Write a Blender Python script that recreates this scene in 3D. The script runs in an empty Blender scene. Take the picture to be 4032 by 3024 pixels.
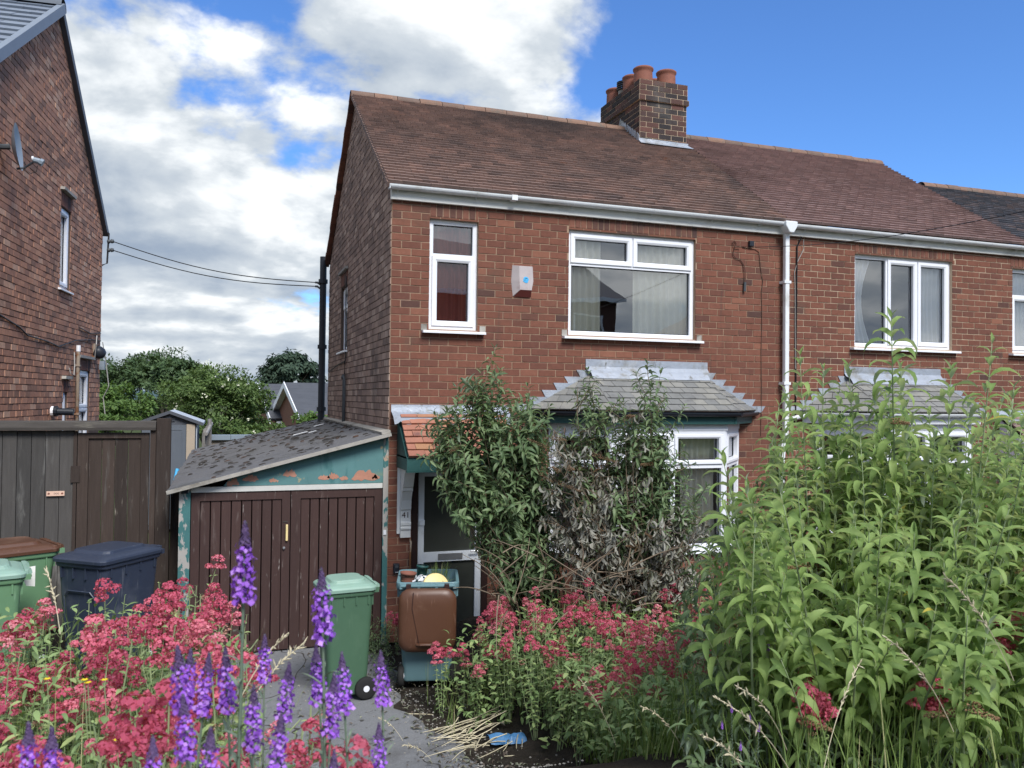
import bpy, math, random
import numpy as np
from mathutils import Vector, Matrix
random.seed(11)
rng = np.random.default_rng(11)
sc = bpy.context.scene
col = sc.collection
U_ = random.uniform

# ------------------------------------------------------------------ camera
EYE = 2.75
F_PX = 3236.0                      # focal length in pixels of a 4032 px wide frame
YAW, PITCH, ROLL = math.radians(19.243), math.radians(1.053), math.radians(0.6255)
fw = np.array([math.sin(YAW), math.cos(YAW), 0.0]); rt = np.array([math.cos(YAW), -math.sin(YAW), 0.0]); up = np.array([0, 0, 1.0])
cf = math.cos(PITCH) * fw + math.sin(PITCH) * up
cu = -math.sin(PITCH) * fw + math.cos(PITCH) * up
cr = math.cos(ROLL) * rt + math.sin(ROLL) * cu
cu = -math.sin(ROLL) * rt + math.cos(ROLL) * cu
camd = bpy.data.cameras.new('camera')
camd.sensor_width = 36.0
camd.lens = 36.0 * F_PX / 4032.0
camd.clip_start = 0.05
camd.clip_end = 4000.0
camd.dof.use_dof = True
camd.dof.focus_distance = 9.5
camd.dof.aperture_fstop = 8.0
cam = bpy.data.objects.new('camera', camd)
col.objects.link(cam)
cam.matrix_world = Matrix(((cr[0], cu[0], -cf[0], 0), (cr[1], cu[1], -cf[1], 0), (cr[2], cu[2], -cf[2], EYE), (0, 0, 0, 1)))
sc.camera = cam

# ------------------------------------------------------------------ node helpers
class G:
    def __init__(s, nt):
        s.nt = nt
    def n(s, t, _p=None, **ins):
        nd = s.nt.nodes.new(t)
        for k, v in (_p or {}).items():
            setattr(nd, k, v)
        for k, v in ins.items():
            key = int(k[1:]) if k[0] == 'i' and k[1:].isdigit() else k.replace('_', ' ')
            sk = nd.inputs[key]
            if isinstance(v, bpy.types.NodeSocket):
                s.nt.links.new(v, sk)
            else:
                sk.default_value = v
        return nd
    def math(s, op, a, b=0.0, c=0.0, clamp=False):
        return s.n('ShaderNodeMath', {'operation': op, 'use_clamp': clamp}, i0=a, i1=b, i2=c).outputs[0]
    def vmath(s, op, a, b=(0, 0, 0)):
        return s.n('ShaderNodeVectorMath', {'operation': op}, i0=a, i1=b).outputs[0]
    def noise(s, vec, scale, detail=4.0, rough=0.55, dist=0.0):
        return s.n('ShaderNodeTexNoise', None, Vector=vec, Scale=scale, Detail=detail, Roughness=rough, Distortion=dist).outputs['Fac']
    def ramp(s, fac, stops, interp='LINEAR'):
        nd = s.n('ShaderNodeValToRGB', None, Fac=fac)
        r = nd.color_ramp
        r.interpolation = interp
        while len(r.elements) > 1:
            r.elements.remove(r.elements[0])
        r.elements[0].position = stops[0][0]; r.elements[0].color = (*stops[0][1], 1)
        for p, c in stops[1:]:
            e = r.elements.new(p); e.color = (*c, 1)
        return nd.outputs[0]
    def step(s, fac, lo, hi):
        return s.n('ShaderNodeMapRange', {'interpolation_type': 'SMOOTHSTEP'}, i0=fac, i1=lo, i2=hi, i3=0.0, i4=1.0).outputs[0]
    def mix(s, fac, a, b, mode='MIX'):
        nd = s.n('ShaderNodeMix', {'data_type': 'RGBA', 'blend_type': mode})
        for k, v in ((0, fac), (6, a), (7, b)):
            if isinstance(v, bpy.types.NodeSocket):
                s.nt.links.new(v, nd.inputs[k])
            else:
                nd.inputs[k].default_value = (*v, 1) if isinstance(v, tuple) and len(v) == 3 else v
        return nd.outputs[2]

# ------------------------------------------------------------------ world: blue sky with broken cloud
SUN_AZ, SUN_EL = math.radians(170), math.radians(47)     # azimuth clockwise from +Y
CL_SEED, CL_SC, CL_TH = 44.4, 1.4, 0.43
w = bpy.data.worlds.new('World')
sc.world = w
w.use_nodes = True
g = G(w.node_tree)
w.node_tree.nodes.clear()
sky = g.n('ShaderNodeTexSky', {'sky_type': 'NISHITA', 'sun_disc': False, 'sun_elevation': SUN_EL, 'sun_rotation': SUN_AZ, 'altitude': 50.0, 'air_density': 1.0, 'dust_density': 0.2, 'ozone_density': 3.0})
d = g.n('ShaderNodeTexCoord').outputs['Generated']
sep = g.n('ShaderNodeSeparateXYZ', None, i0=d)
zc = g.math('MAXIMUM', sep.outputs[2], 0.0)
den = g.math('ADD', zc, 0.30)
uv = g.n('ShaderNodeCombineXYZ', None, X=g.math('DIVIDE', sep.outputs[0], den), Y=g.math('DIVIDE', sep.outputs[1], den), Z=CL_SEED).outputs[0]
n1 = g.noise(uv, CL_SC, 10.0, 0.55, 0.15)
uv2 = g.vmath('ADD', uv, (0.06, -0.10, 0.0))
n2 = g.noise(uv2, CL_SC, 4.0, 0.55, 0.15)
nb = g.noise(uv, CL_SC * 2.6, 6.0, 0.6, 0.2)
side = g.n('ShaderNodeVectorMath', {'operation': 'DOT_PRODUCT'}, i0=d, i1=(rt[0], rt[1], 0.0)).outputs['Value']
fwd = g.n('ShaderNodeVectorMath', {'operation': 'DOT_PRODUCT'}, i0=d, i1=(fw[0], fw[1], 0.0)).outputs['Value']
clear = g.math('MULTIPLY', g.step(side, -0.02, 0.36), g.step(fwd, -0.2, 0.4))
low = g.math('MULTIPLY', g.step(zc, 0.40, 0.10), 0.12)
dens = g.math('ADD', g.math('SUBTRACT', n1, g.math('MULTIPLY', clear, 0.37)), low)
cov = g.math('MULTIPLY', g.step(dens, CL_TH, CL_TH + 0.065), g.step(sep.outputs[2], -0.03, 0.01))
relief = g.math('ADD', g.math('MULTIPLY', g.math('SUBTRACT', n1, n2), 3.6), g.math('MULTIPLY', g.math('SUBTRACT', nb, 0.5), 1.25))
thick = g.step(dens, CL_TH + 0.05, CL_TH + 0.36)
lum = g.math('ADD', g.math('SUBTRACT', 0.80, g.math('MULTIPLY', thick, 0.40)), relief, clamp=True)
ccol = g.ramp(lum, [(0.0, (1.75, 2.3, 3.2)), (0.4, (2.7, 3.2, 3.9)), (0.75, (4.3, 4.7, 5.1)), (1.0, (7.0, 7.2, 7.3))])
skyc = g.mix(cov, g.mix(1.0, sky.outputs[0], (0.60, 0.90, 1.30), 'MULTIPLY'), ccol)
bg = g.n('ShaderNodeBackground', None, Color=skyc, Strength=0.10)
g.nt.links.new(bg.outputs[0], g.n('ShaderNodeOutputWorld').inputs['Surface'])

# ------------------------------------------------------------------ sun behind thin cloud
sund = bpy.data.lights.new('sun', 'SUN')
sund.energy = 2.8
sund.angle = math.radians(22)
sund.color = (1.0, 0.97, 0.93)
sun = bpy.data.objects.new('sun', sund)
col.objects.link(sun)
sdir = Vector((math.sin(SUN_AZ) * math.cos(SUN_EL), math.cos(SUN_AZ) * math.cos(SUN_EL), math.sin(SUN_EL)))
sun.rotation_euler = sdir.to_track_quat('Z', 'Y').to_euler()
sun.location = sdir * 30
vs = sc.view_settings
vs.view_transform = 'Standard'; vs.look = 'None'; vs.exposure = 0.65; vs.gamma = 1.0; vs.use_curve_mapping = False
sc.cycles.max_bounces = 6
sc.cycles.transparent_max_bounces = 12
sc.cycles.use_denoising = True

# ------------------------------------------------------------------ materials
MAT = {}
def newmat(name):
    m = bpy.data.materials.new(name)
    m.use_nodes = True
    m.node_tree.nodes.clear()
    MAT[name] = m
    return m, G(m.node_tree)
def rnd(g):
    a = g.n('ShaderNodeObjectInfo').outputs['Random']
    b = g.n('ShaderNodeNewGeometry').outputs['Random Per Island']
    return g.math('FRACT', g.math('ADD', a, b))
def finish(g, bsdf):
    g.nt.links.new(bsdf, g.n('ShaderNodeOutputMaterial').inputs['Surface'])
def std(name, stops, rough=0.65, spec=0.3, metal=0.0, rand=1.0, noise=(2.0, 0.35), dirt=(), bump=None, stretch=(1, 1, 1), coat=0.0, local=False, crack=None):
    """stops: colour ramp over a per-piece random value blended with noise; dirt: (scale, colour, lo, hi, stretch) layers"""
    m, g = newmat(name)
    pos = g.n('ShaderNodeTexCoord').outputs['Object'] if local else g.n('ShaderNodeNewGeometry').outputs['Position']
    ps = g.vmath('MULTIPLY', pos, stretch)
    r = rnd(g)
    nz = g.noise(ps, noise[0], 5.0, 0.6)
    f = g.math('ADD', g.math('MULTIPLY', r, rand), g.math('MULTIPLY', nz, 1.0 - rand)) if rand < 1.0 else r
    c = g.ramp(f, stops)
    v = g.math('ADD', 1.0 - noise[1], g.math('MULTIPLY', g.noise(ps, noise[0] * 2.3, 6.0, 0.65), noise[1] * 2.0))
    c = g.mix(1.0, c, g.n('ShaderNodeCombineColor', None, i0=v, i1=v, i2=v).outputs[0], 'MULTIPLY')
    for dd in dirt:
        sv = g.vmath('MULTIPLY', pos, dd[4]) if len(dd) > 4 else ps
        c = g.mix(g.step(g.noise(sv, dd[0], 6.0, 0.62, 0.3), dd[2], dd[3]), c, dd[1])
    if crack:
        for sc_, wd_ in crack[0]:
            q = g.math('ABSOLUTE', g.math('SUBTRACT', g.noise(pos, sc_, 3.0, 0.5, 0.4), 0.5))
            c = g.mix(g.step(q, wd_, wd_ * 0.3), c, crack[1])
    kw = {}
    if bump:
        h = g.noise(ps, bump[0], 6.0, 0.7)
        kw['Normal'] = g.n('ShaderNodeBump', None, Strength=bump[1], Distance=bump[2], Height=h).outputs[0]
    b = g.n('ShaderNodeBsdfPrincipled', None, Base_Color=c, Roughness=rough, Metallic=metal, Specular_IOR_Level=spec, Coat_Weight=coat, **kw)
    finish(g, b.outputs[0])
    return m
def leafmat(name, tops, under, rough=0.5, transl=0.25, nsc=3.0, nam=0.3, per_obj=0.0):
    m, g = newmat(name)
    geo = g.n('ShaderNodeNewGeometry')
    f = rnd(g)
    if per_obj:
        f = g.math('ADD', g.math('MULTIPLY', g.n('ShaderNodeObjectInfo').outputs['Random'], per_obj), g.math('MULTIPLY', geo.outputs['Random Per Island'], 1.0 - per_obj))
    c = g.ramp(f, tops)
    v = g.math('ADD', 1.0 - nam, g.math('MULTIPLY', g.noise(geo.outputs['Position'], nsc, 4.0, 0.6), nam * 2))
    c = g.mix(1.0, c, g.n('ShaderNodeCombineColor', None, i0=v, i1=v, i2=v).outputs[0], 'MULTIPLY')
    c = g.mix(geo.outputs['Backfacing'], c, under)
    b = g.n('ShaderNodeBsdfPrincipled', None, Base_Color=c, Roughness=rough, Specular_IOR_Level=0.3)
    t = g.n('ShaderNodeBsdfTranslucent', None, Color=g.mix(1.0, c, (1.25, 1.3, 0.6), 'MULTIPLY'))
    finish(g, g.n('ShaderNodeMixShader', None, i0=transl, i1=b.outputs[0], i2=t.outputs[0]).outputs[0])
    return m
def glass(name, tint=(0.97, 0.985, 0.98), base=0.20, gain=1.2):
    m, g = newmat(name)
    fr = g.n('ShaderNodeFresnel', None, IOR=1.5).outputs[0]
    f = g.math('ADD', base, g.math('MULTIPLY', fr, gain), clamp=True)
    nz = g.n('ShaderNodeNewGeometry').outputs['Position']
    bp = g.n('ShaderNodeBump', None, Strength=0.05, Distance=0.02, Height=g.noise(nz, 2.2, 1.0)).outputs[0]
    t = g.n('ShaderNodeBsdfTransparent', None, Color=(*tint, 1))
    gl = g.n('ShaderNodeBsdfGlossy', None, Color=(0.95, 0.97, 1, 1), Roughness=0.008, Normal=bp)
    finish(g, g.n('ShaderNodeMixShader', None, i0=f, i1=t.outputs[0], i2=gl.outputs[0]).outputs[0])
    return m

std('brick', [(0, (0.085, 0.048, 0.041)), (0.05, (0.140, 0.061, 0.045)), (0.5, (0.175, 0.072, 0.049)), (0.92, (0.20, 0.083, 0.056)), (1, (0.25, 0.11, 0.072))], rough=0.85, spec=0.2, noise=(9.0, 0.28), dirt=((1.1, (0.13, 0.075, 0.055), 0.54, 0.78), (2.6, (0.095, 0.058, 0.048), 0.58, 0.78, (3, 1, 0.3)), (26.0, (0.07, 0.045, 0.04), 0.62, 0.85)), bump=(90.0, 0.6, 0.004))
std('brick_dark', [(0, (0.085, 0.05, 0.045)), (0.3, (0.15, 0.07, 0.052)), (0.65, (0.20, 0.085, 0.06)), (1, (0.24, 0.105, 0.07))], rough=0.85, spec=0.2, noise=(9.0, 0.28), dirt=((1.5, (0.10, 0.065, 0.055), 0.5, 0.75),), bump=(90.0, 0.6, 0.004))
std('brick_gable', [(0, (0.235, 0.168, 0.142)), (0.4, (0.33, 0.23, 0.188)), (0.75, (0.41, 0.285, 0.23)), (1, (0.51, 0.38, 0.31))], rough=0.9, spec=0.15, noise=(14.0, 0.42), stretch=(1, 1.5, 0.35), dirt=((0.9, (0.12, 0.095, 0.085), 0.5, 0.8, (1, 1, 1)),), bump=(70.0, 0.7, 0.005))
std('brick_neighbour', [(0, (0.28, 0.165, 0.122)), (0.35, (0.41, 0.215, 0.150)), (0.8, (0.52, 0.27, 0.178)), (1, (0.60, 0.38, 0.27))], rough=0.9, spec=0.15, noise=(14.0, 0.4), stretch=(1, 1.5, 0.35), dirt=((0.7, (0.14, 0.10, 0.085), 0.52, 0.8, (1, 1, 1)), (2.0, (0.16, 0.15, 0.13), 0.66, 0.8, (1, 1, 1))), bump=(70.0, 0.7, 0.005))
std('brick_chimney', [(0, (0.028, 0.026, 0.028)), (0.5, (0.055, 0.038, 0.036)), (0.85, (0.095, 0.048, 0.040)), (1, (0.13, 0.06, 0.048))], rough=0.85, noise=(9.0, 0.3), dirt=((1.6, (0.09, 0.085, 0.08), 0.52, 0.75),), bump=(90.0, 0.6, 0.004))
std('mortar', [(0, (0.32, 0.215, 0.15)), (1, (0.37, 0.255, 0.18))], rough=0.95, spec=0.1, noise=(5.0, 0.3), dirt=((1.0, (0.26, 0.18, 0.14), 0.5, 0.75),), bump=(60.0, 0.8, 0.006))
std('mortar_pale', [(0, (0.47, 0.365, 0.265)), (1, (0.53, 0.415, 0.30))], rough=0.95, spec=0.1, noise=(5.0, 0.25), bump=(60.0, 0.8, 0.006))
std('mortar_dark', [(0, (0.11, 0.08, 0.065)), (1, (0.13, 0.095, 0.075))], rough=0.95, spec=0.1, noise=(5.0, 0.3), bump=(60.0, 0.8, 0.006))
std('roof_tile', [(0, (0.155, 0.115, 0.104)), (0.12, (0.205, 0.145, 0.127)), (0.85, (0.26, 0.177, 0.150)), (1, (0.31, 0.20, 0.165))], rough=0.85, spec=0.25, noise=(1.0, 0.20), dirt=((0.62, (0.13, 0.102, 0.096), 0.49, 0.70, (0.8, 1, 1)), (2.2, (0.27, 0.13, 0.08), 0.64, 0.8), (14.0, (0.06, 0.05, 0.05), 0.62, 0.8)), bump=(60.0, 0.5, 0.004))
std('roof_tile_worn', [(0, (0.215, 0.148, 0.138)), (0.2, (0.245, 0.165, 0.154)), (0.9, (0.275, 0.184, 0.170)), (1, (0.305, 0.20, 0.184))], rough=0.8, spec=0.3, noise=(1.2, 0.15), dirt=((0.5, (0.12, 0.075, 0.066), 0.5, 0.75),), bump=(60.0, 0.5, 0.004))
std('roof_tile_slate_grey', [(0, (0.075, 0.08, 0.095)), (0.5, (0.11, 0.11, 0.125)), (1, (0.17, 0.13, 0.125))], rough=0.7, spec=0.35, noise=(2.0, 0.2), bump=(60.0, 0.5, 0.004))
std('ridge_tile', [(0, (0.15, 0.105, 0.085)), (1, (0.23, 0.14, 0.10))], rough=0.85, noise=(4.0, 0.35), dirt=((5.0, (0.14, 0.12, 0.10), 0.5, 0.7),), bump=(50.0, 0.6, 0.005))
std('clay_pot', [(0, (0.20, 0.082, 0.060)), (1, (0.27, 0.105, 0.07))], rough=0.75, noise=(4.0, 0.25), dirt=((3.0, (0.13, 0.06, 0.05), 0.52, 0.75),))
std('orange_tile', [(0, (0.30, 0.13, 0.09)), (0.6, (0.37, 0.165, 0.11)), (1, (0.35, 0.185, 0.10))], rough=0.7, noise=(5.0, 0.25), dirt=((4.0, (0.16, 0.08, 0.07), 0.58, 0.75),))
std('slate', [(0, (0.175, 0.178, 0.172)), (0.5, (0.205, 0.205, 0.195)), (1, (0.245, 0.24, 0.215))], rough=0.7, spec=0.3, noise=(3.0, 0.3), dirt=((2.2, (0.12, 0.12, 0.12), 0.52, 0.72), (6.0, (0.40, 0.38, 0.29), 0.6, 0.8, (1, 1, 0.3))), bump=(40.0, 0.4, 0.004))
std('lead', [(0, (0.29, 0.325, 0.38)), (1, (0.37, 0.405, 0.46))], rough=0.5, spec=0.4, metal=0.15, noise=(4.0, 0.2), dirt=((4.0, (0.22, 0.22, 0.205), 0.48, 0.68), (1.7, (0.46, 0.49, 0.54), 0.56, 0.72), (9.0, (0.15, 0.15, 0.14), 0.58, 0.72, (1, 1, 0.6))), bump=(12.0, 0.8, 0.015))
std('upvc', [(0, (0.78, 0.80, 0.85)), (1, (0.82, 0.84, 0.88))], rough=0.35, spec=0.45, noise=(3.0, 0.04), dirt=((3.0, (0.62, 0.62, 0.60), 0.62, 0.85),))
std('white_gloss_old', [(0, (0.66, 0.67, 0.66)), (1, (0.74, 0.75, 0.74))], rough=0.45, noise=(3.0, 0.08), dirt=((3.5, (0.36, 0.36, 0.32), 0.56, 0.78), (18.0, (0.25, 0.22, 0.18), 0.68, 0.78)))
std('fascia_white', [(0, (0.74, 0.74, 0.70)), (1, (0.78, 0.78, 0.73))], rough=0.5, noise=(2.0, 0.12), dirt=((1.5, (0.36, 0.35, 0.31), 0.5, 0.75, (1, 1, 3)),))
std('gutter_white', [(0, (0.72, 0.75, 0.77)), (1, (0.78, 0.80, 0.82))], rough=0.4, spec=0.4, noise=(3.0, 0.08), dirt=((2.0, (0.48, 0.48, 0.45), 0.5, 0.8),))
std('black_plastic', [(0, (0.018, 0.022, 0.03)), (1, (0.025, 0.03, 0.04))], rough=0.42, noise=(4.0, 0.2))
std('black_cable', [(0, (0.012, 0.012, 0.014)), (1, (0.02, 0.02, 0.022))], rough=0.5)
std('brown_cable', [(0, (0.10, 0.05, 0.035)), (1, (0.13, 0.07, 0.05))], rough=0.6)
std('grey_cable', [(0, (0.33, 0.32, 0.3)), (1, (0.4, 0.39, 0.37))], rough=0.6)
std('rusty_pipe', [(0, (0.30, 0.24, 0.19)), (1, (0.32, 0.26, 0.2))], rough=0.8, noise=(6.0, 0.3), dirt=((5.0, (0.24, 0.11, 0.05), 0.48, 0.62),))
std('concrete', [(0, (0.33, 0.31, 0.28)), (1, (0.38, 0.36, 0.32))], rough=0.95, noise=(3.0, 0.25), dirt=((3.0, (0.17, 0.155, 0.13), 0.5, 0.7),), bump=(30.0, 0.6, 0.008))
std('garden_wall_render', [(0, (0.36, 0.31, 0.25)), (1, (0.38, 0.33, 0.27))], rough=0.95, noise=(2.0, 0.2), dirt=((2.0, (0.18, 0.16, 0.14), 0.5, 0.7),))
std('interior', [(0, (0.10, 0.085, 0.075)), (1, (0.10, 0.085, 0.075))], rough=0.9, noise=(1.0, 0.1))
std('curtain_cream', [(0, (0.84, 0.82, 0.70)), (1, (0.87, 0.85, 0.73))], rough=0.9, spec=0.1, noise=(3.0, 0.08))
std('curtain_white', [(0, (0.84, 0.85, 0.84)), (1, (0.87, 0.88, 0.87))], rough=0.9, spec=0.1, noise=(3.0, 0.08))
std('curtain_red', [(0, (0.42, 0.13, 0.10)), (1, (0.45, 0.15, 0.11))], rough=0.9, spec=0.1, noise=(3.0, 0.12))
glass('window_glass')
std('door_glass', [(0, (0.040, 0.044, 0.038)), (1, (0.046, 0.05, 0.043))], rough=0.28, spec=0.5, noise=(1.5, 0.3), bump=(60.0, 0.15, 0.003))
std('teal_paint', [(0, (0.085, 0.20, 0.205)), (1, (0.105, 0.225, 0.228))], rough=0.5, spec=0.4, noise=(1.5, 0.2), rand=0.2, dirt=((1.6, (0.19, 0.25, 0.17), 0.54, 0.75, (0.6, 1, 3)), (3.0, (0.05, 0.15, 0.155), 0.55, 0.7, (2, 1, 0.6)), (9.0, (0.36, 0.31, 0.18), 0.64, 0.70)), bump=(8.0, 0.3, 0.006))
std('teal_paint_peeling', [(0, (0.05, 0.15, 0.15)), (1, (0.06, 0.17, 0.165))], rough=0.6, noise=(3.0, 0.25), dirt=((6.5, (0.36, 0.345, 0.32), 0.485, 0.51, (1, 1, 0.5)), (5.0, (0.42, 0.30, 0.22), 0.62, 0.65)), bump=(7.0, 0.5, 0.006))
std('primer_orange', [(0, (0.40, 0.19, 0.13)), (1, (0.45, 0.23, 0.165))], rough=0.8, noise=(6.0, 0.3), dirt=((9.0, (0.40, 0.33, 0.25), 0.58, 0.7),))
std('weathered_white', [(0, (0.50, 0.50, 0.48)), (1, (0.56, 0.56, 0.53))], rough=0.8, noise=(4.0, 0.2), dirt=((7.0, (0.22, 0.21, 0.19), 0.56, 0.68, (0.4, 1, 2)),))
std('teal_dark_paint', [(0, (0.022, 0.075, 0.072)), (1, (0.03, 0.092, 0.088))], rough=0.5, noise=(3.0, 0.25), dirt=((7.0, (0.12, 0.15, 0.13), 0.6, 0.75, (0.3, 1, 3)),))
std('garage_door_brown', [(0, (0.050, 0.028, 0.025)), (1, (0.062, 0.034, 0.030))], rough=0.6, spec=0.3, noise=(5.0, 0.2), stretch=(3, 1, 0.25), dirt=((3.2, (0.14, 0.105, 0.095), 0.58, 0.78, (6, 1, 0.7)), (9.0, (0.30, 0.27, 0.25), 0.645, 0.73, (5, 1, 0.5))), bump=(26.0, 0.5, 0.004))
std('fence_brown', [(0, (0.040, 0.031, 0.027)), (1, (0.064, 0.047, 0.039))], rough=0.85, spec=0.15, noise=(5.0, 0.35), stretch=(3, 1, 0.25), dirt=((3.0, (0.13, 0.12, 0.11), 0.56, 0.8, (5, 1, 0.5)), (9.0, (0.28, 0.245, 0.20), 0.66, 0.76, (5, 1, 0.4))), bump=(26.0, 0.7, 0.005))
std('fence_grey', [(0, (0.052, 0.05, 0.048)), (1, (0.095, 0.088, 0.082))], rough=0.9, spec=0.15, noise=(5.0, 0.35), stretch=(3, 1, 0.25), dirt=((2.6, (0.17, 0.165, 0.155), 0.55, 0.75, (4, 1, 0.6)),), bump=(26.0, 0.7, 0.005))
std('fence_top', [(0, (0.05, 0.045, 0.042)), (1, (0.07, 0.062, 0.055))], rough=0.9, noise=(4.0, 0.4), stretch=(0.4, 1, 2), dirt=((4.0, (0.16, 0.15, 0.12), 0.55, 0.7, (0.4, 1, 3)), (3.0, (0.09, 0.10, 0.045), 0.62, 0.8)), bump=(20.0, 0.6, 0.006))
std('old_timber', [(0, (0.17, 0.16, 0.15)), (1, (0.28, 0.265, 0.25))], rough=0.9, noise=(5.0, 0.35), bump=(20.0, 0.6, 0.006))
std('felt_roof', [(0, (0.135, 0.135, 0.142)), (1, (0.15, 0.15, 0.157))], rough=0.95, spec=0.2, noise=(10.0, 0.4), dirt=((2.0, (0.10, 0.10, 0.10), 0.5, 0.7), (22.0, (0.20, 0.20, 0.205), 0.60, 0.78)), bump=(30.0, 0.9, 0.012))
std('moss', [(0, (0.038, 0.036, 0.034)), (0.85, (0.058, 0.052, 0.048)), (1, (0.085, 0.05, 0.036))], rough=1.0, spec=0.05, noise=(20.0, 0.5), bump=(80.0, 1.0, 0.01))
std('shed_grey', [(0, (0.115, 0.135, 0.165)), (1, (0.125, 0.145, 0.175))], rough=0.5, noise=(2.0, 0.1))
std('neighbour_tile', [(0, (0.17, 0.20, 0.25)), (1, (0.19, 0.225, 0.275))], rough=0.5, noise=(2.0, 0.12))
std('shed_dark', [(0, (0.085, 0.095, 0.115)), (1, (0.09, 0.10, 0.12))], rough=0.5, noise=(2.0, 0.1))
std('shed_roof', [(0, (0.40, 0.45, 0.52)), (1, (0.42, 0.47, 0.54))], rough=0.4, noise=(2.0, 0.1))
std('shed_beige', [(0, (0.44, 0.37, 0.29)), (1, (0.46, 0.39, 0.31))], rough=0.6, noise=(2.0, 0.12))
std('far_slate', [(0, (0.075, 0.08, 0.092)), (1, (0.085, 0.09, 0.105))], rough=0.75, noise=(0.8, 0.2), dirt=((6.0, (0.055, 0.06, 0.07), 0.52, 0.62, (0.2, 0.2, 6)),))
std('far_brick', [(0, (0.24, 0.12, 0.085)), (1, (0.26, 0.13, 0.09))], rough=0.9, noise=(5.0, 0.3), dirt=((9.0, (0.16, 0.09, 0.07), 0.5, 0.65, (1, 1, 4)),))
std('asphalt', [(0, (0.20, 0.205, 0.215)), (1, (0.225, 0.23, 0.24))], rough=0.95, spec=0.2, noise=(25.0, 0.35), dirt=((1.4, (0.12, 0.12, 0.122), 0.48, 0.72), (4.0, (0.05, 0.046, 0.04), 0.60, 0.72), (1.1, (0.055, 0.05, 0.045), 0.62, 0.72, (1, 0.35, 1)), (18.0, (0.07, 0.068, 0.065), 0.60, 0.70), (70.0, (0.36, 0.36, 0.37), 0.60, 0.74)), bump=(90.0, 1.0, 0.012), crack=(((0.55, 0.0035),), (0.06, 0.056, 0.05)))
std('soil', [(0, (0.042, 0.036, 0.03)), (1, (0.05, 0.042, 0.034))], rough=1.0, spec=0.05, noise=(6.0, 0.5), dirt=((3.0, (0.095, 0.08, 0.062), 0.56, 0.74),), bump=(25.0, 1.0, 0.03))
std('field', [(0, (0.055, 0.075, 0.03)), (1, (0.07, 0.09, 0.035))], rough=1.0, spec=0.05, noise=(0.6, 0.5), dirt=((0.9, (0.04, 0.04, 0.025), 0.5, 0.7),))
std('hill_haze_blue', [(0, (0.05, 0.085, 0.10)), (1, (0.06, 0.095, 0.11))], rough=1.0, noise=(0.02, 0.3))  # blue of the distant air is mixed into the hills' green
std('bin_green', [(0, (0.062, 0.130, 0.078)), (1, (0.066, 0.137, 0.083))], rough=0.5, spec=0.4, noise=(2.0, 0.1), dirt=((7.0, (0.12, 0.19, 0.13), 0.60, 0.74, (3, 3, 0.35)), (2.5, (0.085, 0.16, 0.10), 0.55, 0.8),), bump=(4.0, 0.06, 0.01))
std('bin_green_lid', [(0, (0.235, 0.37, 0.30)), (1, (0.25, 0.385, 0.315))], rough=0.45, spec=0.4, noise=(2.0, 0.12), dirt=((3.0, (0.22, 0.33, 0.25), 0.5, 0.8),))
std('bin_pale_green', [(0, (0.125, 0.245, 0.13)), (1, (0.132, 0.255, 0.138))], rough=0.5, spec=0.4, noise=(2.0, 0.1), dirt=((7.0, (0.22, 0.36, 0.22), 0.60, 0.74, (3, 3, 0.35)), (2.0, (0.16, 0.32, 0.18), 0.5, 0.8),))
std('bin_teal', [(0, (0.125, 0.225, 0.25)), (1, (0.135, 0.24, 0.265))], rough=0.45, spec=0.4, noise=(2.0, 0.12), dirt=((7.0, (0.24, 0.32, 0.33), 0.60, 0.74, (3, 3, 0.35)), (3.0, (0.14, 0.20, 0.22), 0.55, 0.8),))
std('bin_brown', [(0, (0.090, 0.040, 0.022)), (1, (0.098, 0.043, 0.024))], rough=0.42, spec=0.45, noise=(2.0, 0.12), dirt=((7.0, (0.22, 0.13, 0.09), 0.60, 0.74, (3, 3, 0.35)), (2.0, (0.22, 0.13, 0.09), 0.56, 0.80)), bump=(4.0, 0.08, 0.01))
std('bin_navy', [(0, (0.030, 0.040, 0.066)), (1, (0.033, 0.043, 0.07))], rough=0.42, spec=0.45, noise=(2.0, 0.12), dirt=((7.0, (0.10, 0.11, 0.135), 0.60, 0.74, (3, 3, 0.35)), (2.0, (0.10, 0.11, 0.135), 0.56, 0.80)), bump=(4.0, 0.08, 0.01))
std('tyre', [(0, (0.018, 0.018, 0.018)), (1, (0.022, 0.022, 0.022))], rough=0.85)
std('metal_grey', [(0, (0.45, 0.46, 0.48)), (1, (0.5, 0.51, 0.53))], rough=0.35, metal=0.7)
std('dish_grey', [(0, (0.22, 0.27, 0.32)), (1, (0.25, 0.30, 0.35))], rough=0.4, noise=(2.0, 0.1))
std('dish_dark', [(0, (0.07, 0.08, 0.09)), (1, (0.08, 0.09, 0.10))], rough=0.5)
std('paper', [(0, (0.80, 0.80, 0.76)), (1, (0.86, 0.86, 0.82))], rough=0.7)
std('plastic_white', [(0, (0.78, 0.80, 0.84)), (1, (0.86, 0.87, 0.9))], rough=0.3)
std('plastic_yellow', [(0, (0.82, 0.66, 0.30)), (1, (0.84, 0.68, 0.32))], rough=0.45)
std('handle_cream', [(0, (0.78, 0.62, 0.30)), (1, (0.80, 0.64, 0.32))], rough=0.5)
std('blue_plastic', [(0, (0.055, 0.17, 0.36)), (1, (0.08, 0.22, 0.42))], rough=0.35, noise=(9.0, 0.35))
std('blue_logo', [(0, (0.07, 0.42, 0.78)), (1, (0.08, 0.45, 0.8))], rough=0.5)
std('alarm_box', [(0, (0.47, 0.42, 0.42)), (1, (0.50, 0.45, 0.45))], rough=0.5, noise=(4.0, 0.15), dirt=((3.0, (0.30, 0.20, 0.19), 0.52, 0.72, (1, 1, 0.6)),))
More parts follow.
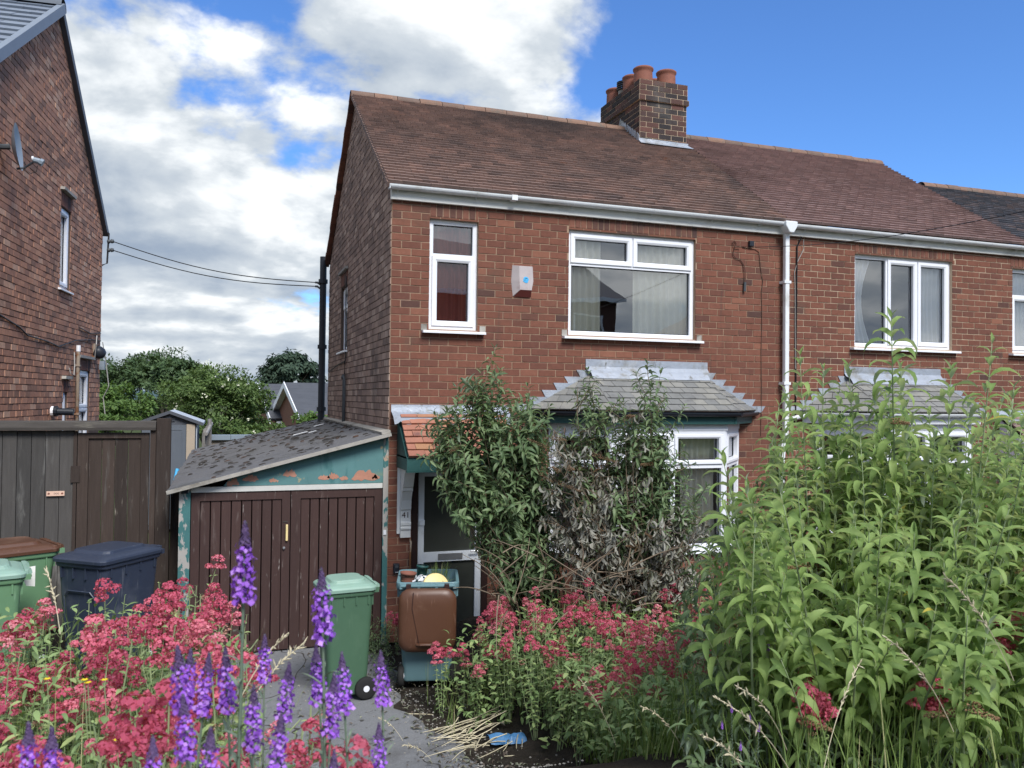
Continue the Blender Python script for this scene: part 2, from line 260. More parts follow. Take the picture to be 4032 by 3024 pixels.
std('alarm_strobe', [(0, (0.20, 0.05, 0.045)), (1, (0.22, 0.06, 0.05))], rough=0.4)
std('sign_plate', [(0, (0.66, 0.44, 0.33)), (1, (0.68, 0.46, 0.35))], rough=0.6, noise=(8.0, 0.12), dirt=((14.0, (0.45, 0.2, 0.13), 0.6, 0.72),))
std('ink', [(0, (0.05, 0.025, 0.028)), (1, (0.06, 0.03, 0.03))], rough=0.6)
std('door_white', [(0, (0.70, 0.74, 0.78)), (1, (0.72, 0.76, 0.80))], rough=0.45, noise=(2.0, 0.08), dirt=((3.0, (0.5, 0.52, 0.52), 0.58, 0.8),))
std('frame_brown', [(0, (0.035, 0.018, 0.016)), (1, (0.04, 0.02, 0.018))], rough=0.5)
std('stem_green', [(0, (0.22, 0.29, 0.14)), (1, (0.30, 0.36, 0.19))], rough=0.7)
std('stem_pale', [(0, (0.20, 0.27, 0.14)), (1, (0.27, 0.33, 0.19))], rough=0.7)
std('stem_brown', [(0, (0.13, 0.095, 0.065)), (1, (0.22, 0.17, 0.12))], rough=0.9)
std('bark', [(0, (0.08, 0.065, 0.05)), (1, (0.1, 0.08, 0.062))], rough=1.0, noise=(5.0, 0.4))
std('straw', [(0, (0.46, 0.41, 0.28)), (1, (0.60, 0.54, 0.38))], rough=0.9)
std('dead_flower', [(0, (0.19, 0.11, 0.06)), (1, (0.30, 0.19, 0.11))], rough=1.0)
leafmat('buddleia_leaf', [(0, (0.135, 0.215, 0.065)), (0.5, (0.205, 0.305, 0.092)), (0.9, (0.275, 0.38, 0.125)), (0.992, (0.30, 0.40, 0.14)), (1, (0.5, 0.40, 0.06))], (0.42, 0.48, 0.38), 0.62, 0.36, 22.0, 0.28)
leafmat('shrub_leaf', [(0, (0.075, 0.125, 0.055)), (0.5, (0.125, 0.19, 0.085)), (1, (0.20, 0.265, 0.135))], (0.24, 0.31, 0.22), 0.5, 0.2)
leafmat('withered_leaf', [(0, (0.10, 0.075, 0.06)), (0.3, (0.16, 0.13, 0.11)), (0.6, (0.17, 0.19, 0.125)), (0.9, (0.24, 0.25, 0.185)), (1, (0.34, 0.34, 0.28))], (0.27, 0.265, 0.225), 0.8, 0.1)
leafmat('valerian_leaf', [(0, (0.16, 0.25, 0.095)), (0.6, (0.26, 0.37, 0.15)), (1, (0.40, 0.48, 0.20))], (0.2, 0.3, 0.13), 0.55, 0.25)
leafmat('valerian_flower', [(0, (0.38, 0.060, 0.115)), (0.45, (0.58, 0.120, 0.195)), (0.8, (0.70, 0.21, 0.28)), (1, (0.80, 0.42, 0.45))], (0.60, 0.14, 0.21), 0.7, 0.3, 8.0, 0.28, 0.72)
leafmat('valerian_faded', [(0, (0.40, 0.19, 0.16)), (0.5, (0.52, 0.24, 0.21)), (1, (0.52, 0.36, 0.25))], (0.30, 0.15, 0.1), 0.8, 0.2)
leafmat('toadflax_flower', [(0, (0.30, 0.10, 0.66)), (0.5, (0.44, 0.16, 0.86)), (1, (0.64, 0.36, 0.96))], (0.28, 0.09, 0.62), 0.7, 0.3)
leafmat('toadflax_bud', [(0, (0.075, 0.045, 0.12)), (1, (0.12, 0.075, 0.17))], (0.10, 0.06, 0.15), 0.8, 0.1)
leafmat('toadflax_leaf', [(0, (0.15, 0.21, 0.15)), (1, (0.22, 0.27, 0.2))], (0.2, 0.25, 0.19), 0.7, 0.15)
leafmat('grass', [(0, (0.13, 0.21, 0.055)), (0.6, (0.21, 0.30, 0.085)), (0.9, (0.32, 0.37, 0.14)), (1, (0.50, 0.45, 0.26))], (0.15, 0.23, 0.07), 0.6, 0.3)
leafmat('yellow_petal', [(0, (0.85, 0.62, 0.02)), (1, (0.9, 0.7, 0.05))], (0.8, 0.6, 0.03), 0.6, 0.2)
leafmat('tree_leaf_dark', [(0, (0.045, 0.085, 0.036)), (0.6, (0.072, 0.122, 0.048)), (1, (0.12, 0.18, 0.08))], (0.10, 0.15, 0.075), 0.6, 0.2, 0.6, 0.3)
leafmat('tree_leaf_elder', [(0, (0.072, 0.125, 0.036)), (0.6, (0.108, 0.172, 0.05)), (1, (0.16, 0.225, 0.075))], (0.11, 0.165, 0.06), 0.6, 0.25, 0.6, 0.3)
leafmat('tree_leaf_light', [(0, (0.075, 0.14, 0.035)), (1, (0.14, 0.23, 0.06))], (0.13, 0.2, 0.06), 0.6, 0.25, 0.6, 0.3)
leafmat('conifer_needle', [(0, (0.03, 0.055, 0.036)), (1, (0.06, 0.095, 0.06))], (0.03, 0.055, 0.035), 0.8, 0.1, 0.6, 0.3)
leafmat('elder_blossom', [(0, (0.6, 0.6, 0.45)), (1, (0.75, 0.74, 0.6))], (0.55, 0.55, 0.42), 0.8, 0.2)

# ------------------------------------------------------------------ geometry helpers
class Fr:
    """local frame: origin, u (along), v (up), n (outward)"""
    def __init__(s, o, u, v=(0, 0, 1), n=None):
        s.o = np.array(o, float); s.u = np.array(u, float); s.v = np.array(v, float)
        s.u /= np.linalg.norm(s.u); s.v /= np.linalg.norm(s.v)
        s.n = np.cross(s.u, s.v) if n is None else np.array(n, float)
    def p(s, u, v, n=0.0):
        return s.o + s.u * u + s.v * v + s.n * n
WORLD = Fr((0, 0, 0), (1, 0, 0), (0, 0, 1))          # u = X, v = Z, n = -Y
class MB:
    def __init__(s):
        s.v = []; s.f = []
    def add(s, verts, faces):
        b = len(s.v)
        s.v += [tuple(map(float, q)) for q in verts]
        s.f += [tuple(b + i for i in fc) for fc in faces]
        return s
    def box(s, x0, x1, y0, y1, z0, z1):
        return s.add([(x0, y0, z0), (x1, y0, z0), (x1, y1, z0), (x0, y1, z0), (x0, y0, z1), (x1, y0, z1), (x1, y1, z1), (x0, y1, z1)],
                     [(3, 2, 1, 0), (4, 5, 6, 7), (0, 1, 5, 4), (1, 2, 6, 5), (2, 3, 7, 6), (3, 0, 4, 7)])
    def fbox(s, F, u0, u1, v0, v1, n0, n1):
        return s.add([F.p(u0, v0, n0), F.p(u1, v0, n0), F.p(u1, v1, n0), F.p(u0, v1, n0), F.p(u0, v0, n1), F.p(u1, v0, n1), F.p(u1, v1, n1), F.p(u0, v1, n1)],
                     [(3, 2, 1, 0), (4, 5, 6, 7), (0, 1, 5, 4), (1, 2, 6, 5), (2, 3, 7, 6), (3, 0, 4, 7)])
    def ring(s, F, u0, u1, v0, v1, wd, nb, nf, cham=0.012):
        """picture-frame ring with a sloped inner edge and mitred corners"""
        m = wd * 0.62
        def loop(e, n):
            return [F.p(u0 + e, v0 + e, n), F.p(u1 - e, v0 + e, n), F.p(u1 - e, v1 - e, n), F.p(u0 + e, v1 - e, n)]
        vs = loop(0, nb) + loop(0, nf - 0.004) + loop(0.004, nf) + loop(m, nf) + loop(wd, nf - cham) + loop(wd, nb)
        fs = []
        for k in range(5):
            for i in range(4):
                j = (i + 1) % 4
                fs.append((4 * k + i, 4 * k + j, 4 * k + 4 + j, 4 * k + 4 + i))
        return s.add(vs, fs)
    def prism(s, F, poly, n0, n1):
        k = len(poly)
        vs = [F.p(u, v, n0) for u, v in poly] + [F.p(u, v, n1) for u, v in poly]
        fs = [tuple(range(k - 1, -1, -1)), tuple(range(k, 2 * k))] + [(i, (i + 1) % k, k + (i + 1) % k, k + i) for i in range(k)]
        return s.add(vs, fs)
    def tube(s, pts, r, seg=6, cap=True):
        pts = [np.array(p, float) for p in pts]
        rs = r if isinstance(r, (list, tuple)) else [r] * len(pts)
        vs = []; fs = []
        ref = np.array([0.31, 0.17, 0.93])
        for i, p in enumerate(pts):
            t = pts[min(i + 1, len(pts) - 1)] - pts[max(i - 1, 0)]
            t = t / (np.linalg.norm(t) + 1e-9)
            a = np.cross(t, ref)
            if np.linalg.norm(a) < 0.05:
                a = np.cross(t, (1, 0, 0))
            a /= np.linalg.norm(a); b = np.cross(t, a)
            vs += [p + rs[i] * (math.cos(2 * math.pi * k / seg) * a + math.sin(2 * math.pi * k / seg) * b) for k in range(seg)]
        for i in range(len(pts) - 1):
            for k in range(seg):
                fs.append((i * seg + k, i * seg + (k + 1) % seg, (i + 1) * seg + (k + 1) % seg, (i + 1) * seg + k))
        if cap:
            fs += [tuple(range(seg - 1, -1, -1)), tuple(range((len(pts) - 1) * seg, len(pts) * seg))]
        return s.add(vs, fs)
    def lathe(s, prof, c, axis=(0, 0, 1), seg=16, a0=0.0, a1=2 * math.pi):
        """prof: (radius, height) pairs"""
        ax = np.array(axis, float); ax /= np.linalg.norm(ax)
        a = np.cross(ax, (0.3, 0.9, 0.2) if abs(ax[1]) < 0.9 else (1, 0, 0)); a /= np.linalg.norm(a); b = np.cross(ax, a)
        full = abs(a1 - a0 - 2 * math.pi) < 1e-6
        m = seg if full else seg + 1
        vs = []; fs = []
        for r, h in prof:
            for k in range(m):
                th = a0 + (a1 - a0) * k / seg
                vs.append(np.array(c) + ax * h + r * (math.cos(th) * a + math.sin(th) * b))
        for i in range(len(prof) - 1):
            for k in range(seg):
                k2 = (k + 1) % m
                fs.append((i * m + k, i * m + k2, (i + 1) * m + k2, (i + 1) * m + k))
        return s.add(vs, fs)
    def loft(s, loops, cap0=True, cap1=True):
        k = len(loops[0]); vs = [p for l in loops for p in l]; fs = []
        for i in range(len(loops) - 1):
            for j in range(k):
                fs.append((i * k + j, i * k + (j + 1) % k, (i + 1) * k + (j + 1) % k, (i + 1) * k + j))
        if cap0: fs.append(tuple(range(k - 1, -1, -1)))
        if cap1: fs.append(tuple(range((len(loops) - 1) * k, len(loops) * k)))
        return s.add(vs, fs)
    def mesh(s, name):
        me = bpy.data.meshes.new(name)
        me.from_pydata(s.v, [], s.f)
        return me
    def build(s, name, mat, parent=None, smooth=False, kind=None, label=None, at=None, bevel=0.0):
        me = s.mesh(name)
        return place(name, me, mat, parent, smooth, kind, label, bevel=bevel)
def wloc(o):
    v = Vector((0, 0, 0)); q = o
    while q is not None:
        v = v + q.location; q = q.parent
    return v
def place(name, me, mat, parent=None, smooth=False, kind=None, label=None, loc=None, bevel=0.0):
    """link a mesh given in world coordinates (or round loc); a parent only ever carries a location"""
    if mat is not None and not me.materials:
        me.materials.append(MAT[mat])
    if smooth and me.polygons and not me.polygons[0].use_smooth:
        me.polygons.foreach_set('use_smooth', [True] * len(me.polygons))
    o = bpy.data.objects.new(name, me)
    col.objects.link(o)
    if loc is not None:
        o.location = loc
    if parent is not None:
        o.parent = parent
        base = PBASE.get(parent.name)
        if base is not None:
            o.matrix_parent_inverse = Matrix.Translation(-base)
    if kind: o['kind'] = kind
    if label: o['label'] = label
    if bevel:
        b = o.modifiers.new('bevel', 'BEVEL'); b.width = bevel; b.segments = 2; b.limit_method = 'ANGLE'
    return o
PBASE = {}
def thing(name, label, cat, loc=(0, 0, 0), group=None):
    o = bpy.data.objects.new(name, None)
    o.empty_display_size = 0.2
    col.objects.link(o)
    o.location = loc
    PBASE[o.name] = Vector(loc)
    return tag(o, label, cat, group)
def tag(o, label, cat, group=None, kind=None):
    if label: o['label'] = label
    if cat: o['category'] = cat
    if group: o['group'] = group
    if kind: o['kind'] = kind
    return o
def np_mesh(name, V, Fq):
    """numpy vertices (N,3) and faces (M,k)"""
    me = bpy.data.meshes.new(name)
    V = np.ascontiguousarray(V, dtype=np.float32); Fq = np.ascontiguousarray(Fq, dtype=np.int32)
    k = Fq.shape[1]
    me.vertices.add(len(V)); me.vertices.foreach_set('co', V.ravel())
    me.loops.add(Fq.size); me.loops.foreach_set('vertex_index', Fq.ravel())
    me.polygons.add(len(Fq))
    me.polygons.foreach_set('loop_start', np.arange(0, Fq.size, k, dtype=np.int32))
    me.update(calc_edges=True)
    return me
def ray(x, y):
    """direction through a pixel of the 2212 px wide view"""
    x = x * 4032 / 2212.0; y = y * 4032 / 2212.0
    return cf + cr * ((x - 2016) / F_PX) - cu * ((y - 1512) / F_PX)
def at(x, y, depth):
    return ray(x, y) * depth + np.array([0, 0, EYE])
def in_view(p, m=0.03):
    q = np.array(p) - np.array([0, 0, EYE])
    d = q @ cf
    if d < 0.1: return False
    a, b = (q @ cr) / d * F_PX / 4032, (q @ cu) / d * F_PX / 4032
    return abs(a) < 0.5 + m and abs(b) < 0.375 + m
def clip(poly, a, b, c):
    """keep a*u + b*v <= c"""
    out = []
    for i in range(len(poly)):
        p, q = poly[i], poly[(i + 1) % len(poly)]
        dp, dq = a * p[0] + b * p[1] - c, a * q[0] + b * q[1] - c
        if dp <= 0: out.append(p)
        if dp * dq < 0:
            t = dp / (dp - dq)
            out.append((p[0] + t * (q[0] - p[0]), p[1] + t * (q[1] - p[1])))
    return out
def clip_convex(poly, conv):
    for i in range(len(conv)):
        (x0, y0), (x1, y1) = conv[i], conv[(i + 1) % len(conv)]
        poly = clip(poly, y1 - y0, -(x1 - x0), (y1 - y0) * x0 - (x1 - x0) * y0)
        if len(poly) < 3: return []
    return poly
def minus(rects, h):
    out = []
    for u0, u1, v0, v1 in rects:
        a0, a1, b0, b1 = h
        if a1 <= u0 or a0 >= u1 or b1 <= v0 or b0 >= v1:
            out.append((u0, u1, v0, v1)); continue
        if u0 < a0: out.append((u0, a0, v0, v1))
        if u1 > a1: out.append((a1, u1, v0, v1))
        m0, m1 = max(u0, a0), min(u1, a1)
        if v0 < b0: out.append((m0, m1, v0, b0))
        if v1 > b1: out.append((m0, m1, b1, v1))
    return out
def courses(u0, u1, v0, v1, L, H, j, holes=(), conv=None, off=0.5, row0=0, wob=0.0):
    """list of (polygon, v_low, v_high) of pieces laid in courses"""
    out = []
    r = row0; v = v0
    while v < v1 - 0.01:
        u = u0 - (L * off if r % 2 else 0.0)
        while u < u1 - 0.01:
            dl = L + (U_(-wob, wob) if wob else 0)
            a, b = max(u, u0) + j / 2, min(u + dl, u1) - j / 2
            rc = [(a, b, v + j / 2, min(v + H, v1) - j / 2)] if b - a > 0.025 else []
            for h in holes:
                rc = minus(rc, h)
            for q in rc:
                if q[1] - q[0] < 0.02 or q[3] - q[2] < 0.012: continue
                pl = [(q[0], q[2]), (q[1], q[2]), (q[1], q[3]), (q[0], q[3])]
                if conv: pl = clip_convex(pl, conv)
                if len(pl) >= 3: out.append((pl, v, v + H))
            u += dl
        v += H; r += 1
    return out
def lay(parent, name, rest, pcs, F, mat, thick, n_obj=300, tilt=0.0, jit=0.0012, pj=0.0015, base=0.0, variants=8, zmin=-9, score=None):
    """lay pieces on a face: the n_obj that show largest are objects of their own, the others one joined part"""
    items = []
    for pl, v0, v1 in pcs:
        cu_, cv_ = sum(p[0] for p in pl) / len(pl), sum(p[1] for p in pl) / len(pl)
        c = F.p(cu_, cv_, base)
        ar = abs(sum(pl[i][0] * pl[(i + 1) % len(pl)][1] - pl[(i + 1) % len(pl)][0] * pl[i][1] for i in range(len(pl)))) / 2
        dq = np.linalg.norm(c - np.array([0, 0, EYE]))
        sc_ = ar / dq ** 2 if (in_view(c, 0.0) and c[2] > zmin) else -1
        items.append((sc_ + U_(0, 1e-7), pl, v0, v1, c, cu_, cv_))
    if n_obj:
        items.sort(key=lambda t: -t[0])
    cache = {}
    mb = MB()
    for k, (sc_, pl, v0, v1, c, cu_, cv_) in enumerate(items):
        m = len(pl)
        single = k < n_obj and sc_ > 0
        def geo(o):
            pr = U_(-pj, pj); tu = U_(-pj, pj) * 2
            bt = [F.p(u, v, base) - o for u, v in pl]
            tp = [F.p(u + U_(-jit, jit), v + U_(-jit, jit), base + thick + pr + tu * (u - cu_) / 0.2 + tilt * (v1 - v) / (v1 - v0)) - o for u, v in pl]
            return bt + tp, [tuple(range(m, 2 * m))] + [(i, (i + 1) % m, m + (i + 1) % m, m + i) for i in range(m)]
        if single:
            key = (tuple((round(u - cu_, 3), round(v - cv_, 3)) for u, v in pl), random.randrange(variants))
            me = cache.get(key)
            if me is None:
                me = bpy.data.meshes.new(name)
                vv, ff = geo(c)
                me.from_pydata([tuple(x) for x in vv], [], ff)
                cache[key] = me
            place(name, me, mat, parent, loc=tuple(c))
        else:
            vv, ff = geo(0.0)
            mb.add(vv, ff)
    if mb.v:
        mb.build(rest, mat, parent, kind='stuff')
def panel(F, u0, u1, v0, v1, holes, n=0.0, conv=None, reveal=0.10):
    """flat wall sheet with rectangular openings and their reveals"""
    mb = MB()
    us = sorted({u0, u1} | {h[i] for h in holes for i in (0, 1)}); vs_ = sorted({v0, v1} | {h[i] for h in holes for i in (2, 3)})
    us = [u for u in us if u0 <= u <= u1]; vs_ = [v for v in vs_ if v0 <= v <= v1]
    for a, b in zip(us[:-1], us[1:]):
        for c, e in zip(vs_[:-1], vs_[1:]):
            mu, mv = (a + b) / 2, (c + e) / 2
            if any(h[0] < mu < h[1] and h[2] < mv < h[3] for h in holes): continue
            pl = [(a, c), (b, c), (b, e), (a, e)]
            if conv: pl = clip_convex(pl, conv)
            if len(pl) >= 3: mb.add([F.p(u, v, n) for u, v in pl], [tuple(range(len(pl)))])
    for h in holes:
        a, b, c, e = h
        for (p, q) in (((a, c), (a, e)), ((a, e), (b, e)), ((b, e), (b, c)), ((b, c), (a, c))):
            mb.add([F.p(*p, n), F.p(*q, n), F.p(*q, -reveal), F.p(*p, -reveal)], [(0, 1, 2, 3)])
    return mb
def window(parent, F, u0, u1, v0, v1, cells, sill=True, frame=0.055, mat='upvc', rec=0.045, sill_out=0.09, sill_side=0.08, label=None):
    """cells: (u0,u1,v0,v1,opens) as fractions of the frame's inside; returns the window part"""
    mb = MB()
    nb, nf = -rec - 0.06, -rec
    mb.ring(F, u0, u1, v0, v1, frame, nb, nf, 0.006)
    iu0, iu1, iv0, iv1 = u0 + frame, u1 - frame, v0 + frame, v1 - frame
    W, H = iu1 - iu0, iv1 - iv0
    cs = [(iu0 + a * W, iu0 + b * W, iv0 + c * H, iv0 + e * H, o) for a, b, c, e, o in cells]
    bar = 0.022
    for a in sorted({round(c[0], 4) for c in cs if c[0] > iu0 + 0.01}):
        for v_a, v_b in {(c[2], c[3]) for c in cs if abs(c[0] - a) < 0.002}:
            mb.fbox(F, a - bar, a + bar, v_a + 0.001, v_b - 0.001, nb, nf - 0.003)
    for a in sorted({round(c[2], 4) for c in cs if c[2] > iv0 + 0.01}):
        mb.fbox(F, iu0 - 0.002, iu1 + 0.002, a - bar, a + bar, nb, nf - 0.002)
    wn = mb.build('window', mat, parent, label=label)
    for a, b, c, e, o in cs:
        a += bar if a > iu0 + 0.01 else 0; c += bar if c > iv0 + 0.01 else 0
        b -= bar if b < iu1 - 0.01 else 0; e -= bar if e < iv1 - 0.01 else 0
        k = 0.0
        if o:
            MB().ring(F, a - 0.014, b + 0.014, c - 0.014, e + 0.014, 0.062, nb, nf + 0.014, 0.012).build('casement', mat, wn)
            k = 0.046
        MB().ring(F, a + k, b - k, c + k, e - k, 0.009, nb + 0.012, nb + 0.024, 0.0).build('glazing_gasket', 'black_plastic', wn)
        MB().add([F.p(a + k, c + k, nb + 0.016), F.p(b - k, c + k, nb + 0.016), F.p(b - k, e - k, nb + 0.016), F.p(a + k, e - k, nb + 0.016)], [(0, 1, 2, 3)]).build('pane', 'window_glass', wn)
    if sill:
        s = MB()
        s.prism(Fr(F.p(u0 - sill_side, v0 - 0.008, 0), F.n, F.v, F.u), [(-rec - 0.03, 0.0), (sill_out - 0.01, -0.014), (sill_out, -0.02), (sill_out, -0.042), (sill_out - 0.02, -0.042), (-rec - 0.03, -0.03)], 0, (u1 - u0) + 2 * sill_side)
        s.build('sill', mat, wn)
    return wn
def curtain(label, F, u0, u1, v0, v1, n, folds, mat, amp=0.03, taper=0.0):
    k = max(24, folds * 8); vs_ = []; fs = []
    rows = 7
    ph = U_(0, 6)
    for r in range(rows + 1):
        t = r / rows
        for i in range(k + 1):
            s_ = i / k
            uu = u0 + (u1 - u0) * (s_ * (1 - taper * math.sin(t * math.pi) * 0.5))
            nn = n + amp * math.sin(s_ * folds * 2 * math.pi + ph + 0.5 * math.sin(t * 3)) + amp * 0.4 * math.sin(s_ * folds * 4.7 + ph)
            vs_.append(F.p(uu, v0 + (v1 - v0) * t, nn))
    for r in range(rows):
        for i in range(k):
            a = r * (k + 1) + i
            fs.append((a, a + 1, a + k + 2, a + k + 1))
    o = MB().add(vs_, fs).build('curtain', mat, None, smooth=True)
    return tag(o, label, 'curtain')
def text_mesh(name, body, F, u, v, n, size, mat, parent, align='CENTER'):
    cu_ = bpy.data.curves.new(name, 'FONT')
    cu_.body = body; cu_.size = size; cu_.align_x = align; cu_.align_y = 'CENTER'; cu_.extrude = 0.0008
    tmp = bpy.data.objects.new(name + '_tmp', cu_)
    col.objects.link(tmp)
    me = bpy.data.meshes.new_from_object(tmp.evaluated_get(bpy.context.evaluated_depsgraph_get()))
    bpy.data.objects.remove(tmp); bpy.data.curves.remove(cu_)
    for vt in me.vertices:
        vt.co = Vector(F.p(u + vt.co.x, v + vt.co.y, n + vt.co.z))
    me.materials.clear()
    return place(name, me, mat, parent)
def sstep(a, b, x):
    t = np.clip((x - a) / (b - a), 0, 1)
    return t * t * (3 - 2 * t)

# ------------------------------------------------------------------ ground
def ground_z(X, Y):
    X = np.asarray(X, float); Y = np.asarray(Y, float)
    bank = 1.22 * sstep(6.3, 2.6, Y + np.where(X < 0.6, -1.2 * sstep(0.6, -0.6, X), 0.0))
    left = 0.30 * sstep(-0.45, -1.6, X) * sstep(4.0, 6.0, Y) * sstep(14, 11, Y)
    right = 0.26 * sstep(1.9, 3.0, X) * sstep(12, 9, Y)
    drop = -5.5 * sstep(17, 46, Y)
    return np.maximum(bank, np.maximum(left, right)) + drop
xs = np.concatenate([-np.geomspace(900, 14, 14), np.linspace(-12, 16, 113), np.geomspace(18, 900, 14)])
ys = np.concatenate([-np.geomspace(600, 6, 12), np.linspace(-4, 24, 113), np.geomspace(26, 2500, 22)])
XX, YY = np.meshgrid(xs, ys)
ZZ = ground_z(XX, YY)
near = (np.abs(XX) < 13) & (YY > -4) & (YY < 20)
ZZ = ZZ + np.where(near, rng.normal(0, 0.012, ZZ.shape), 0.0) - 0.02
nx, ny = len(xs), len(ys)
idx = np.arange(nx * ny).reshape(ny, nx)
Fq = np.stack([idx[:-1, :-1], idx[:-1, 1:], idx[1:, 1:], idx[1:, :-1]], -1).reshape(-1, 4)
gme = np_mesh('ground', np.stack([XX, YY, ZZ], -1).reshape(-1, 3), Fq)
gme.materials.append(MAT['soil']); gme.materials.append(MAT['field'])
cyf = np.repeat(((ys[:-1] + ys[1:]) / 2)[:, None], nx - 1, 1); cxf = np.repeat(((xs[:-1] + xs[1:]) / 2)[None, :], ny - 1, 0)
gme.polygons.foreach_set('material_index', ((cyf > 16) | (cyf < -3) | (np.abs(cxf) > 13)).astype(np.int32).ravel())
gme.polygons.foreach_set('use_smooth', np.ones(len(gme.polygons), bool))
tag(place('ground', gme, None), None, None, kind='structure')
# asphalt drive, a sheet over the soil with a ragged edge
dv, df = [], []
ny_, nx_ = 60, 26
for i in range(ny_ + 1):
    y = 1.2 + (9.6 - 1.2) * i / ny_
    xl = -0.5 + 0.05 * math.sin(y * 5) + (0.35 * (1 - (y - 1.2) / 5) if y < 6.2 else 0)
    xr = 1.62 + 0.10 * math.sin(y * 3.1 + 1) + 0.05 * math.sin(y * 11) + 0.10 * (7.5 - y) * (1 if y < 7.5 else 0.2) - 0.42 * max(0, 5.7 - y)
    for j in range(nx_ + 1):
        x = xl + (xr - xl) * j / nx_
        e = min(j, nx_ - j)
        dv.append((x, y, float(ground_z(x, y)) + (0.022 if e > 0 else -0.03) + U_(-0.002, 0.002)))
for i in range(ny_):
    for j in range(nx_):
        a = i * (nx_ + 1) + j
        df.append((a, a + 1, a + nx_ + 2, a + nx_ + 1))
tag(MB().add(dv, df).build('driveway', 'asphalt', smooth=True), None, None, kind='structure')
hv, hf = [], []
for i in range(41):
    x = -700 + i * 45
    h = 9 + 6 * math.sin(i * 0.7) + 4 * math.sin(i * 1.9)
    hv += [(x, 1500, -8), (x, 1500, h), (x, 1620, h - 6), (x, 1700, -8)]
    if i < 40:
        a = 4 * i
        hf += [(a, a + 4, a + 5, a + 1), (a + 1, a + 5, a + 6, a + 2), (a + 2, a + 6, a + 7, a + 3)]
tag(MB().add(hv, hf).build('hills', 'hill_haze_blue', smooth=True), None, None, kind='structure')

# ------------------------------------------------------------------ the semi-detached pair
Y0 = 9.2
BR, BH, BJ = 0.225, 0.084, 0.0115
EAVE_Y, EAVE_Z, RIDGE_Y, RIDGE_Z = 9.06, 5.15, 12.1, 7.21
SLOPE = math.hypot(RIDGE_Y - EAVE_Y, RIDGE_Z - EAVE_Z)
SV = (0, RIDGE_Y - EAVE_Y, RIDGE_Z - EAVE_Z)

def half_round(mb, p0, p1, r, seg=8, up=False, close=True):
    p0 = np.array(p0, float); p1 = np.array(p1, float)
    t = p1 - p0; t /= np.linalg.norm(t)
    z = np.array([0, 0, 1.0]); s_ = np.cross(t, z); s_ /= np.linalg.norm(s_)
    rows = []
    for rr in (r, r - 0.006):
        for p in (p0, p1):
            rows.append([p + s_ * rr * math.cos(a) + z * rr * (math.sin(a) if up else -math.sin(a)) for a in [math.pi * k / seg for k in range(seg + 1)]])
    vs_ = [q for rw in rows for q in rw]; m = seg + 1; fs = []
    for k in range(seg):
        fs.append((k, k + 1, m + k + 1, m + k))
        fs.append((2 * m + k, 3 * m + k, 3 * m + k + 1, 2 * m + k + 1))
        if close:
            fs.append((k, 2 * m + k, 2 * m + k + 1, k + 1)); fs.append((m + k, m + k + 1, 3 * m + k + 1, 3 * m + k))
    fs.append((0, m, 3 * m, 2 * m)); fs.append((m - 1, 3 * m - 1, 4 * m - 1, 2 * m - 1))
    return mb.add(vs_, fs)
def gutter_run(parent, x0, x1, y, z, r, mat, brackets, clipm):
    mb = MB(); half_round(mb, (x0, y, z), (x1, y, z), r, 10)
    for e in (x0, x1):
        mb.lathe([(0.0, 0), (r, 0)], (e, y, z), (1, 0, 0), 10) if False else None
    mb.fbox(WORLD, x0 - 0.006, x0 + 0.002, z - r, z, -y - r * 0.8, -y + r * 0.8)
    gt = mb.build('gutter', mat, parent, smooth=False)
    for bx in brackets:
        b = MB()
        pts = [(bx, y + math.cos(a) * (r + 0.004), z - math.sin(a) * (r + 0.004)) for a in np.linspace(-0.15, math.pi, 9)]
        for p, q in zip(pts[:-1], pts[1:]):
            b.add([(bx - 0.011, p[1], p[2]), (bx + 0.011, p[1], p[2]), (bx + 0.011, q[1], q[2]), (bx - 0.011, q[1], q[2])], [(0, 1, 2, 3)])
        b.box(bx - 0.008, bx + 0.008, y + r - 0.01, y + r + 0.035, z - r * 1.35, z - r * 0.2)
        b.build('gutter_bracket', clipm, gt)
    return gt
def roof_slope(parent, x0, x1, vmax, mat, n_obj, name='roof'):
    F = Fr((x0, EAVE_Y, EAVE_Z), (1, 0, 0), SV)
    mb = MB().add([F.p(0, 0, -0.02), F.p(x1 - x0, 0, -0.02), F.p(x1 - x0, vmax, -0.02), F.p(0, vmax, -0.02)], [(0, 1, 2, 3)])
    t = F.p(0, vmax, -0.02); back = 2 * RIDGE_Y - EAVE_Y
    mb.add([t, (x1, t[1], t[2]), (x1, back, EAVE_Z), (x0, back, EAVE_Z)], [(0, 1, 2, 3)])
    rf = mb.build(name, 'mortar_dark', parent)
    pcs = courses(0, x1 - x0, 0, vmax, 0.165, 0.1, 0.003, wob=0.003)
    lay(rf, 'roof_tile', 'roof_tiling', pcs, F, mat, 0.011, n_obj=n_obj, tilt=0.027, jit=0.0015, pj=0.0025, base=-0.005, variants=10)
    return rf, F
def ridge_run(parent, x0, x1, y, z, mat, L=0.33, r=0.115):
    n = max(1, round((x1 - x0) / L)); s_ = (x1 - x0) / n
    for i in range(n):
        mb = MB(); dz = U_(-0.006, 0.006)
        half_round(mb, (x0 + i * s_ + 0.004, y, z + dz), (x0 + (i + 1) * s_ - 0.004, y, z + dz + U_(-0.004, 0.004)), r, 8, up=True)
        mb.build('ridge_tile', mat, parent, smooth=False)
def lead_steps(parent, F, pts, mat='lead'):
    """stepped flashing pieces from a list of polygons in (u, v)"""
    for pl in pts:
        mb = MB().prism(F, pl, 0.007, 0.0125 + U_(0, 0.003))
        mb.build('lead_step', mat, parent)
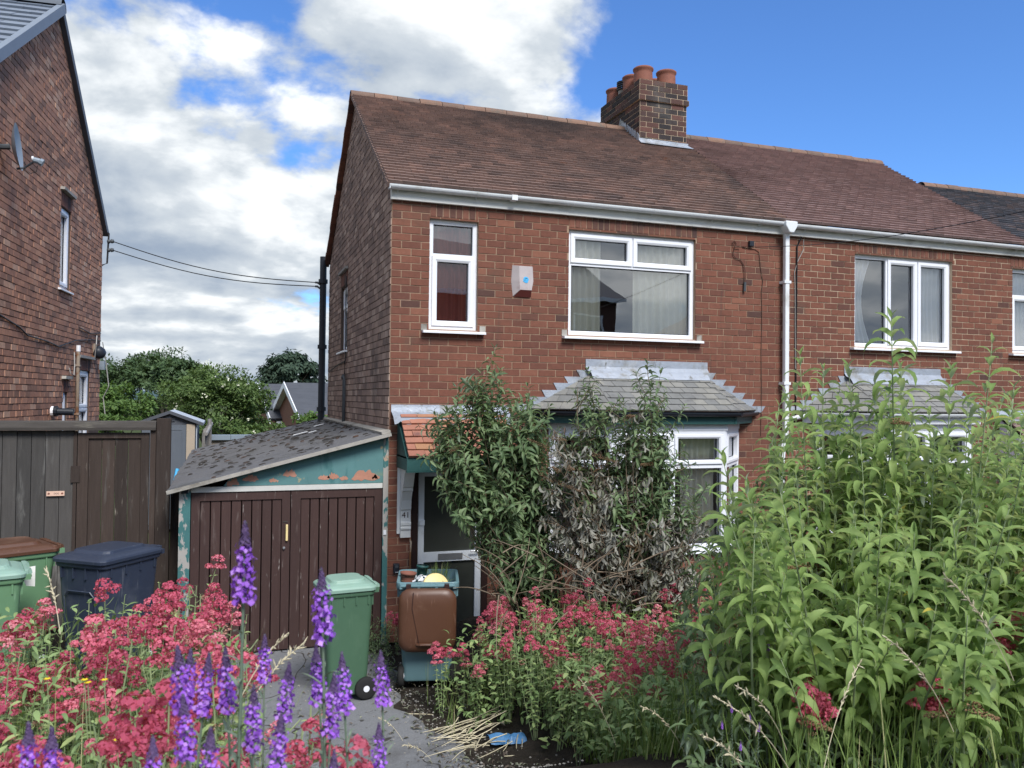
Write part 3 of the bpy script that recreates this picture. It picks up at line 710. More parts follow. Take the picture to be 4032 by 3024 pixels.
def bay(house, cx, gut_mat, fas_mat, labels, curtains=True):
    A, B, C, D_ = (cx - 1.33, Y0), (cx - 0.73, 8.58), (cx + 0.73, 8.58), (cx + 1.33, Y0)
    pl = [A, B, C, D_]
    body = MB()
    zs, zt = 0.98, 2.40
    for p, q in zip(pl[:-1], pl[1:]):
        L = math.hypot(q[0] - p[0], q[1] - p[1])
        F = Fr((p[0], p[1], 0), (q[0] - p[0], q[1] - p[1], 0))
        body.add([F.p(0, 0), F.p(L, 0), F.p(L, zs), F.p(0, zs)], [(0, 1, 2, 3)])
    body.f.append(tuple(len(body.v) + i for i in range(4)))
    body.v += [(p[0], p[1], zs) for p in pl]
    by = body.build('bay_window', 'mortar', house)
    hb_ = MB()
    for p, q in zip(pl[:-1], pl[1:]):
        L = math.hypot(q[0] - p[0], q[1] - p[1])
        hb_.fbox(Fr((p[0], p[1], 0), (q[0] - p[0], q[1] - p[1], 0)), 0, L, zt, 2.50, -0.10, -0.003)
    hb_.build('head_beam', 'upvc', by)
    MB().add([(p[0], p[1], 2.49) for p in pl], [(3, 2, 1, 0)]).build('bay_ceiling', 'upvc', by)
    for k, (p, q) in enumerate(zip(pl[:-1], pl[1:])):
        L = math.hypot(q[0] - p[0], q[1] - p[1])
        F = Fr((p[0], p[1], 0), (q[0] - p[0], q[1] - p[1], 0))
        lay(by, 'brick', 'brickwork', courses(0, L, 0, zs - 0.02, BR, BH, BJ), F, 'brick', 0.006, n_obj=0)
        cells = [(0, 0.5, 0.72, 1, 1), (0.5, 1, 0.72, 1, 1), (0, 0.5, 0, 0.72, 0), (0.5, 1, 0, 0.72, 0)] if k == 1 else [(0, 1, 0.72, 1, 1), (0, 1, 0, 0.72, 0)]
        # the bay's frames are sub-parts: built as flat children of the bay
        mb = MB(); fr = 0.06
        mb.ring(F, 0.0, L, zs, zt, fr, -0.07, 0.012, 0.008)
        W, H = L - 2 * fr, zt - zs - 2 * fr
        if k == 1: mb.fbox(F, L / 2 - 0.03, L / 2 + 0.03, zs + fr, zt - fr, -0.07, 0.009)
        mb.fbox(F, fr - 0.002, L - fr + 0.002, zs + fr + 0.72 * H - 0.03, zs + fr + 0.72 * H + 0.03, -0.07, 0.007)
        mb.build('window_frame', 'upvc', by)
        for a, b, c, e, o in cells:
            a, b, c, e = fr + a * W, fr + b * W, zs + fr + c * H, zs + fr + e * H
            a += 0.03 if a > fr + 0.01 else 0; b -= 0.03 if b < L - fr - 0.01 else 0
            c += 0.03 if c > zs + fr + 0.01 else 0; e -= 0.03 if e < zt - fr - 0.01 else 0
            k_ = 0.0
            if o:
                MB().ring(F, a - 0.012, b + 0.012, c - 0.012, e + 0.012, 0.05, -0.06, 0.026, 0.012).build('casement', 'upvc', by); k_ = 0.036
            MB().ring(F, a + k_, b - k_, c + k_, e - k_, 0.009, -0.05, -0.036, 0.0).build('glazing_gasket', 'black_plastic', by)
            MB().add([F.p(a + k_, c + k_, -0.045), F.p(b - k_, c + k_, -0.045), F.p(b - k_, e - k_, -0.045), F.p(a + k_, e - k_, -0.045)], [(0, 1, 2, 3)]).build('pane', 'window_glass', by)
        s_ = MB(); s_.prism(Fr(F.p(-0.02, zs - 0.006, 0), F.n, F.v, F.u), [(-0.05, 0.012), (0.07, -0.004), (0.075, -0.035), (-0.05, -0.03)], 0, L + 0.04)
        s_.build('sill', 'upvc', by)
        MB().fbox(F, -0.02, L + 0.02, zt - 0.002, 2.475, 0.0, 0.02).build('head_board', 'upvc', by)
        if curtains:
            if k == 1:
                curtain(labels[0], F, 0.06, 0.42, zs + 0.05, zt - 0.03, -0.16, 5, 'curtain_cream', 0.025, 0.3)
                curtain(labels[1], F, L - 0.55, L - 0.04, zs + 0.05, zt - 0.03, -0.16, 6, 'curtain_cream', 0.025, 0.15)
    # eaves: painted fascia, gutter and hipped slate roof
    o = 0.13
    E_ = [(cx - 1.60, Y0 - 0.01), (cx - 0.83, 8.45), (cx + 0.83, 8.45), (cx + 1.60, Y0 - 0.01)]
    zE, zT = 2.63, 3.06
    fa = MB()
    for p, q in zip(E_[:-1], E_[1:]):
        L = math.hypot(q[0] - p[0], q[1] - p[1])
        F = Fr((p[0], p[1], 0), (q[0] - p[0], q[1] - p[1], 0))
        fa.fbox(F, 0, L, 2.475, 2.60, -0.14, -0.04)
    fa.build('fascia', fas_mat, by)
    gt = MB()
    for p, q in zip(E_[:-1], E_[1:]):
        half_round(gt, (p[0], p[1] - 0.005, zE - 0.015), (q[0], q[1] - 0.005, zE - 0.015), 0.05, 8)
    gt.build('gutter', gut_mat, by)
    T1, T2 = (cx - 0.80, Y0 - 0.02, zT), (cx + 0.80, Y0 - 0.02, zT)
    P = [np.array((*p, zE)) for p in E_]
    T = [np.array(T1), np.array(T2)]
    MB().add([*P, *T], [(0, 1, 4), (1, 2, 5, 4), (2, 3, 5)]).build('roof_deck', 'mortar_dark', by)
    for tri, n_o in (((P[0], P[1], T[0]), 60), ((P[1], P[2], T[1], T[0]), 90), ((P[2], P[3], T[1]), 40)):
        o_, u = tri[0], tri[1] - tri[0]
        u = u / np.linalg.norm(u)
        nrm = np.cross(u, tri[2] - tri[0]); nrm /= np.linalg.norm(nrm)
        F = Fr(o_, u, np.cross(nrm, u))
        conv = [((p - o_) @ F.u, (p - o_) @ F.v) for p in tri]
        us = [c[0] for c in conv]; vs_ = [c[1] for c in conv]
        lay(by, 'slate', 'slating', courses(min(us) - 0.1, max(us) + 0.1, 0, max(vs_), 0.165, 0.137, 0.006, conv=conv, wob=0.006), F, 'slate', 0.006, n_obj=n_o, tilt=0.009, base=0.001, jit=0.002, pj=0.002)
    for a, b in ((P[1], T[0]), (P[2], T[1])):
        MB().tube([a + (0, 0, 0.012), b + (0, 0, 0.012)], 0.009, 6).build('hip_roll', 'slate', by)
    # lead over the head and stepped into the brick courses
    FW = Fr((0, Y0, 0), (1, 0, 0))
    ld = MB()
    prof = [(-0.006, 3.25), (-0.012, 3.25), (-0.014, 3.16), (-0.05, 3.115), (-0.085, 3.085), (-0.12, 3.045), (-0.14, 3.015), (-0.135, 3.01)]
    for (n0, z0), (n1, z1) in zip(prof[:-1], prof[1:]):
        w0 = 0.86 if z0 > 3.1 else 0.82; w1 = 0.86 if z1 > 3.1 else 0.82
        ld.add([(cx - w0, Y0 + n0, z0), (cx + w0, Y0 + n0, z0), (cx + w1, Y0 + n1, z1), (cx - w1, Y0 + n1, z1)], [(3, 2, 1, 0)])
    ld.build('lead_flashing', 'lead', by, smooth=True)
    steps = []
    hx = lambda z: 0.80 + (zT - z) / (zT - zE) * 0.80
    for k in range(6):
        z0 = zE - 0.02 + 0.084 * k; z1 = z0 + 0.086 + U_(-0.004, 0.006)
        e = U_(0.10, 0.135)
        for s_ in (1, -1):
            q = [(cx + s_ * (hx(z0) - 0.10), z0 - 0.02), (cx + s_ * (hx(z0) + e - 0.05), z0), (cx + s_ * (hx(z0) + e + U_(0, 0.012)), z1), (cx + s_ * (hx(z1) - 0.06), z1)]
            steps.append(q if s_ > 0 else q[::-1])
    lead_steps(by, FW, steps)
    return by
def canopy(house, x0, x1, tile_mat, paint, number):
    yF = 8.63
    mb = MB()
    mb.box(x0, x1, yF, yF + 0.03, 1.97, 2.12)
    for e in (x0, x1 - 0.03):
        mb.box(e, e + 0.03, yF + 0.03, Y0 - 0.002, 1.972, 2.118)
        mb.add([(e, yF + 0.03, 2.1), (e, Y0 - 0.03, 2.1), (e, Y0 - 0.03, 2.53), (e + 0.03, yF + 0.03, 2.1), (e + 0.03, Y0 - 0.03, 2.1), (e + 0.03, Y0 - 0.03, 2.53)], [(0, 2, 1), (3, 4, 5), (0, 3, 5, 2), (1, 2, 5, 4), (0, 1, 4, 3)])
    mb.box(x0 + 0.03, x1 - 0.03, yF + 0.03, Y0 - 0.003, 1.985, 2.0)
    mb.fbox(WORLD, x0 - 0.004, x1 + 0.004, 1.955, 1.978, -(yF + 0.05), -(yF - 0.012))
    cp = mb.build('door_canopy', paint, house)
    p0 = np.array([x0 + 0.012, yF - 0.02, 2.115]); p1 = np.array([x0 + 0.012, Y0 - 0.10, 2.555])
    F = Fr(p0, (1, 0, 0), p1 - p0)
    sl = np.linalg.norm(p1 - p0)
    lay(cp, 'roof_tile', 'roof_tiling', courses(0, x1 - x0 - 0.024, 0, sl, 0.19, 0.1, 0.004, wob=0.004), F, tile_mat, 0.012, n_obj=60, tilt=0.018, pj=0.003)
    ld = MB(); n = 60
    for i in range(n + 1):
        x = x0 - 0.07 + (x1 - x0 + 0.14) * i / n
        sc_ = abs(math.sin((x - x0) / 0.17 * math.pi)) ** 0.7 * 0.035
        ld.v += [(x, Y0 - 0.008, 2.675), (x, Y0 - 0.014, 2.60), (x, Y0 - 0.07, 2.575), (x, Y0 - 0.15, 2.535 - 0.0), (x, Y0 - 0.20 - sc_ * 0.9, 2.492 - sc_)]
    for i in range(n):
        for k in range(4):
            a = 5 * i + k
            ld.f.append((a, a + 1, a + 6, a + 5))
    ld.build('lead_flashing', 'lead', cp, smooth=True)
    prof = [(0, 1.18), (0.05, 1.18), (0.05, 1.265), (0.066, 1.275), (0.066, 1.295), (0.056, 1.305), (0.066, 1.32), (0.066, 1.345), (0.05, 1.36), (0.045, 1.48), (0.062, 1.50), (0.075, 1.60), (0.12, 1.70), (0.145, 1.715), (0.145, 1.745), (0.16, 1.76), (0.23, 1.90), (0.28, 1.968), (0, 1.968)]
    for k, cx in enumerate((x0 + 0.045, x1 - 0.155)):
        Fc = Fr((cx, Y0 - 0.008, 0), (0, -1, 0), (0, 0, 1), (1, 0, 0))
        cb = MB().prism(Fc, prof, 0, 0.115).build('corbel', 'white_gloss_old', cp)
        if k == 0:
            MB().fbox(Fr((cx, Y0 - 0.008, 0), (1, 0, 0)), -0.035, -0.002, 1.22, 1.966, 0, 0.018).build('back_plate', 'white_gloss_old', cp)
            if number:
                text_mesh('house_number', number, Fr((cx, Y0 - 0.008, 0), (1, 0, 0)), 0.058, 1.43, 0.049, 0.092, 'ink', cp)
    return cp

def front_wall(house, x0, x1, holes, soldiers, mat, mort, n_obj, dark=()):
    F = Fr((x0, Y0, 0), (1, 0, 0))
    H = [(a - x0, b - x0, c, d_) for a, b, c, d_ in holes]
    wl = panel(F, 0, x1 - x0, 0, 5.12, H, 0.0, reveal=0.13).build('wall', mort, house)
    S = [(a - x0, b - x0, c, d_) for a, b, c, d_ in soldiers]
    pcs = courses(0, x1 - x0, 0.0, 5.04, BR, BH, BJ, holes=H + S, wob=0.004)
    lay(wl, 'brick', 'brickwork', pcs, F, mat, 0.0055, n_obj=n_obj, zmin=2.6, pj=0.0016)
    for a, b, c, d_ in S:
        lay(wl, 'soldier_brick', 'soldier_course', courses(a, b, c, d_, 0.078, d_ - c, BJ, off=0.0), F, 'brick_dark', 0.006, n_obj=80)
    return wl, F
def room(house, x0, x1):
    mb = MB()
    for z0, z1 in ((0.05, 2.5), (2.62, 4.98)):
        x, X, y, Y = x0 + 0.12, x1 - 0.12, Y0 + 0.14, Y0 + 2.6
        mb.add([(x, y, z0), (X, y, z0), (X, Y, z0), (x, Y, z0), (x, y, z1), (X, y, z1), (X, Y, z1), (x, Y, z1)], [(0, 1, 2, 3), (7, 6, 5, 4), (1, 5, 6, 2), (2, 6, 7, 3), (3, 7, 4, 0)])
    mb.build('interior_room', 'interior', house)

# ---- number 41
HX0, HX1 = 1.75, 7.05
house = thing('brick_house', 'red brick semi-detached house with a slate-roofed bay and five-pot chimney', 'house', (4.4, 12.0, 0))
SW, BW_ = (2.19, 2.775, 3.545, 4.82), (3.925, 5.70, 3.54, 4.83)
DOOR, BAYH = (2.02, 2.93, 0.0, 1.99), (3.75, 6.29, 1.0, 2.45)
wallA, FA = front_wall(house, HX0, HX1, [SW, BW_, DOOR, BAYH], [(2.19, 2.775, 4.84, 5.04), (3.925, 5.72, 4.85, 5.04)], 'brick', 'mortar', 230)
# bricks on edge closing the sill ends
for x in (2.10, 2.80, 3.84, 5.72):
    MB().fbox(FA, x - HX0, x - HX0 + 0.07, 3.525, 3.60, 0.003, 0.010).build('sill_end_brick', 'concrete', wallA)
FX = Fr((0, Y0, 0), (1, 0, 0))
wa = window(house, FX, SW[0], SW[1], SW[2], SW[3], [(0, 1, 0.69, 1, 0), (0, 1, 0, 0.69, 1)])
wb = window(house, FX, BW_[0], BW_[1], BW_[2], BW_[3], [(0, 0.5, 0.70, 1, 1), (0.5, 1, 0.70, 1, 1), (0, 1, 0, 0.70, 0)])
curtain('dark red curtain behind the narrow upstairs window', FX, 2.22, 2.74, 3.58, 4.78, -0.13, 6, 'curtain_red', 0.02)
curtain('cream curtain drawn to the chimney-breast side of the wide upstairs window', FX, 3.96, 4.42, 3.58, 4.79, -0.145, 5, 'curtain_cream', 0.025)
curtain('cream curtain hanging past the middle of the wide upstairs window', FX, 4.86, 5.66, 3.58, 4.79, -0.15, 8, 'curtain_cream', 0.025)
room(house, HX0, HX1)
# gable wall
FG = Fr((HX0, 15.05, 0), (0, -1, 0))
GL = 15.05 - Y0
gpoly = [(0, 0), (GL, 0), (GL, 5.1), (GL - (RIDGE_Y - Y0), 7.16), (0, 5.1)]
GW = (1.62, 2.36, 3.49, 4.50)
gw = panel(FG, 0, GL, 0, 7.2, [GW], 0.0, conv=gpoly, reveal=0.12).build('gable_wall', 'mortar_dark', house)
lay(gw, 'brick', 'brickwork', courses(0, GL, 1.68, 7.2, BR, BH, BJ, holes=[GW, (1.60, 2.38, 4.50, 4.72)], conv=gpoly, wob=0.004), FG, 'brick_gable', 0.006, n_obj=70, zmin=2.4, pj=0.003)
lay(gw, 'soldier_brick', 'soldier_course', courses(1.62, 2.36, 4.51, 4.71, 0.078, 0.2, BJ, off=0), FG, 'brick_dark', 0.008, n_obj=0)
MB().fbox(FG, 1.55, 2.43, 4.715, 4.755, 0.0, 0.05).build('drip_stone', 'concrete', gw)
window(house, FG, *GW, [(0, 1, 0.66, 1, 1), (0, 1, 0, 0.66, 0)], sill_out=0.06)
# rear and hidden walls close the shell
MB().add([(HX0, 15.05, 0), (14.6, 15.05, 0), (14.6, 15.05, 5.1), (HX0, 15.05, 5.1)], [(0, 1, 2, 3)]).build('rear_wall', 'mortar', house)
# roof of number 41
rfA, FRA = roof_slope(house, 1.68, HX1, SLOPE, 'roof_tile', 300)
ridge_run(rfA, 1.66, 6.10, RIDGE_Y, RIDGE_Z - 0.07, 'ridge_tile')
vg = MB()
for i in range(37):
    v = 0.1 * i
    vg.add([FRA.p(-0.012, v, -0.055), FRA.p(0.05, v, -0.055), FRA.p(0.05, v + 0.099, -0.045), FRA.p(-0.012, v + 0.099, -0.045), FRA.p(-0.012 + U_(0, .006), v, 0.006), FRA.p(0.05, v, 0.006), FRA.p(0.05, v + 0.099, -0.008), FRA.p(-0.012, v + 0.099, -0.008)], [(3, 2, 1, 0), (4, 5, 6, 7), (0, 1, 5, 4), (1, 2, 6, 5), (2, 3, 7, 6), (3, 0, 4, 7)])
vg.build('verge', 'roof_tile', rfA)
FRB = Fr((1.68, 2 * RIDGE_Y - EAVE_Y, EAVE_Z), (-1, 0, 0), (0, -SV[1], SV[2]))
vg = MB()
for i in range(24):
    vg.fbox(FRB, -0.06, 0.012 + U_(0, 0.012), 0.153 * i, 0.153 * i + 0.15, -0.06, 0.008)
vg.build('rear_verge', 'brick_dark', rfA)
MB().box(HX0 - 0.02, HX1, Y0 - 0.055, Y0 - 0.002, 4.99, 5.135).build('fascia', 'fascia_white', house)
gutter_run(house, 1.70, HX1 + 0.02, Y0 - 0.115, 5.135, 0.050, 'gutter_white', [1.80, 2.72, 3.93, 5.02, 5.9, 6.62], 'gutter_white')
MB().box(3.13, 3.20, Y0 - 0.172, Y0 - 0.06, 5.078, 5.139).build('gutter_union', 'gutter_white', house)
dp = MB()
dp.box(7.005, 7.070, Y0 - 0.115, Y0 - 0.05, 2.25, 5.02)
dp.prism(Fr((6.96, Y0 - 0.2, 5.02), (1, 0, 0)), [(0.045, -0.03), (0.11, -0.03), (0.17, 0.06), (0.17, 0.125), (-0.015, 0.125), (-0.015, 0.06)], -0.15, 0.0)
dpo = dp.build('downpipe', 'gutter_white', house, bevel=0.012)
for z in (4.33, 2.98):
    MB().box(6.985, 7.09, Y0 - 0.122, Y0 - 0.004, z, z + 0.035).build('pipe_clip', 'gutter_white', dpo)
MB().tube([(7.037, Y0 - 0.08, 2.26), (7.0, Y0 - 0.085, 2.15), (6.98, Y0 - 0.09, 1.9), (6.98, Y0 - 0.09, 0.1)], 0.034, 8).build('pipe_foot', 'gutter_white', dpo)
# chimney
CX0, CX1, CY0, CY1 = 6.11, 6.95, 11.52, 12.92
cm = MB()
cm.box(CX0, CX1, CY0, CY1, 6.3, 7.50); cm.box(CX0 - 0.03, CX1 + 0.03, CY0 - 0.03, CY1 + 0.03, 7.50, 7.58); cm.box(CX0 - 0.012, CX1 + 0.012, CY0 - 0.012, CY1 + 0.012, 7.58, 7.83)
ch = cm.build('chimney', 'mortar_pale', house)
for (z0, z1, e, r0) in ((6.66, 7.50, 0.0, 0), (7.495, 7.58, 0.03, 1), (7.58, 7.83, 0.012, 0)):
    lay(ch, 'brick', 'brickwork', courses(0, CX1 - CX0 + 2 * e, z0, z1, BR, BH, 0.012, row0=r0), Fr((CX0 - e, CY0 - e, 0), (1, 0, 0)), 'brick_chimney', 0.006, n_obj=70)
    lay(ch, 'brick', 'brickwork', courses(0, CY1 - CY0 + 2 * e, z0, z1, BR, BH, 0.012, row0=1 - r0), Fr((CX0 - e, CY1 + e, 0), (0, -1, 0)), 'brick_chimney', 0.006, n_obj=0)
fl = MB()
fl.loft([[(CX0 - 0.015, CY0 - 0.015, 7.832), (CX1 + 0.015, CY0 - 0.015, 7.832), (CX1 + 0.015, CY1 + 0.015, 7.832), (CX0 - 0.015, CY1 + 0.015, 7.832)], [(CX0 + 0.12, CY0 + 0.12, 7.88), (CX1 - 0.12, CY0 + 0.12, 7.88), (CX1 - 0.12, CY1 - 0.12, 7.88), (CX0 + 0.12, CY1 - 0.12, 7.88)]])
fl.build('flaunching', 'concrete', ch)
for k, (px, py) in enumerate([(6.28, 11.74), (6.70, 11.74), (6.28, 12.12), (6.70, 12.16), (6.28, 12.74)]):
    MB().lathe([(0.155, 7.84), (0.15, 8.0), (0.147, 8.04), (0.165, 8.06), (0.168, 8.085), (0.15, 8.10), (0.12, 8.10), (0.118, 7.9)], (px, py, 0), seg=20).build('chimney_pot', 'clay_pot', ch, smooth=True)
fc = MB().lathe([(0.09, 7.85), (0.09, 7.98)], (6.28, 12.43, 0), seg=16).build('flue_liner', 'concrete', ch, smooth=True)
mb = MB()
for i in range(4):
    mb.lathe([(0.10, 7.975 + i * 0.035), (0.118, 7.985 + i * 0.035), (0.118, 8.0 + i * 0.035), (0.10, 8.006 + i * 0.035)], (6.28, 12.43, 0), seg=16)
mb.lathe([(0.118, 8.12), (0.0, 8.135)], (6.28, 12.43, 0), seg=16)
mb.build('flue_cowl', 'black_plastic', ch)
def roof_v(y): return (y - EAVE_Y) / (RIDGE_Y - EAVE_Y) * SLOPE
FC = Fr((0, EAVE_Y, EAVE_Z), (1, 0, 0), SV)
MB().prism(FC, [(CX0 - 0.04, roof_v(CY0) - 0.12), (CX1 + 0.07, roof_v(CY0) - 0.12), (CX1 + 0.02, roof_v(CY0) + 0.02), (CX0 - 0.02, roof_v(CY0) + 0.02)], 0.034, 0.040).build('lead_apron', 'lead', ch)
MB().fbox(Fr((CX0 - 0.02, CY0, 0), (1, 0, 0)), 0, CX1 - CX0 + 0.05, 6.70, 6.89, 0.007, 0.012).build('lead_apron_upstand', 'lead', ch)
FS = Fr((CX0, RIDGE_Y, 0), (0, -1, 0))
st = []
for k in range(8):
    u0 = RIDGE_Y - CY0 - 0.085 * (k + 1); z = EAVE_Z + (RIDGE_Y - u0 - EAVE_Y) / (RIDGE_Y - EAVE_Y) * (RIDGE_Z - EAVE_Z)
    st.append([(u0 - 0.06, z - 0.03), (u0 + 0.09, z - 0.10), (u0 + 0.085, z + 0.06), (u0 + 0.02, z + 0.13)])
lead_steps(ch, FS, st)
# bay, canopy and door of number 41
bayA = bay(house, 5.02, 'black_plastic', 'teal_dark_paint', ('cream curtain at the shrub side of the ground-floor bay', 'pleated cream curtain at the downpipe side of the ground-floor bay'))
canA = canopy(house, 1.84, 3.10, 'orange_tile', 'teal_dark_paint', '41')
dj = MB()
dj.box(2.025, 2.095, Y0 - 0.005, Y0 + 0.1, 0.0, 1.985); dj.box(2.86, 2.925, Y0 - 0.005, Y0 + 0.1, 0.0, 1.985); dj.box(2.095, 2.86, Y0 - 0.004, Y0 + 0.1, 1.93, 1.986)
djo = dj.build('door_frame', 'frame_brown', house)
FD = Fr((2.10, Y0 + 0.035, 0), (1, 0, 0))
dr_ = MB()
DW = 0.755
dr_.ring(FD, 0, DW, 0.03, 1.925, 0.072, -0.04, 0.022, 0.006)
dr_.fbox(FD, 0.07, DW - 0.07, 0.875, 0.985, -0.04, 0.018)
do = dr_.build('front_door', 'door_white', house)
for a, b in ((0.985, 1.853), (0.10, 0.875)):
    MB().add([FD.p(0.07, a, -0.01), FD.p(DW - 0.07, a, -0.01), FD.p(DW - 0.07, b, -0.01), FD.p(0.07, b, -0.01)], [(0, 1, 2, 3)]).build('glass_panel', 'door_glass', do)
MB().fbox(FD, 0.24, 0.53, 0.895, 0.965, 0.018, 0.026).build('letter_plate', 'metal_grey', do)
MB().fbox(FD, 0.02, 0.075, 1.30, 1.36, 0.02, 0.034).build('hinge', 'door_white', do)
MB().tube([FD.p(DW - 0.035, 0.98, 0.02), FD.p(DW - 0.035, 0.98, 0.06), FD.p(DW - 0.14, 0.98, 0.06)], 0.009, 6).build('door_handle', 'metal_grey', do)
MB().box(2.02, 2.93, Y0 + 0.02, Y0 + 0.4, 0.0, 0.03).build('threshold', 'concrete', house)
# ---- soil stack and pipes on the gable
sp = MB().tube([(1.64, 15.10, 1.6), (1.64, 15.10, 5.28)], 0.062, 10)
for z in (4.80, 3.62, 2.5):
    sp.tube([(1.64, 15.10, z), (1.64, 15.10, z + 0.07)], 0.085, 10)
sp.build('soil_pipe', 'black_plastic', house, smooth=False)
MB().tube([(1.69, 12.72, 3.05), (1.70, 12.64, 3.08), (1.705, 12.62, 3.0), (1.705, 12.62, 2.2)], [0.022, 0.026, 0.026, 0.026], 8).build('waste_pipe', 'dish_dark', house, smooth=True)
MB().tube([(1.72, 14.6, 3.20), (1.72, 13.6, 3.27), (1.72, 12.7, 3.30), (1.72, 12.72, 3.1), (1.72, 12.85, 2.9)], 0.010, 5).build('gable_cable', 'black_cable', house)
MB().tube([(1.72, 12.66, 4.6), (1.72, 12.64, 3.3)], 0.008, 5).build('gable_cable', 'black_cable', house)

# ---- the adjoining house
house2 = thing('brick_house', 'red brick house joined beyond the white downpipe with a three-light upstairs window', 'house', (10.0, 12.0, 0))
NW, NW2, BAY2 = (8.24, 10.01, 3.535, 4.83), (11.19, 11.80, 3.535, 4.81), (7.65, 10.19, 1.0, 2.45)
wallB, FB = front_wall(house2, HX1, 14.6, [NW, NW2, BAY2], [(8.24, 10.05, 4.85, 4.965), (11.15, 11.84, 4.83, 5.02)], 'brick', 'mortar_pale', 300)
window(house2, FX, *NW, [(0, 0.335, 0, 1, 0), (0.335, 0.665, 0, 1, 1), (0.665, 1, 0, 1, 1)])
window(house2, FX, *NW2, [(0, 1, 0.69, 1, 0), (0, 1, 0, 0.69, 1)])
curtain('white curtain tied aside in the three-light upstairs window by the cable', FX, 8.28, 8.62, 3.6, 4.78, -0.145, 4, 'curtain_white', 0.02, 0.9)
curtain('white curtain gathered behind the last light of the three-light upstairs window', FX, 9.52, 9.96, 3.6, 4.78, -0.145, 5, 'curtain_white', 0.02, 0.2)
curtain('pale blind in the upstairs window cut by the picture edge', FX, 11.22, 11.78, 3.58, 4.76, -0.13, 7, 'curtain_white', 0.01)
room(house2, HX1, 14.6)
rfB, FRC = roof_slope(house2, HX1 + 0.004, 11.38, SLOPE, 'roof_tile_worn', 240)
ridge_run(rfB, 6.98, 11.40, RIDGE_Y, RIDGE_Z - 0.07, 'ridge_tile')
VL = (6.57 - EAVE_Z) / (RIDGE_Z - EAVE_Z) * SLOPE
rfC, FRD = roof_slope(house2, 11.384, 15.2, VL, 'roof_tile_slate_grey', 60, 'lower_roof')
pl_ = FRD.p(0, VL, 0)
ridge_run(rfC, 11.40, 15.2, pl_[1], pl_[2] - 0.06, 'ridge_tile', L=0.27)
vg = MB()
for i in range(37):
    v = 0.1 * i
    vg.fbox(FRC, 11.38 - HX1 - 0.05, 11.38 - HX1 + 0.03, v, v + 0.099, -0.05, -0.003)
vg.build('verge', 'roof_tile_worn', rfB)
MB().add([(11.39, RIDGE_Y, RIDGE_Z), (11.39, 11.1, 6.5), (11.39, 13.1, 6.5)], [(0, 1, 2)]).build('gable_peak', 'mortar', house2)
MB().box(HX1 + 0.004, 14.6, Y0 - 0.055, Y0 - 0.002, 4.985, 5.12).build('fascia', 'fascia_white', house2)
gutter_run(house2, HX1 + 0.06, 14.6, Y0 - 0.115, 5.122, 0.050, 'gutter_white', [7.35, 8.16, 8.98, 9.80, 10.62, 11.2, 11.5], 'gutter_white')
bayB = bay(house2, 8.92, 'gutter_white', 'upvc', ('', ''), curtains=False)
canB = canopy(house2, 10.9, 12.1, 'roof_tile', 'upvc', None)
MB().tube([(7.075, Y0 - 0.02, 2.5), (7.35, Y0 - 0.10, 2.58)], 0.03, 8).build('bay_spout', 'gutter_white', bayB)

# ------------------------------------------------------------------ neighbour's gable on the left
ang = math.radians(4.5)
dr = np.array([math.sin(ang), math.cos(ang), 0.0])
FL = Fr((-2.558, 11.381, 0), dr)
hl = thing('brick_house', 'tall brick house end with a satellite dish and grey tiled roof beside the wooden gate', 'house', (-5.0, 13.0, 0))
LP = [(-1.12, 0.0), (5.17, 0.0), (5.17, 5.74), (2.03, 8.34), (-1.12, 6.26)]
LW1, LW2, LW3 = (2.44, 3.0, 4.36, 5.58), (3.58, 4.42, 1.0, 3.15), (2.74, 3.0, 1.4, 2.78)
LH = [LW1, LW2, LW3]
lint = [(2.42, 3.02, 5.58, 5.80), (3.56, 4.44, 3.15, 3.34), (2.72, 3.02, 2.78, 2.98)]
lw = panel(FL, -1.12, 5.17, 0, 8.4, LH, 0.0, conv=LP, reveal=0.13).build('gable_wall', 'mortar_dark', hl)
lay(lw, 'brick', 'brickwork', courses(-1.12, 5.17, 2.2, 8.4, BR, BH, BJ, holes=LH + lint, conv=LP, wob=0.006), FL, 'brick_neighbour', 0.007, n_obj=230, zmin=2.4, pj=0.0035)
for q in lint:
    lay(lw, 'soldier_brick', 'soldier_course', courses(q[0], q[1], q[2], q[3], 0.078, q[3] - q[2], BJ, off=0), FL, 'brick_dark', 0.009, n_obj=0)
for u0, u1, z in ((2.36, 3.06, 5.81), (3.50, 4.52, 3.35), (2.64, 3.08, 2.985)):
    MB().prism(FL, [(u0, z), (u1, z), (u1 - 0.02, z + 0.045), (u0 + 0.02, z + 0.045)], 0.0, 0.07).build('drip_stone', 'concrete', lw)
window(hl, FL, *LW1, [(0, 1, 0, 1, 1)], sill_out=0.05, rec=0.03)
window(hl, FL, *LW2, [(0, 1, 0.72, 1, 1), (0, 1, 0, 0.72, 1)], rec=0.03)
window(hl, FL, *LW3, [(0, 1, 0, 1, 1)], rec=0.03, sill=False)
lv = MB()
for i in range(12):
    lv.fbox(FL, 3.64, 4.36, 1.2 + i * 0.1, 1.27 + i * 0.1, -0.2, -0.19)
lv.build('window_blind', 'curtain_white', hl)
o_ = FL.p(-1.12, 0, 0); o2 = FL.p(5.17, 0, 0); bx = -FL.n * 7.0
MB().add([o_, o_ + bx, o_ + bx + (0, 0, 5.7), o_ + (0, 0, 5.7), o2, o2 + bx, o2 + bx + (0, 0, 5.7), o2 + (0, 0, 5.7)], [(0, 1, 2, 3), (7, 6, 5, 4), (1, 5, 6, 2), (0, 4, 5, 1), (3, 2, 6, 7)]).build('side_walls', 'brick_neighbour', hl)
ridge = FL.p(2.03, 8.40, 0.06); ef = FL.p(-1.30, 6.18, 0.06)
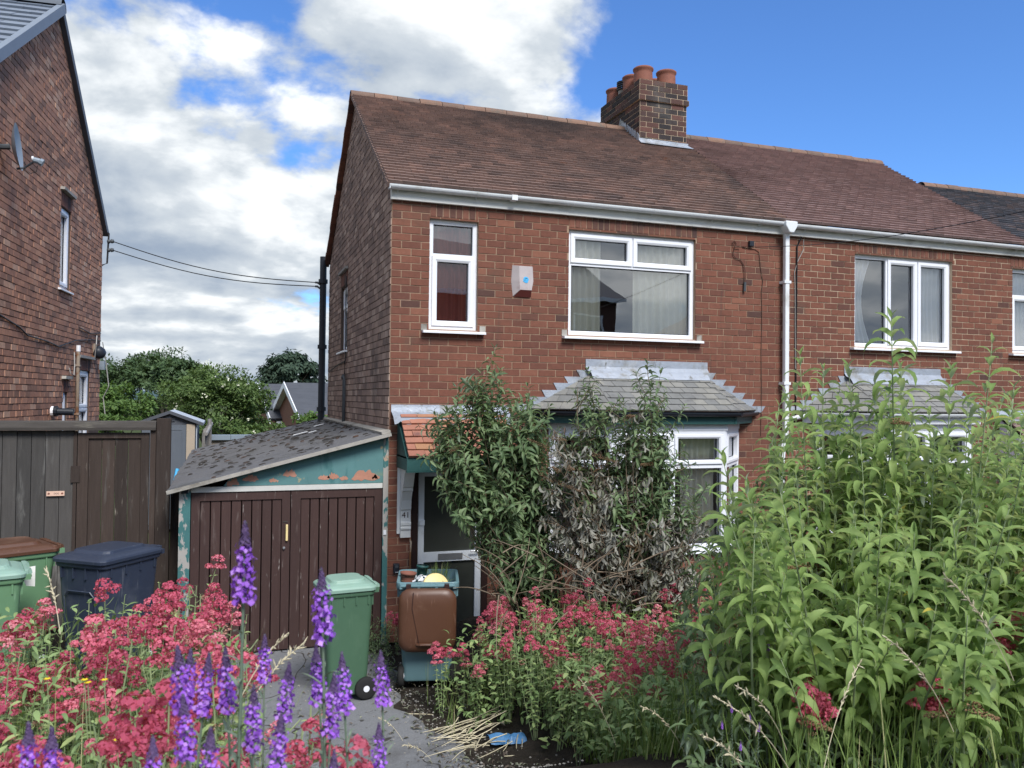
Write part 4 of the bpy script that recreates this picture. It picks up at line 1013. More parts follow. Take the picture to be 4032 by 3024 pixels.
FLR = Fr(ef, FL.n, ridge - ef)              # front slope, u towards the gap between the houses
FLR.o = ef - FL.n * 7.0
rl = np.linalg.norm(ridge - ef)
eb = FL.p(5.30, 5.70, 0.06)
lr = MB().add([FLR.p(0, 0, -0.02), FLR.p(7, 0, -0.02), FLR.p(7, rl, -0.02), FLR.p(0, rl, -0.02), eb - FL.n * 7.0, eb], [(0, 1, 2, 3), (3, 2, 5, 4)]).build('roof', 'shed_dark', hl)
lay(lr, 'roof_tile', 'roof_tiling', courses(3.0, 6.95, 0, rl, 0.33, 0.29, 0.006), FLR, 'neighbour_tile', 0.008, n_obj=120, tilt=0.028, pj=0.002)
MB().fbox(FLR, 6.97, 7.05, 0, rl, -0.09, 0.045).build('verge_trim', 'neighbour_tile', lr)
FLB = Fr(eb, -FL.n, ridge - eb)
MB().fbox(FLB, -0.02, 0.08, 0.0, np.linalg.norm(ridge - eb), -0.07, 0.04).build('rear_verge', 'shed_dark', lr)
mb = MB(); half_round(mb, ridge + FL.n * 0.03 - (0, 0, 0.03), ridge - FL.n * 7.0 - (0, 0, 0.03), 0.14, 10, up=True)
mb.build('ridge_tile', 'shed_grey', lr, smooth=False)
pp = MB().tube([FL.p(3.42, 1.2, 0.05), FL.p(3.42, 3.45, 0.05), FL.p(3.42, 3.52, 0.05)], [0.03, 0.03, 0.026], 8)
pp.build('vent_pipe', 'rusty_pipe', hl, smooth=True)
MB().tube([FL.p(3.42, 3.44, 0.05), FL.p(3.42, 3.54, 0.05)], 0.034, 8).build('pipe_cap', 'plastic_white', hl)
for z in (2.42, 3.2):
    MB().fbox(FL, 3.38, 3.46, z, z + 0.03, 0.0, 0.085).build('pipe_clip', 'rusty_pipe', hl)
MB().tube([FL.p(2.14, 2.50, 0.0), FL.p(2.14, 2.50, 0.045)], 0.075, 12).build('flue_collar', 'plastic_white', hl)
MB().tube([FL.p(2.14, 2.50, 0.045), FL.p(2.14, 2.50, 0.09)], 0.078, 12).tube([FL.p(2.14, 2.495, 0.09), FL.p(2.15, 2.49, 0.30)], 0.052, 12).build('boiler_flue', 'black_plastic', hl)
cb = MB()
cb.tube([FL.p(-0.4, 3.72, 0.02), FL.p(0.6, 3.60, 0.02), FL.p(0.9, 3.52, 0.025), FL.p(1.8, 3.50, 0.02), FL.p(2.4, 3.46, 0.02), FL.p(3.4, 3.62, 0.02), FL.p(4.5, 3.70, 0.02), FL.p(5.1, 3.72, 0.02)], 0.011, 5)
cb.tube([FL.p(3.6, 3.84, 0.02), FL.p(4.3, 3.80, 0.025), FL.p(5.1, 3.86, 0.02)], 0.009, 5)
cb.build('wall_cable', 'black_cable', hl)
cb = MB()
cb.tube([FL.p(3.30, 3.42, 0.02), FL.p(3.25, 3.2, 0.04), FL.p(3.18, 3.05, 0.05), FL.p(3.05, 3.08, 0.03), FL.p(3.02, 3.16, 0.02)], 0.009, 5)
cb.tube([FL.p(4.55, 3.40, 0.05), FL.p(4.45, 3.62, 0.09), FL.p(4.62, 3.78, 0.06), FL.p(4.85, 3.70, 0.03)], 0.009, 5)
cb.tube([FL.p(5.12, 3.7, 0.05), FL.p(5.2, 3.3, 0.10), FL.p(5.15, 2.9, 0.16), FL.p(5.2, 2.7, 0.06), FL.p(5.18, 2.4, 0.10)], 0.009, 5)
cb.build('loose_cable', 'grey_cable', hl)
MB().fbox(FL, 5.10, 5.20, 3.2, 3.36, 0.0, 0.09).build('cable_box', 'dish_grey', hl)

# ------------------------------------------------------------------ lean-to garage
PI_ = math.pi
def hit(x, y, Y):
    r = ray(x, y)
    return r * (Y / r[1]) + np.array([0, 0, EYE])
gar = thing('lean_to_garage', 'lean-to garage with mossy felt roof, peeling teal panel and brown boarded doors', 'garage', (0.65, 12.0, 0))
gp = np.array([-0.545, 9.05, 1.775])
FGR = Fr(gp, (2.29, 0, 0.585), (0, 1, 0))
GLn = math.hypot(2.29, 0.585)
rv, rf_ = [], []
NU, NV = 40, 40
for t in (0, 1):
    for j in range(NV + 1):
        for i in range(NU + 1):
            u, v = GLn * i / NU, 6.85 * j / NV
            dip = -0.012 * math.exp(-(u / 0.35) ** 2) * math.exp(-(v / 0.8) ** 2) + 0.008 * math.sin(u * 6 + v) + 0.006 * math.sin(v * 9)
            uu = u + (U_(-0.008, 0.008) if i in (0, NU) else 0); vv = v + (U_(-0.008, 0.008) if j in (0, NV) else 0)
            rv.append(FGR.p(uu, vv, dip + (0.0 if t == 0 else -0.03)))
m = (NU + 1) * (NV + 1)
for j in range(NV):
    for i in range(NU):
        a = j * (NU + 1) + i
        rf_.append((a, a + 1, a + NU + 2, a + NU + 1)); rf_.append((m + a, m + a + NU + 1, m + a + NU + 2, m + a + 1))
ed = [i for i in range(NU + 1)] + [j * (NU + 1) + NU for j in range(1, NV + 1)] + [NV * (NU + 1) + i for i in range(NU - 1, -1, -1)] + [j * (NU + 1) for j in range(NV - 1, 0, -1)]
for a, b in zip(ed, ed[1:] + ed[:1]):
    rf_.append((b, a, m + a, m + b))
groof = MB().add(rv, rf_).build('felt_roof', 'felt_roof', gar)
mo = MB()
for k in range(420):
    u = U_(0.05, GLn - 0.05); v = 6.75 * U_(0, 1) ** 0.85 + 0.05
    if random.random() < 0.35: v = round(v / 0.32) * 0.32 + U_(-0.03, 0.03)
    L, Wd, h = U_(0.02, 0.055) * (1.6 if random.random() < 0.1 else 1), U_(0.010, 0.028), U_(0.006, 0.02)
    n = 7
    base_ = [FGR.p(u + L * math.cos(2 * math.pi * q / n) * U_(0.7, 1.2), v + Wd * math.sin(2 * math.pi * q / n) * U_(0.7, 1.2), 0.004) for q in range(n)]
    mid = [FGR.p(u + L * 0.6 * math.cos(2 * math.pi * q / n) * U_(0.7, 1.2), v + Wd * 0.6 * math.sin(2 * math.pi * q / n) * U_(0.7, 1.2), h) for q in range(n)]
    mo.add(base_ + mid + [FGR.p(u, v, h * 1.15)], [(q, (q + 1) % n, n + (q + 1) % n, n + q) for q in range(n)] + [(n + q, n + (q + 1) % n, 2 * n) for q in range(n)])
mo.build('moss', 'moss', groof, kind='stuff')
for (u, v, L) in ((1.55, 3.4, 0.22), (1.95, 4.3, 0.16), (1.75, 3.1, 0.12)):
    MB().prism(FGR, [(u, v), (u + L, v + 0.03), (u + L * 0.9, v + 0.09), (u + 0.02, v + 0.06)], 0.022, 0.03).build('plastic_scrap', 'plastic_white', groof)
MB().prism(FGR, [(GLn - 0.10, 0.0), (GLn + 0.0, 0.0), (GLn + 0.0, 6.8), (GLn - 0.07, 6.8)], 0.006, 0.035).build('mortar_fillet', 'concrete', groof)
FQ = Fr((0, 9.17, 0), (1, 0, 0))
MB().fbox(FGR, -0.004, GLn, -0.012, 0.004, -0.034, 0.004).build('roof_edge', 'concrete', groof)
gpan = MB().prism(FQ, [(0.0, 1.80), (1.685, 1.80), (1.685, 2.315), (0.12, 1.925), (0.06, 1.88)], -0.03, 0.0).build('gable_panel', 'teal_paint', gar)
for k, (x, z, wd, h) in enumerate([(0.03, 1.815, 0.13, 0.09), (0.185, 1.86, 0.17, 0.055), (0.46, 1.845, 0.10, 0.03), (0.60, 1.90, 0.15, 0.075), (0.97, 1.865, 0.13, 0.04), (1.07, 1.865, 0.13, 0.06), (1.20, 1.855, 0.10, 0.03), (1.33, 1.845, 0.30, 0.11), (1.56, 1.855, 0.09, 0.04)]):
    n_ = 13
    top = [(x + wd * (1 - q / n_) + U_(-0.006, 0.006), z + h * (0.25 + 0.75 * math.sin(PI_ * (q / n_) ** U_(0.8, 1.2))) * U_(0.45, 1.15)) for q in range(n_ + 1)]
    bot = [(x + wd * q / 8, z - U_(0.0, 0.022)) for q in range(1, 8)]
    MB().prism(FQ, [(x, z)] + bot + [(x + wd, z)] + top[1:-1], 0.001, 0.0022).build('bare_primer_patch', 'primer_orange', gpan)
MB().fbox(FQ, -0.315, 1.68, 1.742, 1.796, -0.05, 0.008).build('lintel', 'weathered_white', gar)
MB().fbox(FQ, -0.43, -0.32, 0.0, 1.79, -0.06, 0.004).build('post', 'teal_paint_peeling', gar)
MB().fbox(FQ, 1.686, 1.742, 0.0, 2.33, -0.06, 0.006).build('post', 'teal_paint_peeling', gar)
MB().fbox(FQ, -0.41, -0.345, 1.735, 1.788, 0.004, 0.02).build('post_bracket', 'black_plastic', gar)
MB().fbox(FQ, 1.695, 1.725, 1.22, 1.27, 0.006, 0.018).build('post_catch', 'plastic_white', gar)
for (x0, x1, sl, sr) in ((-0.312, 0.684, 0.085, 0.085), (0.694, 1.678, 0.10, 0.085)):
    z0, z1 = 0.04, 1.735
    mb = MB()
    mb.fbox(FQ, x0, x0 + sl, z0, z1, -0.045, -0.006); mb.fbox(FQ, x1 - sr, x1, z0, z1, -0.045, -0.006)
    mb.fbox(FQ, x0 + sl, x1 - sr, z1 - 0.085, z1, -0.045, -0.007); mb.fbox(FQ, x0 + sl, x1 - sr, z0, z0 + 0.11, -0.045, -0.007)
    gd = mb.build('garage_door', 'garage_door_brown', gar)
    n = 8; w_ = (x1 - sr - x0 - sl) / n
    for i in range(n):
        a = x0 + sl + i * w_
        e = U_(-0.001, 0.0015)
        Fp = [(a + 0.003, z0 + 0.11), (a + w_ - 0.003, z0 + 0.11), (a + w_ - 0.003, z1 - 0.086), (a + 0.003, z1 - 0.086)]
        bb = MB(); c = 0.004
        bb.add([FQ.p(Fp[0][0], Fp[0][1], -0.045), FQ.p(Fp[1][0], Fp[1][1], -0.045), FQ.p(Fp[2][0], Fp[2][1], -0.045), FQ.p(Fp[3][0], Fp[3][1], -0.045),
                FQ.p(Fp[0][0] + c, Fp[0][1], -0.022 + e), FQ.p(Fp[1][0] - c, Fp[1][1], -0.022 + e), FQ.p(Fp[2][0] - c, Fp[2][1], -0.022 + e), FQ.p(Fp[3][0] + c, Fp[3][1], -0.022 + e)],
               [(4, 5, 6, 7), (0, 1, 5, 4), (1, 2, 6, 5), (2, 3, 7, 6), (3, 0, 4, 7)])
        bb.build('board', 'garage_door_brown', gd)
    if x0 < 0:
        MB().fbox(FQ, 0.640, 0.664, 1.20, 1.375, -0.006, 0.022).build('pull_handle', 'handle_cream', gd, bevel=0.006)
        MB().lathe([(0.0, 0.02), (0.012, 0.018), (0.015, 0.0), (0.016, -0.006)], FQ.p(0.625, 1.125, 0.0), FQ.n, 12).build('lock', 'metal_grey', gd)
        MB().fbox(FQ, 0.61, 0.66, 1.40, 1.408, -0.006, 0.0).build('screw_slot', 'fence_grey', gd)
MB().box(-0.42, -0.38, 9.24, 15.85, 0.0, 1.74).box(-0.38, 1.74, 15.8, 15.85, 0, 1.8).build('side_cladding', 'fence_brown', gar)

# ------------------------------------------------------------------ boarded gates beside the garage
YF = 9.62
FF = Fr((0, YF, 0), (1, 0, 0))
fx = [hit(x, 1000, YF)[0] for x in (-260, 0, 158, 166, 318, 337, 368)]
zt_, zb = 2.42, 0.32
fen = thing('boarded_gate', 'tall dark boarded timber gates with a heavy top rail and square post', 'gate', (fx[3], YF, zb))
MB().fbox(FF, fx[5], fx[6], 0.1, 2.50, -0.10, 0.03).build('gate_post', 'fence_brown', fen, bevel=0.006)
MB().fbox(FF, fx[6] + 0.004, -0.34, 0.12, 1.72, -0.10, -0.07).build('filler_panel', 'fence_brown', fen)
MB().prism(Fr((fx[0], YF, 0), (0, -1, 0), (0, 0, 1), (1, 0, 0)), [(-0.05, 2.375), (0.055, 2.375), (0.06, 2.405), (0.045, 2.46), (-0.05, 2.475)], 0, fx[5] - fx[0] - 0.004).build('top_rail', 'fence_top', fen)
MB().fbox(FF, fx[5] - 0.06, fx[5] - 0.004, zb, 2.372, -0.09, 0.018).build('jamb', 'fence_brown', fen)
def gate_leaf(x0, x1, zt, mat, bw, frame):
    mb = MB()
    mb.fbox(FF, x0, x1, zt - frame, zt, -0.06, -0.002)
    mb.fbox(FF, x0, x0 + 0.10, zb, zt - frame, -0.06, -0.003); mb.fbox(FF, x1 - 0.08, x1, zb, zt - frame, -0.06, -0.003)
    gl = mb.build('gate_leaf', mat, fen)
    n = max(1, round((x1 - x0 - 0.18) / bw)); w_ = (x1 - x0 - 0.18) / n
    for i in range(n):
        a = x0 + 0.10 + i * w_; e = U_(-0.006, 0.0)
        MB().fbox(FF, a + 0.003, a + w_ - 0.003, zb + U_(0, 0.02), zt - frame - 0.002, -0.05, -0.02 + e).build('board', mat, gl)
gate_leaf(fx[3] + 0.005, fx[5] - 0.07, 2.345, 'fence_brown', 0.115, 0.055)
mb = MB(); mb.fbox(FF, fx[2], fx[3] - 0.003, zb, 2.365, -0.06, -0.002)
gl = mb.build('gate_leaf', 'fence_brown', fen)
n = round((fx[2] - fx[0]) / 0.125); w_ = (fx[2] - fx[0]) / n
for i in range(n):
    a = fx[0] + i * w_
    MB().fbox(FF, a + 0.003, a + w_ - 0.003, zb + U_(0, 0.02), 2.37, -0.05, -0.012 + U_(-0.008, 0.004)).build('board', 'fence_grey', gl)
MB().fbox(FF, fx[2] - 0.02, fx[3] + 0.03, 1.83, 2.0, -0.01, 0.006).build('gate_latch', 'fence_brown', fen)
sg = hit(120, 1066, YF)
so = MB().fbox(FF, sg[0] - 0.083, sg[0] + 0.083, sg[2] - 0.025, sg[2] + 0.025, 0.002, 0.006).build('warning_sign', 'sign_plate', None)
tag(so, 'small orange dog warning plate on the grey boards of the gate', 'sign')
text_mesh('lettering', 'DOG', FF, sg[0] + 0.01, sg[2] - 0.001, 0.0062, 0.022, 'ink', so)
for s_ in (-1, 1):
    MB().prism(FF, [(sg[0] + s_ * 0.062 + a * 0.012, sg[2] + b * 0.011) for a, b in ((-1, -.6), (0, -1), (1, -.4), (.7, .6), (0, 1), (-.8, .5))], 0.0062, 0.0068).build('dog_pictogram', 'clay_pot', so)

# ------------------------------------------------------------------ wheelie bins
def rr(w_, d_, r, z, n=4, cx=0, cy=0):
    pts = []
    for (sx, sy, a0) in ((1, -1, -math.pi / 2), (1, 1, 0), (-1, 1, math.pi / 2), (-1, -1, math.pi)):
        for k in range(n + 1):
            a = a0 + math.pi / 2 * k / n
            pts.append((cx + sx * (w_ / 2 - r) + r * math.cos(a), cy + sy * (d_ / 2 - r) + r * math.sin(a), z))
    return pts
def bin_(label, loc, rot, w_, d_, h, body, lidm, is_open=False, panel_=True):
    t = bpy.data.objects.new('wheelie_bin', None)
    col.objects.link(t); t.location = loc; t.rotation_euler = (0, 0, rot)
    tag(t, label, 'bin', 'wheelie bins in the front yard')
    b = MB()
    lo = [rr(w_ * 0.76, d_ * 0.74, 0.04, 0.05, cy=-0.01), rr(w_ * 0.78, d_ * 0.76, 0.05, 0.07, cy=-0.01), rr(w_ * 0.80, d_ * 0.80, 0.05, 0.25), rr(w_ * 0.93, d_ * 0.93, 0.055, h - 0.12), rr(w_ * 0.935, d_ * 0.935, 0.055, h - 0.095), rr(w_ * 0.985, d_ * 0.985, 0.06, h - 0.09), rr(w_, d_, 0.06, h - 0.075), rr(w_, d_, 0.06, h - 0.028), rr(w_ * 0.985, d_ * 0.985, 0.06, h - 0.022), rr(w_ * 0.90, d_ * 0.90, 0.06, h - 0.024), rr(w_ * 0.88, d_ * 0.88, 0.06, h - (0.16 if is_open else 0.05))]
    b.loft(lo)
    bo = b.build('body', body, t, smooth=True, bevel=0.004)
    bo.data.polygons.foreach_set('use_smooth', [True] * len(bo.data.polygons))
    rb = MB()
    for sx in (-0.36, -0.12, 0.12, 0.36):
        rb.box(sx * w_ - 0.006, sx * w_ + 0.006, -d_ * 0.485, -d_ * 0.45, h - 0.19, h - 0.09)
        rb.box(sx * w_ - 0.006, sx * w_ + 0.006, d_ * 0.45, d_ * 0.485, h - 0.19, h - 0.09)
        rb.box(-w_ * 0.485, -w_ * 0.45, sx * d_ - 0.006, sx * d_ + 0.006, h - 0.17, h - 0.09)
        rb.box(w_ * 0.45, w_ * 0.485, sx * d_ - 0.006, sx * d_ + 0.006, h - 0.17, h - 0.09)
    rb.build('rim_rib', body, t)
    if panel_:
        F = Fr((0, -d_ * 0.468, h - 0.30), (1, 0, 0), (0, 0.13 * 0.5 * d_ * -1 + 0.0, 1))
        mb = MB()
        q = 0.30 * w_
        mb.tube([F.p(-q, -0.45, -0.008), F.p(-q, -0.05, 0.004), F.p(-q + 0.05, 0.0, 0.005), F.p(q - 0.05, 0.0, 0.005), F.p(q, -0.05, 0.004), F.p(q, -0.45, -0.008)], 0.008, 5)
        mb.build('moulded_panel', body, t)
    hb = MB()
    hb.tube([(-w_ * 0.42, d_ * 0.56, h - 0.045), (w_ * 0.42, d_ * 0.56, h - 0.045)], 0.016, 8)
    for sx in (-0.42, -0.14, 0.14, 0.42):
        hb.box(sx * w_ - 0.012, sx * w_ + 0.012, d_ * 0.47, d_ * 0.575, h - 0.072, h - 0.03)
    hb.build('handle', body, t)
    if not is_open:
        l = MB()
        l.loft([rr(w_ + 0.03, d_ + 0.035, 0.065, h - 0.045, cy=-0.005), rr(w_ + 0.034, d_ + 0.04, 0.065, h - 0.018, cy=-0.005), rr(w_ + 0.01, d_ + 0.01, 0.065, h - 0.004, cy=-0.005), rr(w_ * 0.90, d_ * 0.88, 0.07, h + 0.012), rr(w_ * 0.74, d_ * 0.72, 0.08, h + 0.022), rr(w_ * 0.70, d_ * 0.66, 0.07, h + 0.046), rr(w_ * 0.64, d_ * 0.60, 0.07, h + 0.05)], cap0=False)
        l.box(-w_ * 0.42, w_ * 0.42, d_ * 0.50, d_ * 0.545, h - 0.04, h + 0.006)
        l.build('lid', lidm, t, smooth=False, bevel=0.004)
        for sx in (-0.28, 0.28):
            MB().tube([(sx * w_ - 0.05, d_ * 0.55, h - 0.02), (sx * w_ + 0.05, d_ * 0.55, h - 0.02)], 0.026, 8).build('hinge', lidm, t)
    else:
        l = MB(); zc_ = h - 0.02 - d_ * 0.54
        def vr(a, b_, r, y): return [(p[0], y, p[1] + zc_) for p in rr(a, b_, r, 0)]
        yb = d_ * 0.5 + 0.05
        l.loft([vr(w_ * 0.90, d_ * 0.94, 0.11, yb), vr(w_ * 0.91, d_ * 0.95, 0.11, yb + 0.02), vr(w_ * 0.88, d_ * 0.91, 0.11, yb + 0.045), vr(w_ * 0.74, d_ * 0.76, 0.10, yb + 0.066), vr(w_ * 0.50, d_ * 0.5, 0.09, yb + 0.074)][::-1])
        lo_ = l.build('lid', lidm, t, smooth=True)
        MB().tube([(w_ * 0.22, yb + 0.068, zc_ + d_ * 0.43), (w_ * 0.24, yb + 0.074, zc_ + 0.12), (w_ * 0.12, yb + 0.078, zc_ - 0.22), (-w_ * 0.2, yb + 0.078, zc_ - 0.225)], 0.004, 5).build('lid_seam', 'frame_brown', lo_)
        MB().tube([(-w_ * 0.12, yb + 0.066, zc_ - d_ * 0.34), (-w_ * 0.05, yb + 0.09, zc_ - d_ * 0.335), (w_ * 0.10, yb + 0.09, zc_ - d_ * 0.335), (w_ * 0.16, yb + 0.066, zc_ - d_ * 0.34)], 0.014, 6).build('lid_grip', lidm, lo_)
        for sx in (-0.30, 0.30):
            MB().box(sx * w_ - 0.022, sx * w_ + 0.022, d_ * 0.5, yb + 0.02, h - 0.11, h - 0.03).build('hinge_strap', 'frame_brown', t)
    for sx in (-1, 1):
        wh = MB().lathe([(0.03, -0.026), (0.085, -0.028), (0.10, -0.018), (0.10, 0.018), (0.085, 0.028), (0.03, 0.026)], (sx * (w_ * 0.36 + 0.03), d_ * 0.34, 0.10), (1, 0, 0), 18).build('wheel', 'tyre', t, smooth=True)
        MB().lathe([(0.0, -0.03), (0.028, -0.028), (0.03, 0.0), (0.028, 0.028), (0.0, 0.03)], (sx * (w_ * 0.36 + 0.03), d_ * 0.34, 0.10), (1, 0, 0), 12).build('hub', 'plastic_white', wh)
    MB().tube([(-w_ * 0.46, d_ * 0.34, 0.10), (w_ * 0.46, d_ * 0.34, 0.10)], 0.011, 6).build('axle', 'metal_grey', t)
    return t
PI = math.pi
def gz(x, y): return float(ground_z(x, y))
bG = bin_('dark green wheelie bin with a pale lid standing alone before the garage doors', (1.07, 7.66, gz(1.07, 7.66) + 0.024), math.radians(-84), 0.45, 0.46, 1.03, 'bin_green', 'bin_green_lid', panel_=False)
MB().box(-0.214, -0.2125, 0.165, 0.195, 0.62, 0.88).build('sticker', 'paper', bG)
bT = bin_('blue-green wheelie bin with its brown lid hanging open, heaped with garden waste', (1.90, 7.86, 0.024), math.radians(180 - 14), 0.59, 0.62, 1.02, 'bin_teal', 'bin_brown', True, panel_=False)
bN = bin_('navy blue wheelie bin with a domed lid against the boarded gates', (-0.98, 8.42, 0.235), math.radians(-38), 0.58, 0.72, 1.07, 'bin_navy', 'bin_navy')
bP = bin_('green wheelie bin with a flat brown lid beside the navy bin', (-1.86, 8.52, 0.28), math.radians(-62), 0.58, 0.74, 1.09, 'bin_pale_green', 'bin_brown', panel_=False)
bF = bin_('pale green wheelie bin cut off by the picture edge, in front of the brown-lidded bin', (-1.83, 7.62, 0.26), math.radians(-75), 0.52, 0.60, 1.08, 'bin_pale_green', 'bin_green_lid', panel_=False)
pn = hit(63, 1240, 8.02)
tag(MB().prism(Fr((pn[0], 8.02, pn[2]), (1, -0.25, 0)), [(-0.075, -0.03), (-0.05, -0.045), (-0.02, -0.10), (0.05, -0.105), (0.05, 0.07), (-0.03, 0.055), (-0.035, 0.02), (-0.07, 0.01)], 0, 0.002).build('paper_label', 'paper', None), 'torn white and yellow paper label stuck on a green bin', 'label')
# rubbish and plants heaped in the open bin
ty, tx = 7.86, 1.90
tp = MB().lathe([(0.055, 0.0), (0.072, 0.09), (0.078, 0.09), (0.08, 0.112), (0.07, 0.112), (0.065, 0.02)], (tx - 0.20, ty + 0.02, 0.95), (0.08, 0.02, 1), 16).build('flower_pot', 'clay_pot', None, smooth=True)
tag(tp, 'small terracotta pot on the corner of the open bin', 'pot')
gp_ = MB().lathe([(0.045, 0.0), (0.055, 0.10), (0.06, 0.10), (0.06, 0.12), (0.05, 0.12)], (tx - 0.04, ty + 0.12, 0.98), (0.1, 0, 1), 14).build('flower_pot', 'teal_dark_paint', None, smooth=True)
tag(gp_, 'dark green plastic pot tipped behind the yellow lid', 'pot')
yl = MB().lathe([(0.0, 0.012), (0.12, 0.012), (0.132, 0.006), (0.135, -0.012), (0.128, -0.012), (0.12, 0.0), (0.0, 0.0)], (tx + 0.05, ty - 0.12, 0.935), (0.1, -0.90, 0.42), 28).build('tub_lid', 'plastic_yellow', None, smooth=True)
tag(yl, 'round yellow plastic lid sticking out of the open bin', 'lid')
pb = MB(); 
for k in range(26):
    c = np.array([tx - 0.09 + U_(-0.06, 0.06), ty - 0.02 + U_(-0.06, 0.06), 0.98 + U_(-0.02, 0.045)])
    q = [c + np.array([U_(-0.035, 0.035) for _ in range(3)]) for _ in range(4)]
    pb.add(q, [(0, 1, 2), (0, 2, 3), (1, 3, 2)])
tag(pb.build('plastic_bag', 'plastic_white', None), 'crumpled white plastic bag in the open bin', 'bag')
gb = MB()
def blade(mb, p, d_, L, wd, bend, seg=4):
    p = np.array(p, float); d_ = np.array(d_, float); d_ /= np.linalg.norm(d_)
    s_ = np.cross(d_, (0, 0, 1)); s_ = s_ / (np.linalg.norm(s_) + 1e-6)
    vs_ = []
    for k in range(seg + 1):
        t = k / seg
        w2 = wd * (1 - t) ** 0.6 * 0.5
        vs_ += [p - s_ * w2, p + s_ * w2]
        d_ = d_ + np.array([0, 0, -bend / seg]); d_ /= np.linalg.norm(d_)
        p = p + d_ * L / seg
    mb.add(vs_, [(2 * k, 2 * k + 1, 2 * k + 3, 2 * k + 2) for k in range(seg)])
for k in range(90):
    blade(gb, (tx + 0.09 + U_(-0.07, 0.1), ty + 0.04 + U_(-0.05, 0.05), 0.93), (U_(-0.5, 0.6), U_(-0.5, 0.4), 1), U_(0.12, 0.26), 0.007, U_(0.1, 0.8))
tag(gb.build('grass_tuft', 'grass', None), 'tuft of yellow-green grass growing out of the open bin', 'grass')
gb = MB()
for k in range(60):
    c = np.array([tx + U_(-0.2, 0.24), ty + U_(-0.2, 0.2), 0.94 + U_(0, 0.03)])
    blade(gb, c, (U_(-1, 1), U_(-1, 1), U_(0, 0.5)), U_(0.05, 0.18), 0.008, U_(0, 0.6))
gb.build('clippings', 'grass', None)
tag(bpy.data.objects['clippings'], 'loose green clippings filling the open bin', 'clippings', kind='stuff')

# ------------------------------------------------------------------ fittings on the houses
al = thing('alarm_box', 'faded bell-shaped alarm box with a blue splash logo between the upstairs windows', 'alarm', (3.32, Y0, 4.15))
P = lambda pts: [(x, Y0 - n, z) for x, n, z in pts]
mb = MB()
o8 = [(3.195, 0.006, 4.34), (3.445, 0.006, 4.34), (3.455, 0.006, 4.15), (3.435, 0.006, 3.97), (3.205, 0.006, 3.97), (3.185, 0.006, 4.15)]
i8 = [(3.26, 0.075, 4.325), (3.43, 0.075, 4.325), (3.44, 0.075, 4.15), (3.42, 0.075, 4.045), (3.275, 0.075, 4.045), (3.265, 0.075, 4.15)]
mb.add(P(o8) + P(i8), [tuple(range(6, 12))] + [(i, (i + 1) % 6, 6 + (i + 1) % 6, 6 + i) for i in range(6)])
mb.build('cover', 'alarm_box', al)
MB().add(P([(3.212, 0.02, 3.968), (3.43, 0.02, 3.968), (3.418, 0.078, 4.043), (3.278, 0.078, 4.043)]), [(0, 1, 2, 3)]).build('strobe', 'alarm_strobe', al)
FAL = Fr((0, Y0, 0), (1, 0, 0))
MB().prism(FAL, [(3.345 + 0.036 * math.cos(2 * PI * k / 14) * U_(0.82, 1.08), 4.165 + 0.04 * math.sin(2 * PI * k / 14) * U_(0.82, 1.08)) for k in range(14)], 0.0762, 0.078).build('logo', 'blue_logo', al)
MB().tube([FAL.p(3.33, 4.15, 0.079), FAL.p(3.335, 4.178, 0.079), FAL.p(3.35, 4.185, 0.079), FAL.p(3.362, 4.178, 0.079)], 0.003, 4).build('logo_mark', 'dish_dark', al)
ks = thing('key_safe', 'black key safe on the brick pier between garage and front door', 'key safe', (1.90, Y0, 0.83))
MB().fbox(FAL, 1.815, 1.882, 0.78, 0.89, 0.006, 0.05).build('cover', 'black_plastic', ks, bevel=0.008)
MB().fbox(FAL, 1.835, 1.865, 0.793, 0.799, 0.0505, 0.052).build('maker_mark', 'plastic_white', ks)
MB().fbox(FAL, 1.833, 1.868, 0.845, 0.872, 0.0505, 0.052).build('dial_window', 'dish_dark', ks)
gr_ = MB().tube([FAL.p(2.0, 0.76, 0.006), FAL.p(2.0, 0.78, 0.06), FAL.p(1.995, 1.0, 0.075), FAL.p(2.005, 1.12, 0.065), FAL.p(2.005, 1.15, 0.006)], 0.011, 8).build('grab_rail', 'rusty_pipe', None, smooth=True)
tag(gr_, 'thin tarnished grab rail beside the front door frame', 'rail')
jb = MB().fbox(FAL, 6.49, 6.555, 4.80, 4.87, 0.006, 0.05).build('junction_box', 'black_plastic', None, bevel=0.005)
tag(jb, 'small black junction box under the eaves near the downpipe', 'box')
cn = MB().tube([FAL.p(6.43, 4.32, 0.03), FAL.p(6.425, 4.20, 0.03)], 0.018, 8).build('cable_connector', 'dish_dark', None)
tag(cn, 'grey cable connector dangling on the wall beside the wide upstairs window', 'connector')
c1 = MB().tube([FAL.p(*q) for q in [(6.43, 4.32, 0.03), (6.43, 4.48, 0.03), (6.41, 4.56, 0.02), (6.36, 4.62, 0.02), (6.29, 4.63, 0.02), (6.25, 4.68, 0.02), (6.27, 4.76, 0.02), (6.30, 4.82, 0.02), (6.27, 4.86, 0.02), (6.24, 4.83, 0.02), (6.27, 4.77, 0.03), (6.35, 4.775, 0.03)]], 0.006, 5).build('wall_cable', 'brown_cable', None)
tag(c1, 'looped brown cable end hanging from the eaves of the house', 'cable')
e = at(2330, 432, 6.0)
s0 = FAL.p(6.35, 4.775, 0.03)
c2 = MB().tube([s0 + (e - s0) * t + np.array([0, 0, -0.10 * math.sin(PI * t)]) for t in np.linspace(0, 1, 14)], 0.004, 5).build('service_cable', 'black_cable', None)
tag(c2, 'thin black service cable rising from the eaves across the roof', 'cable')
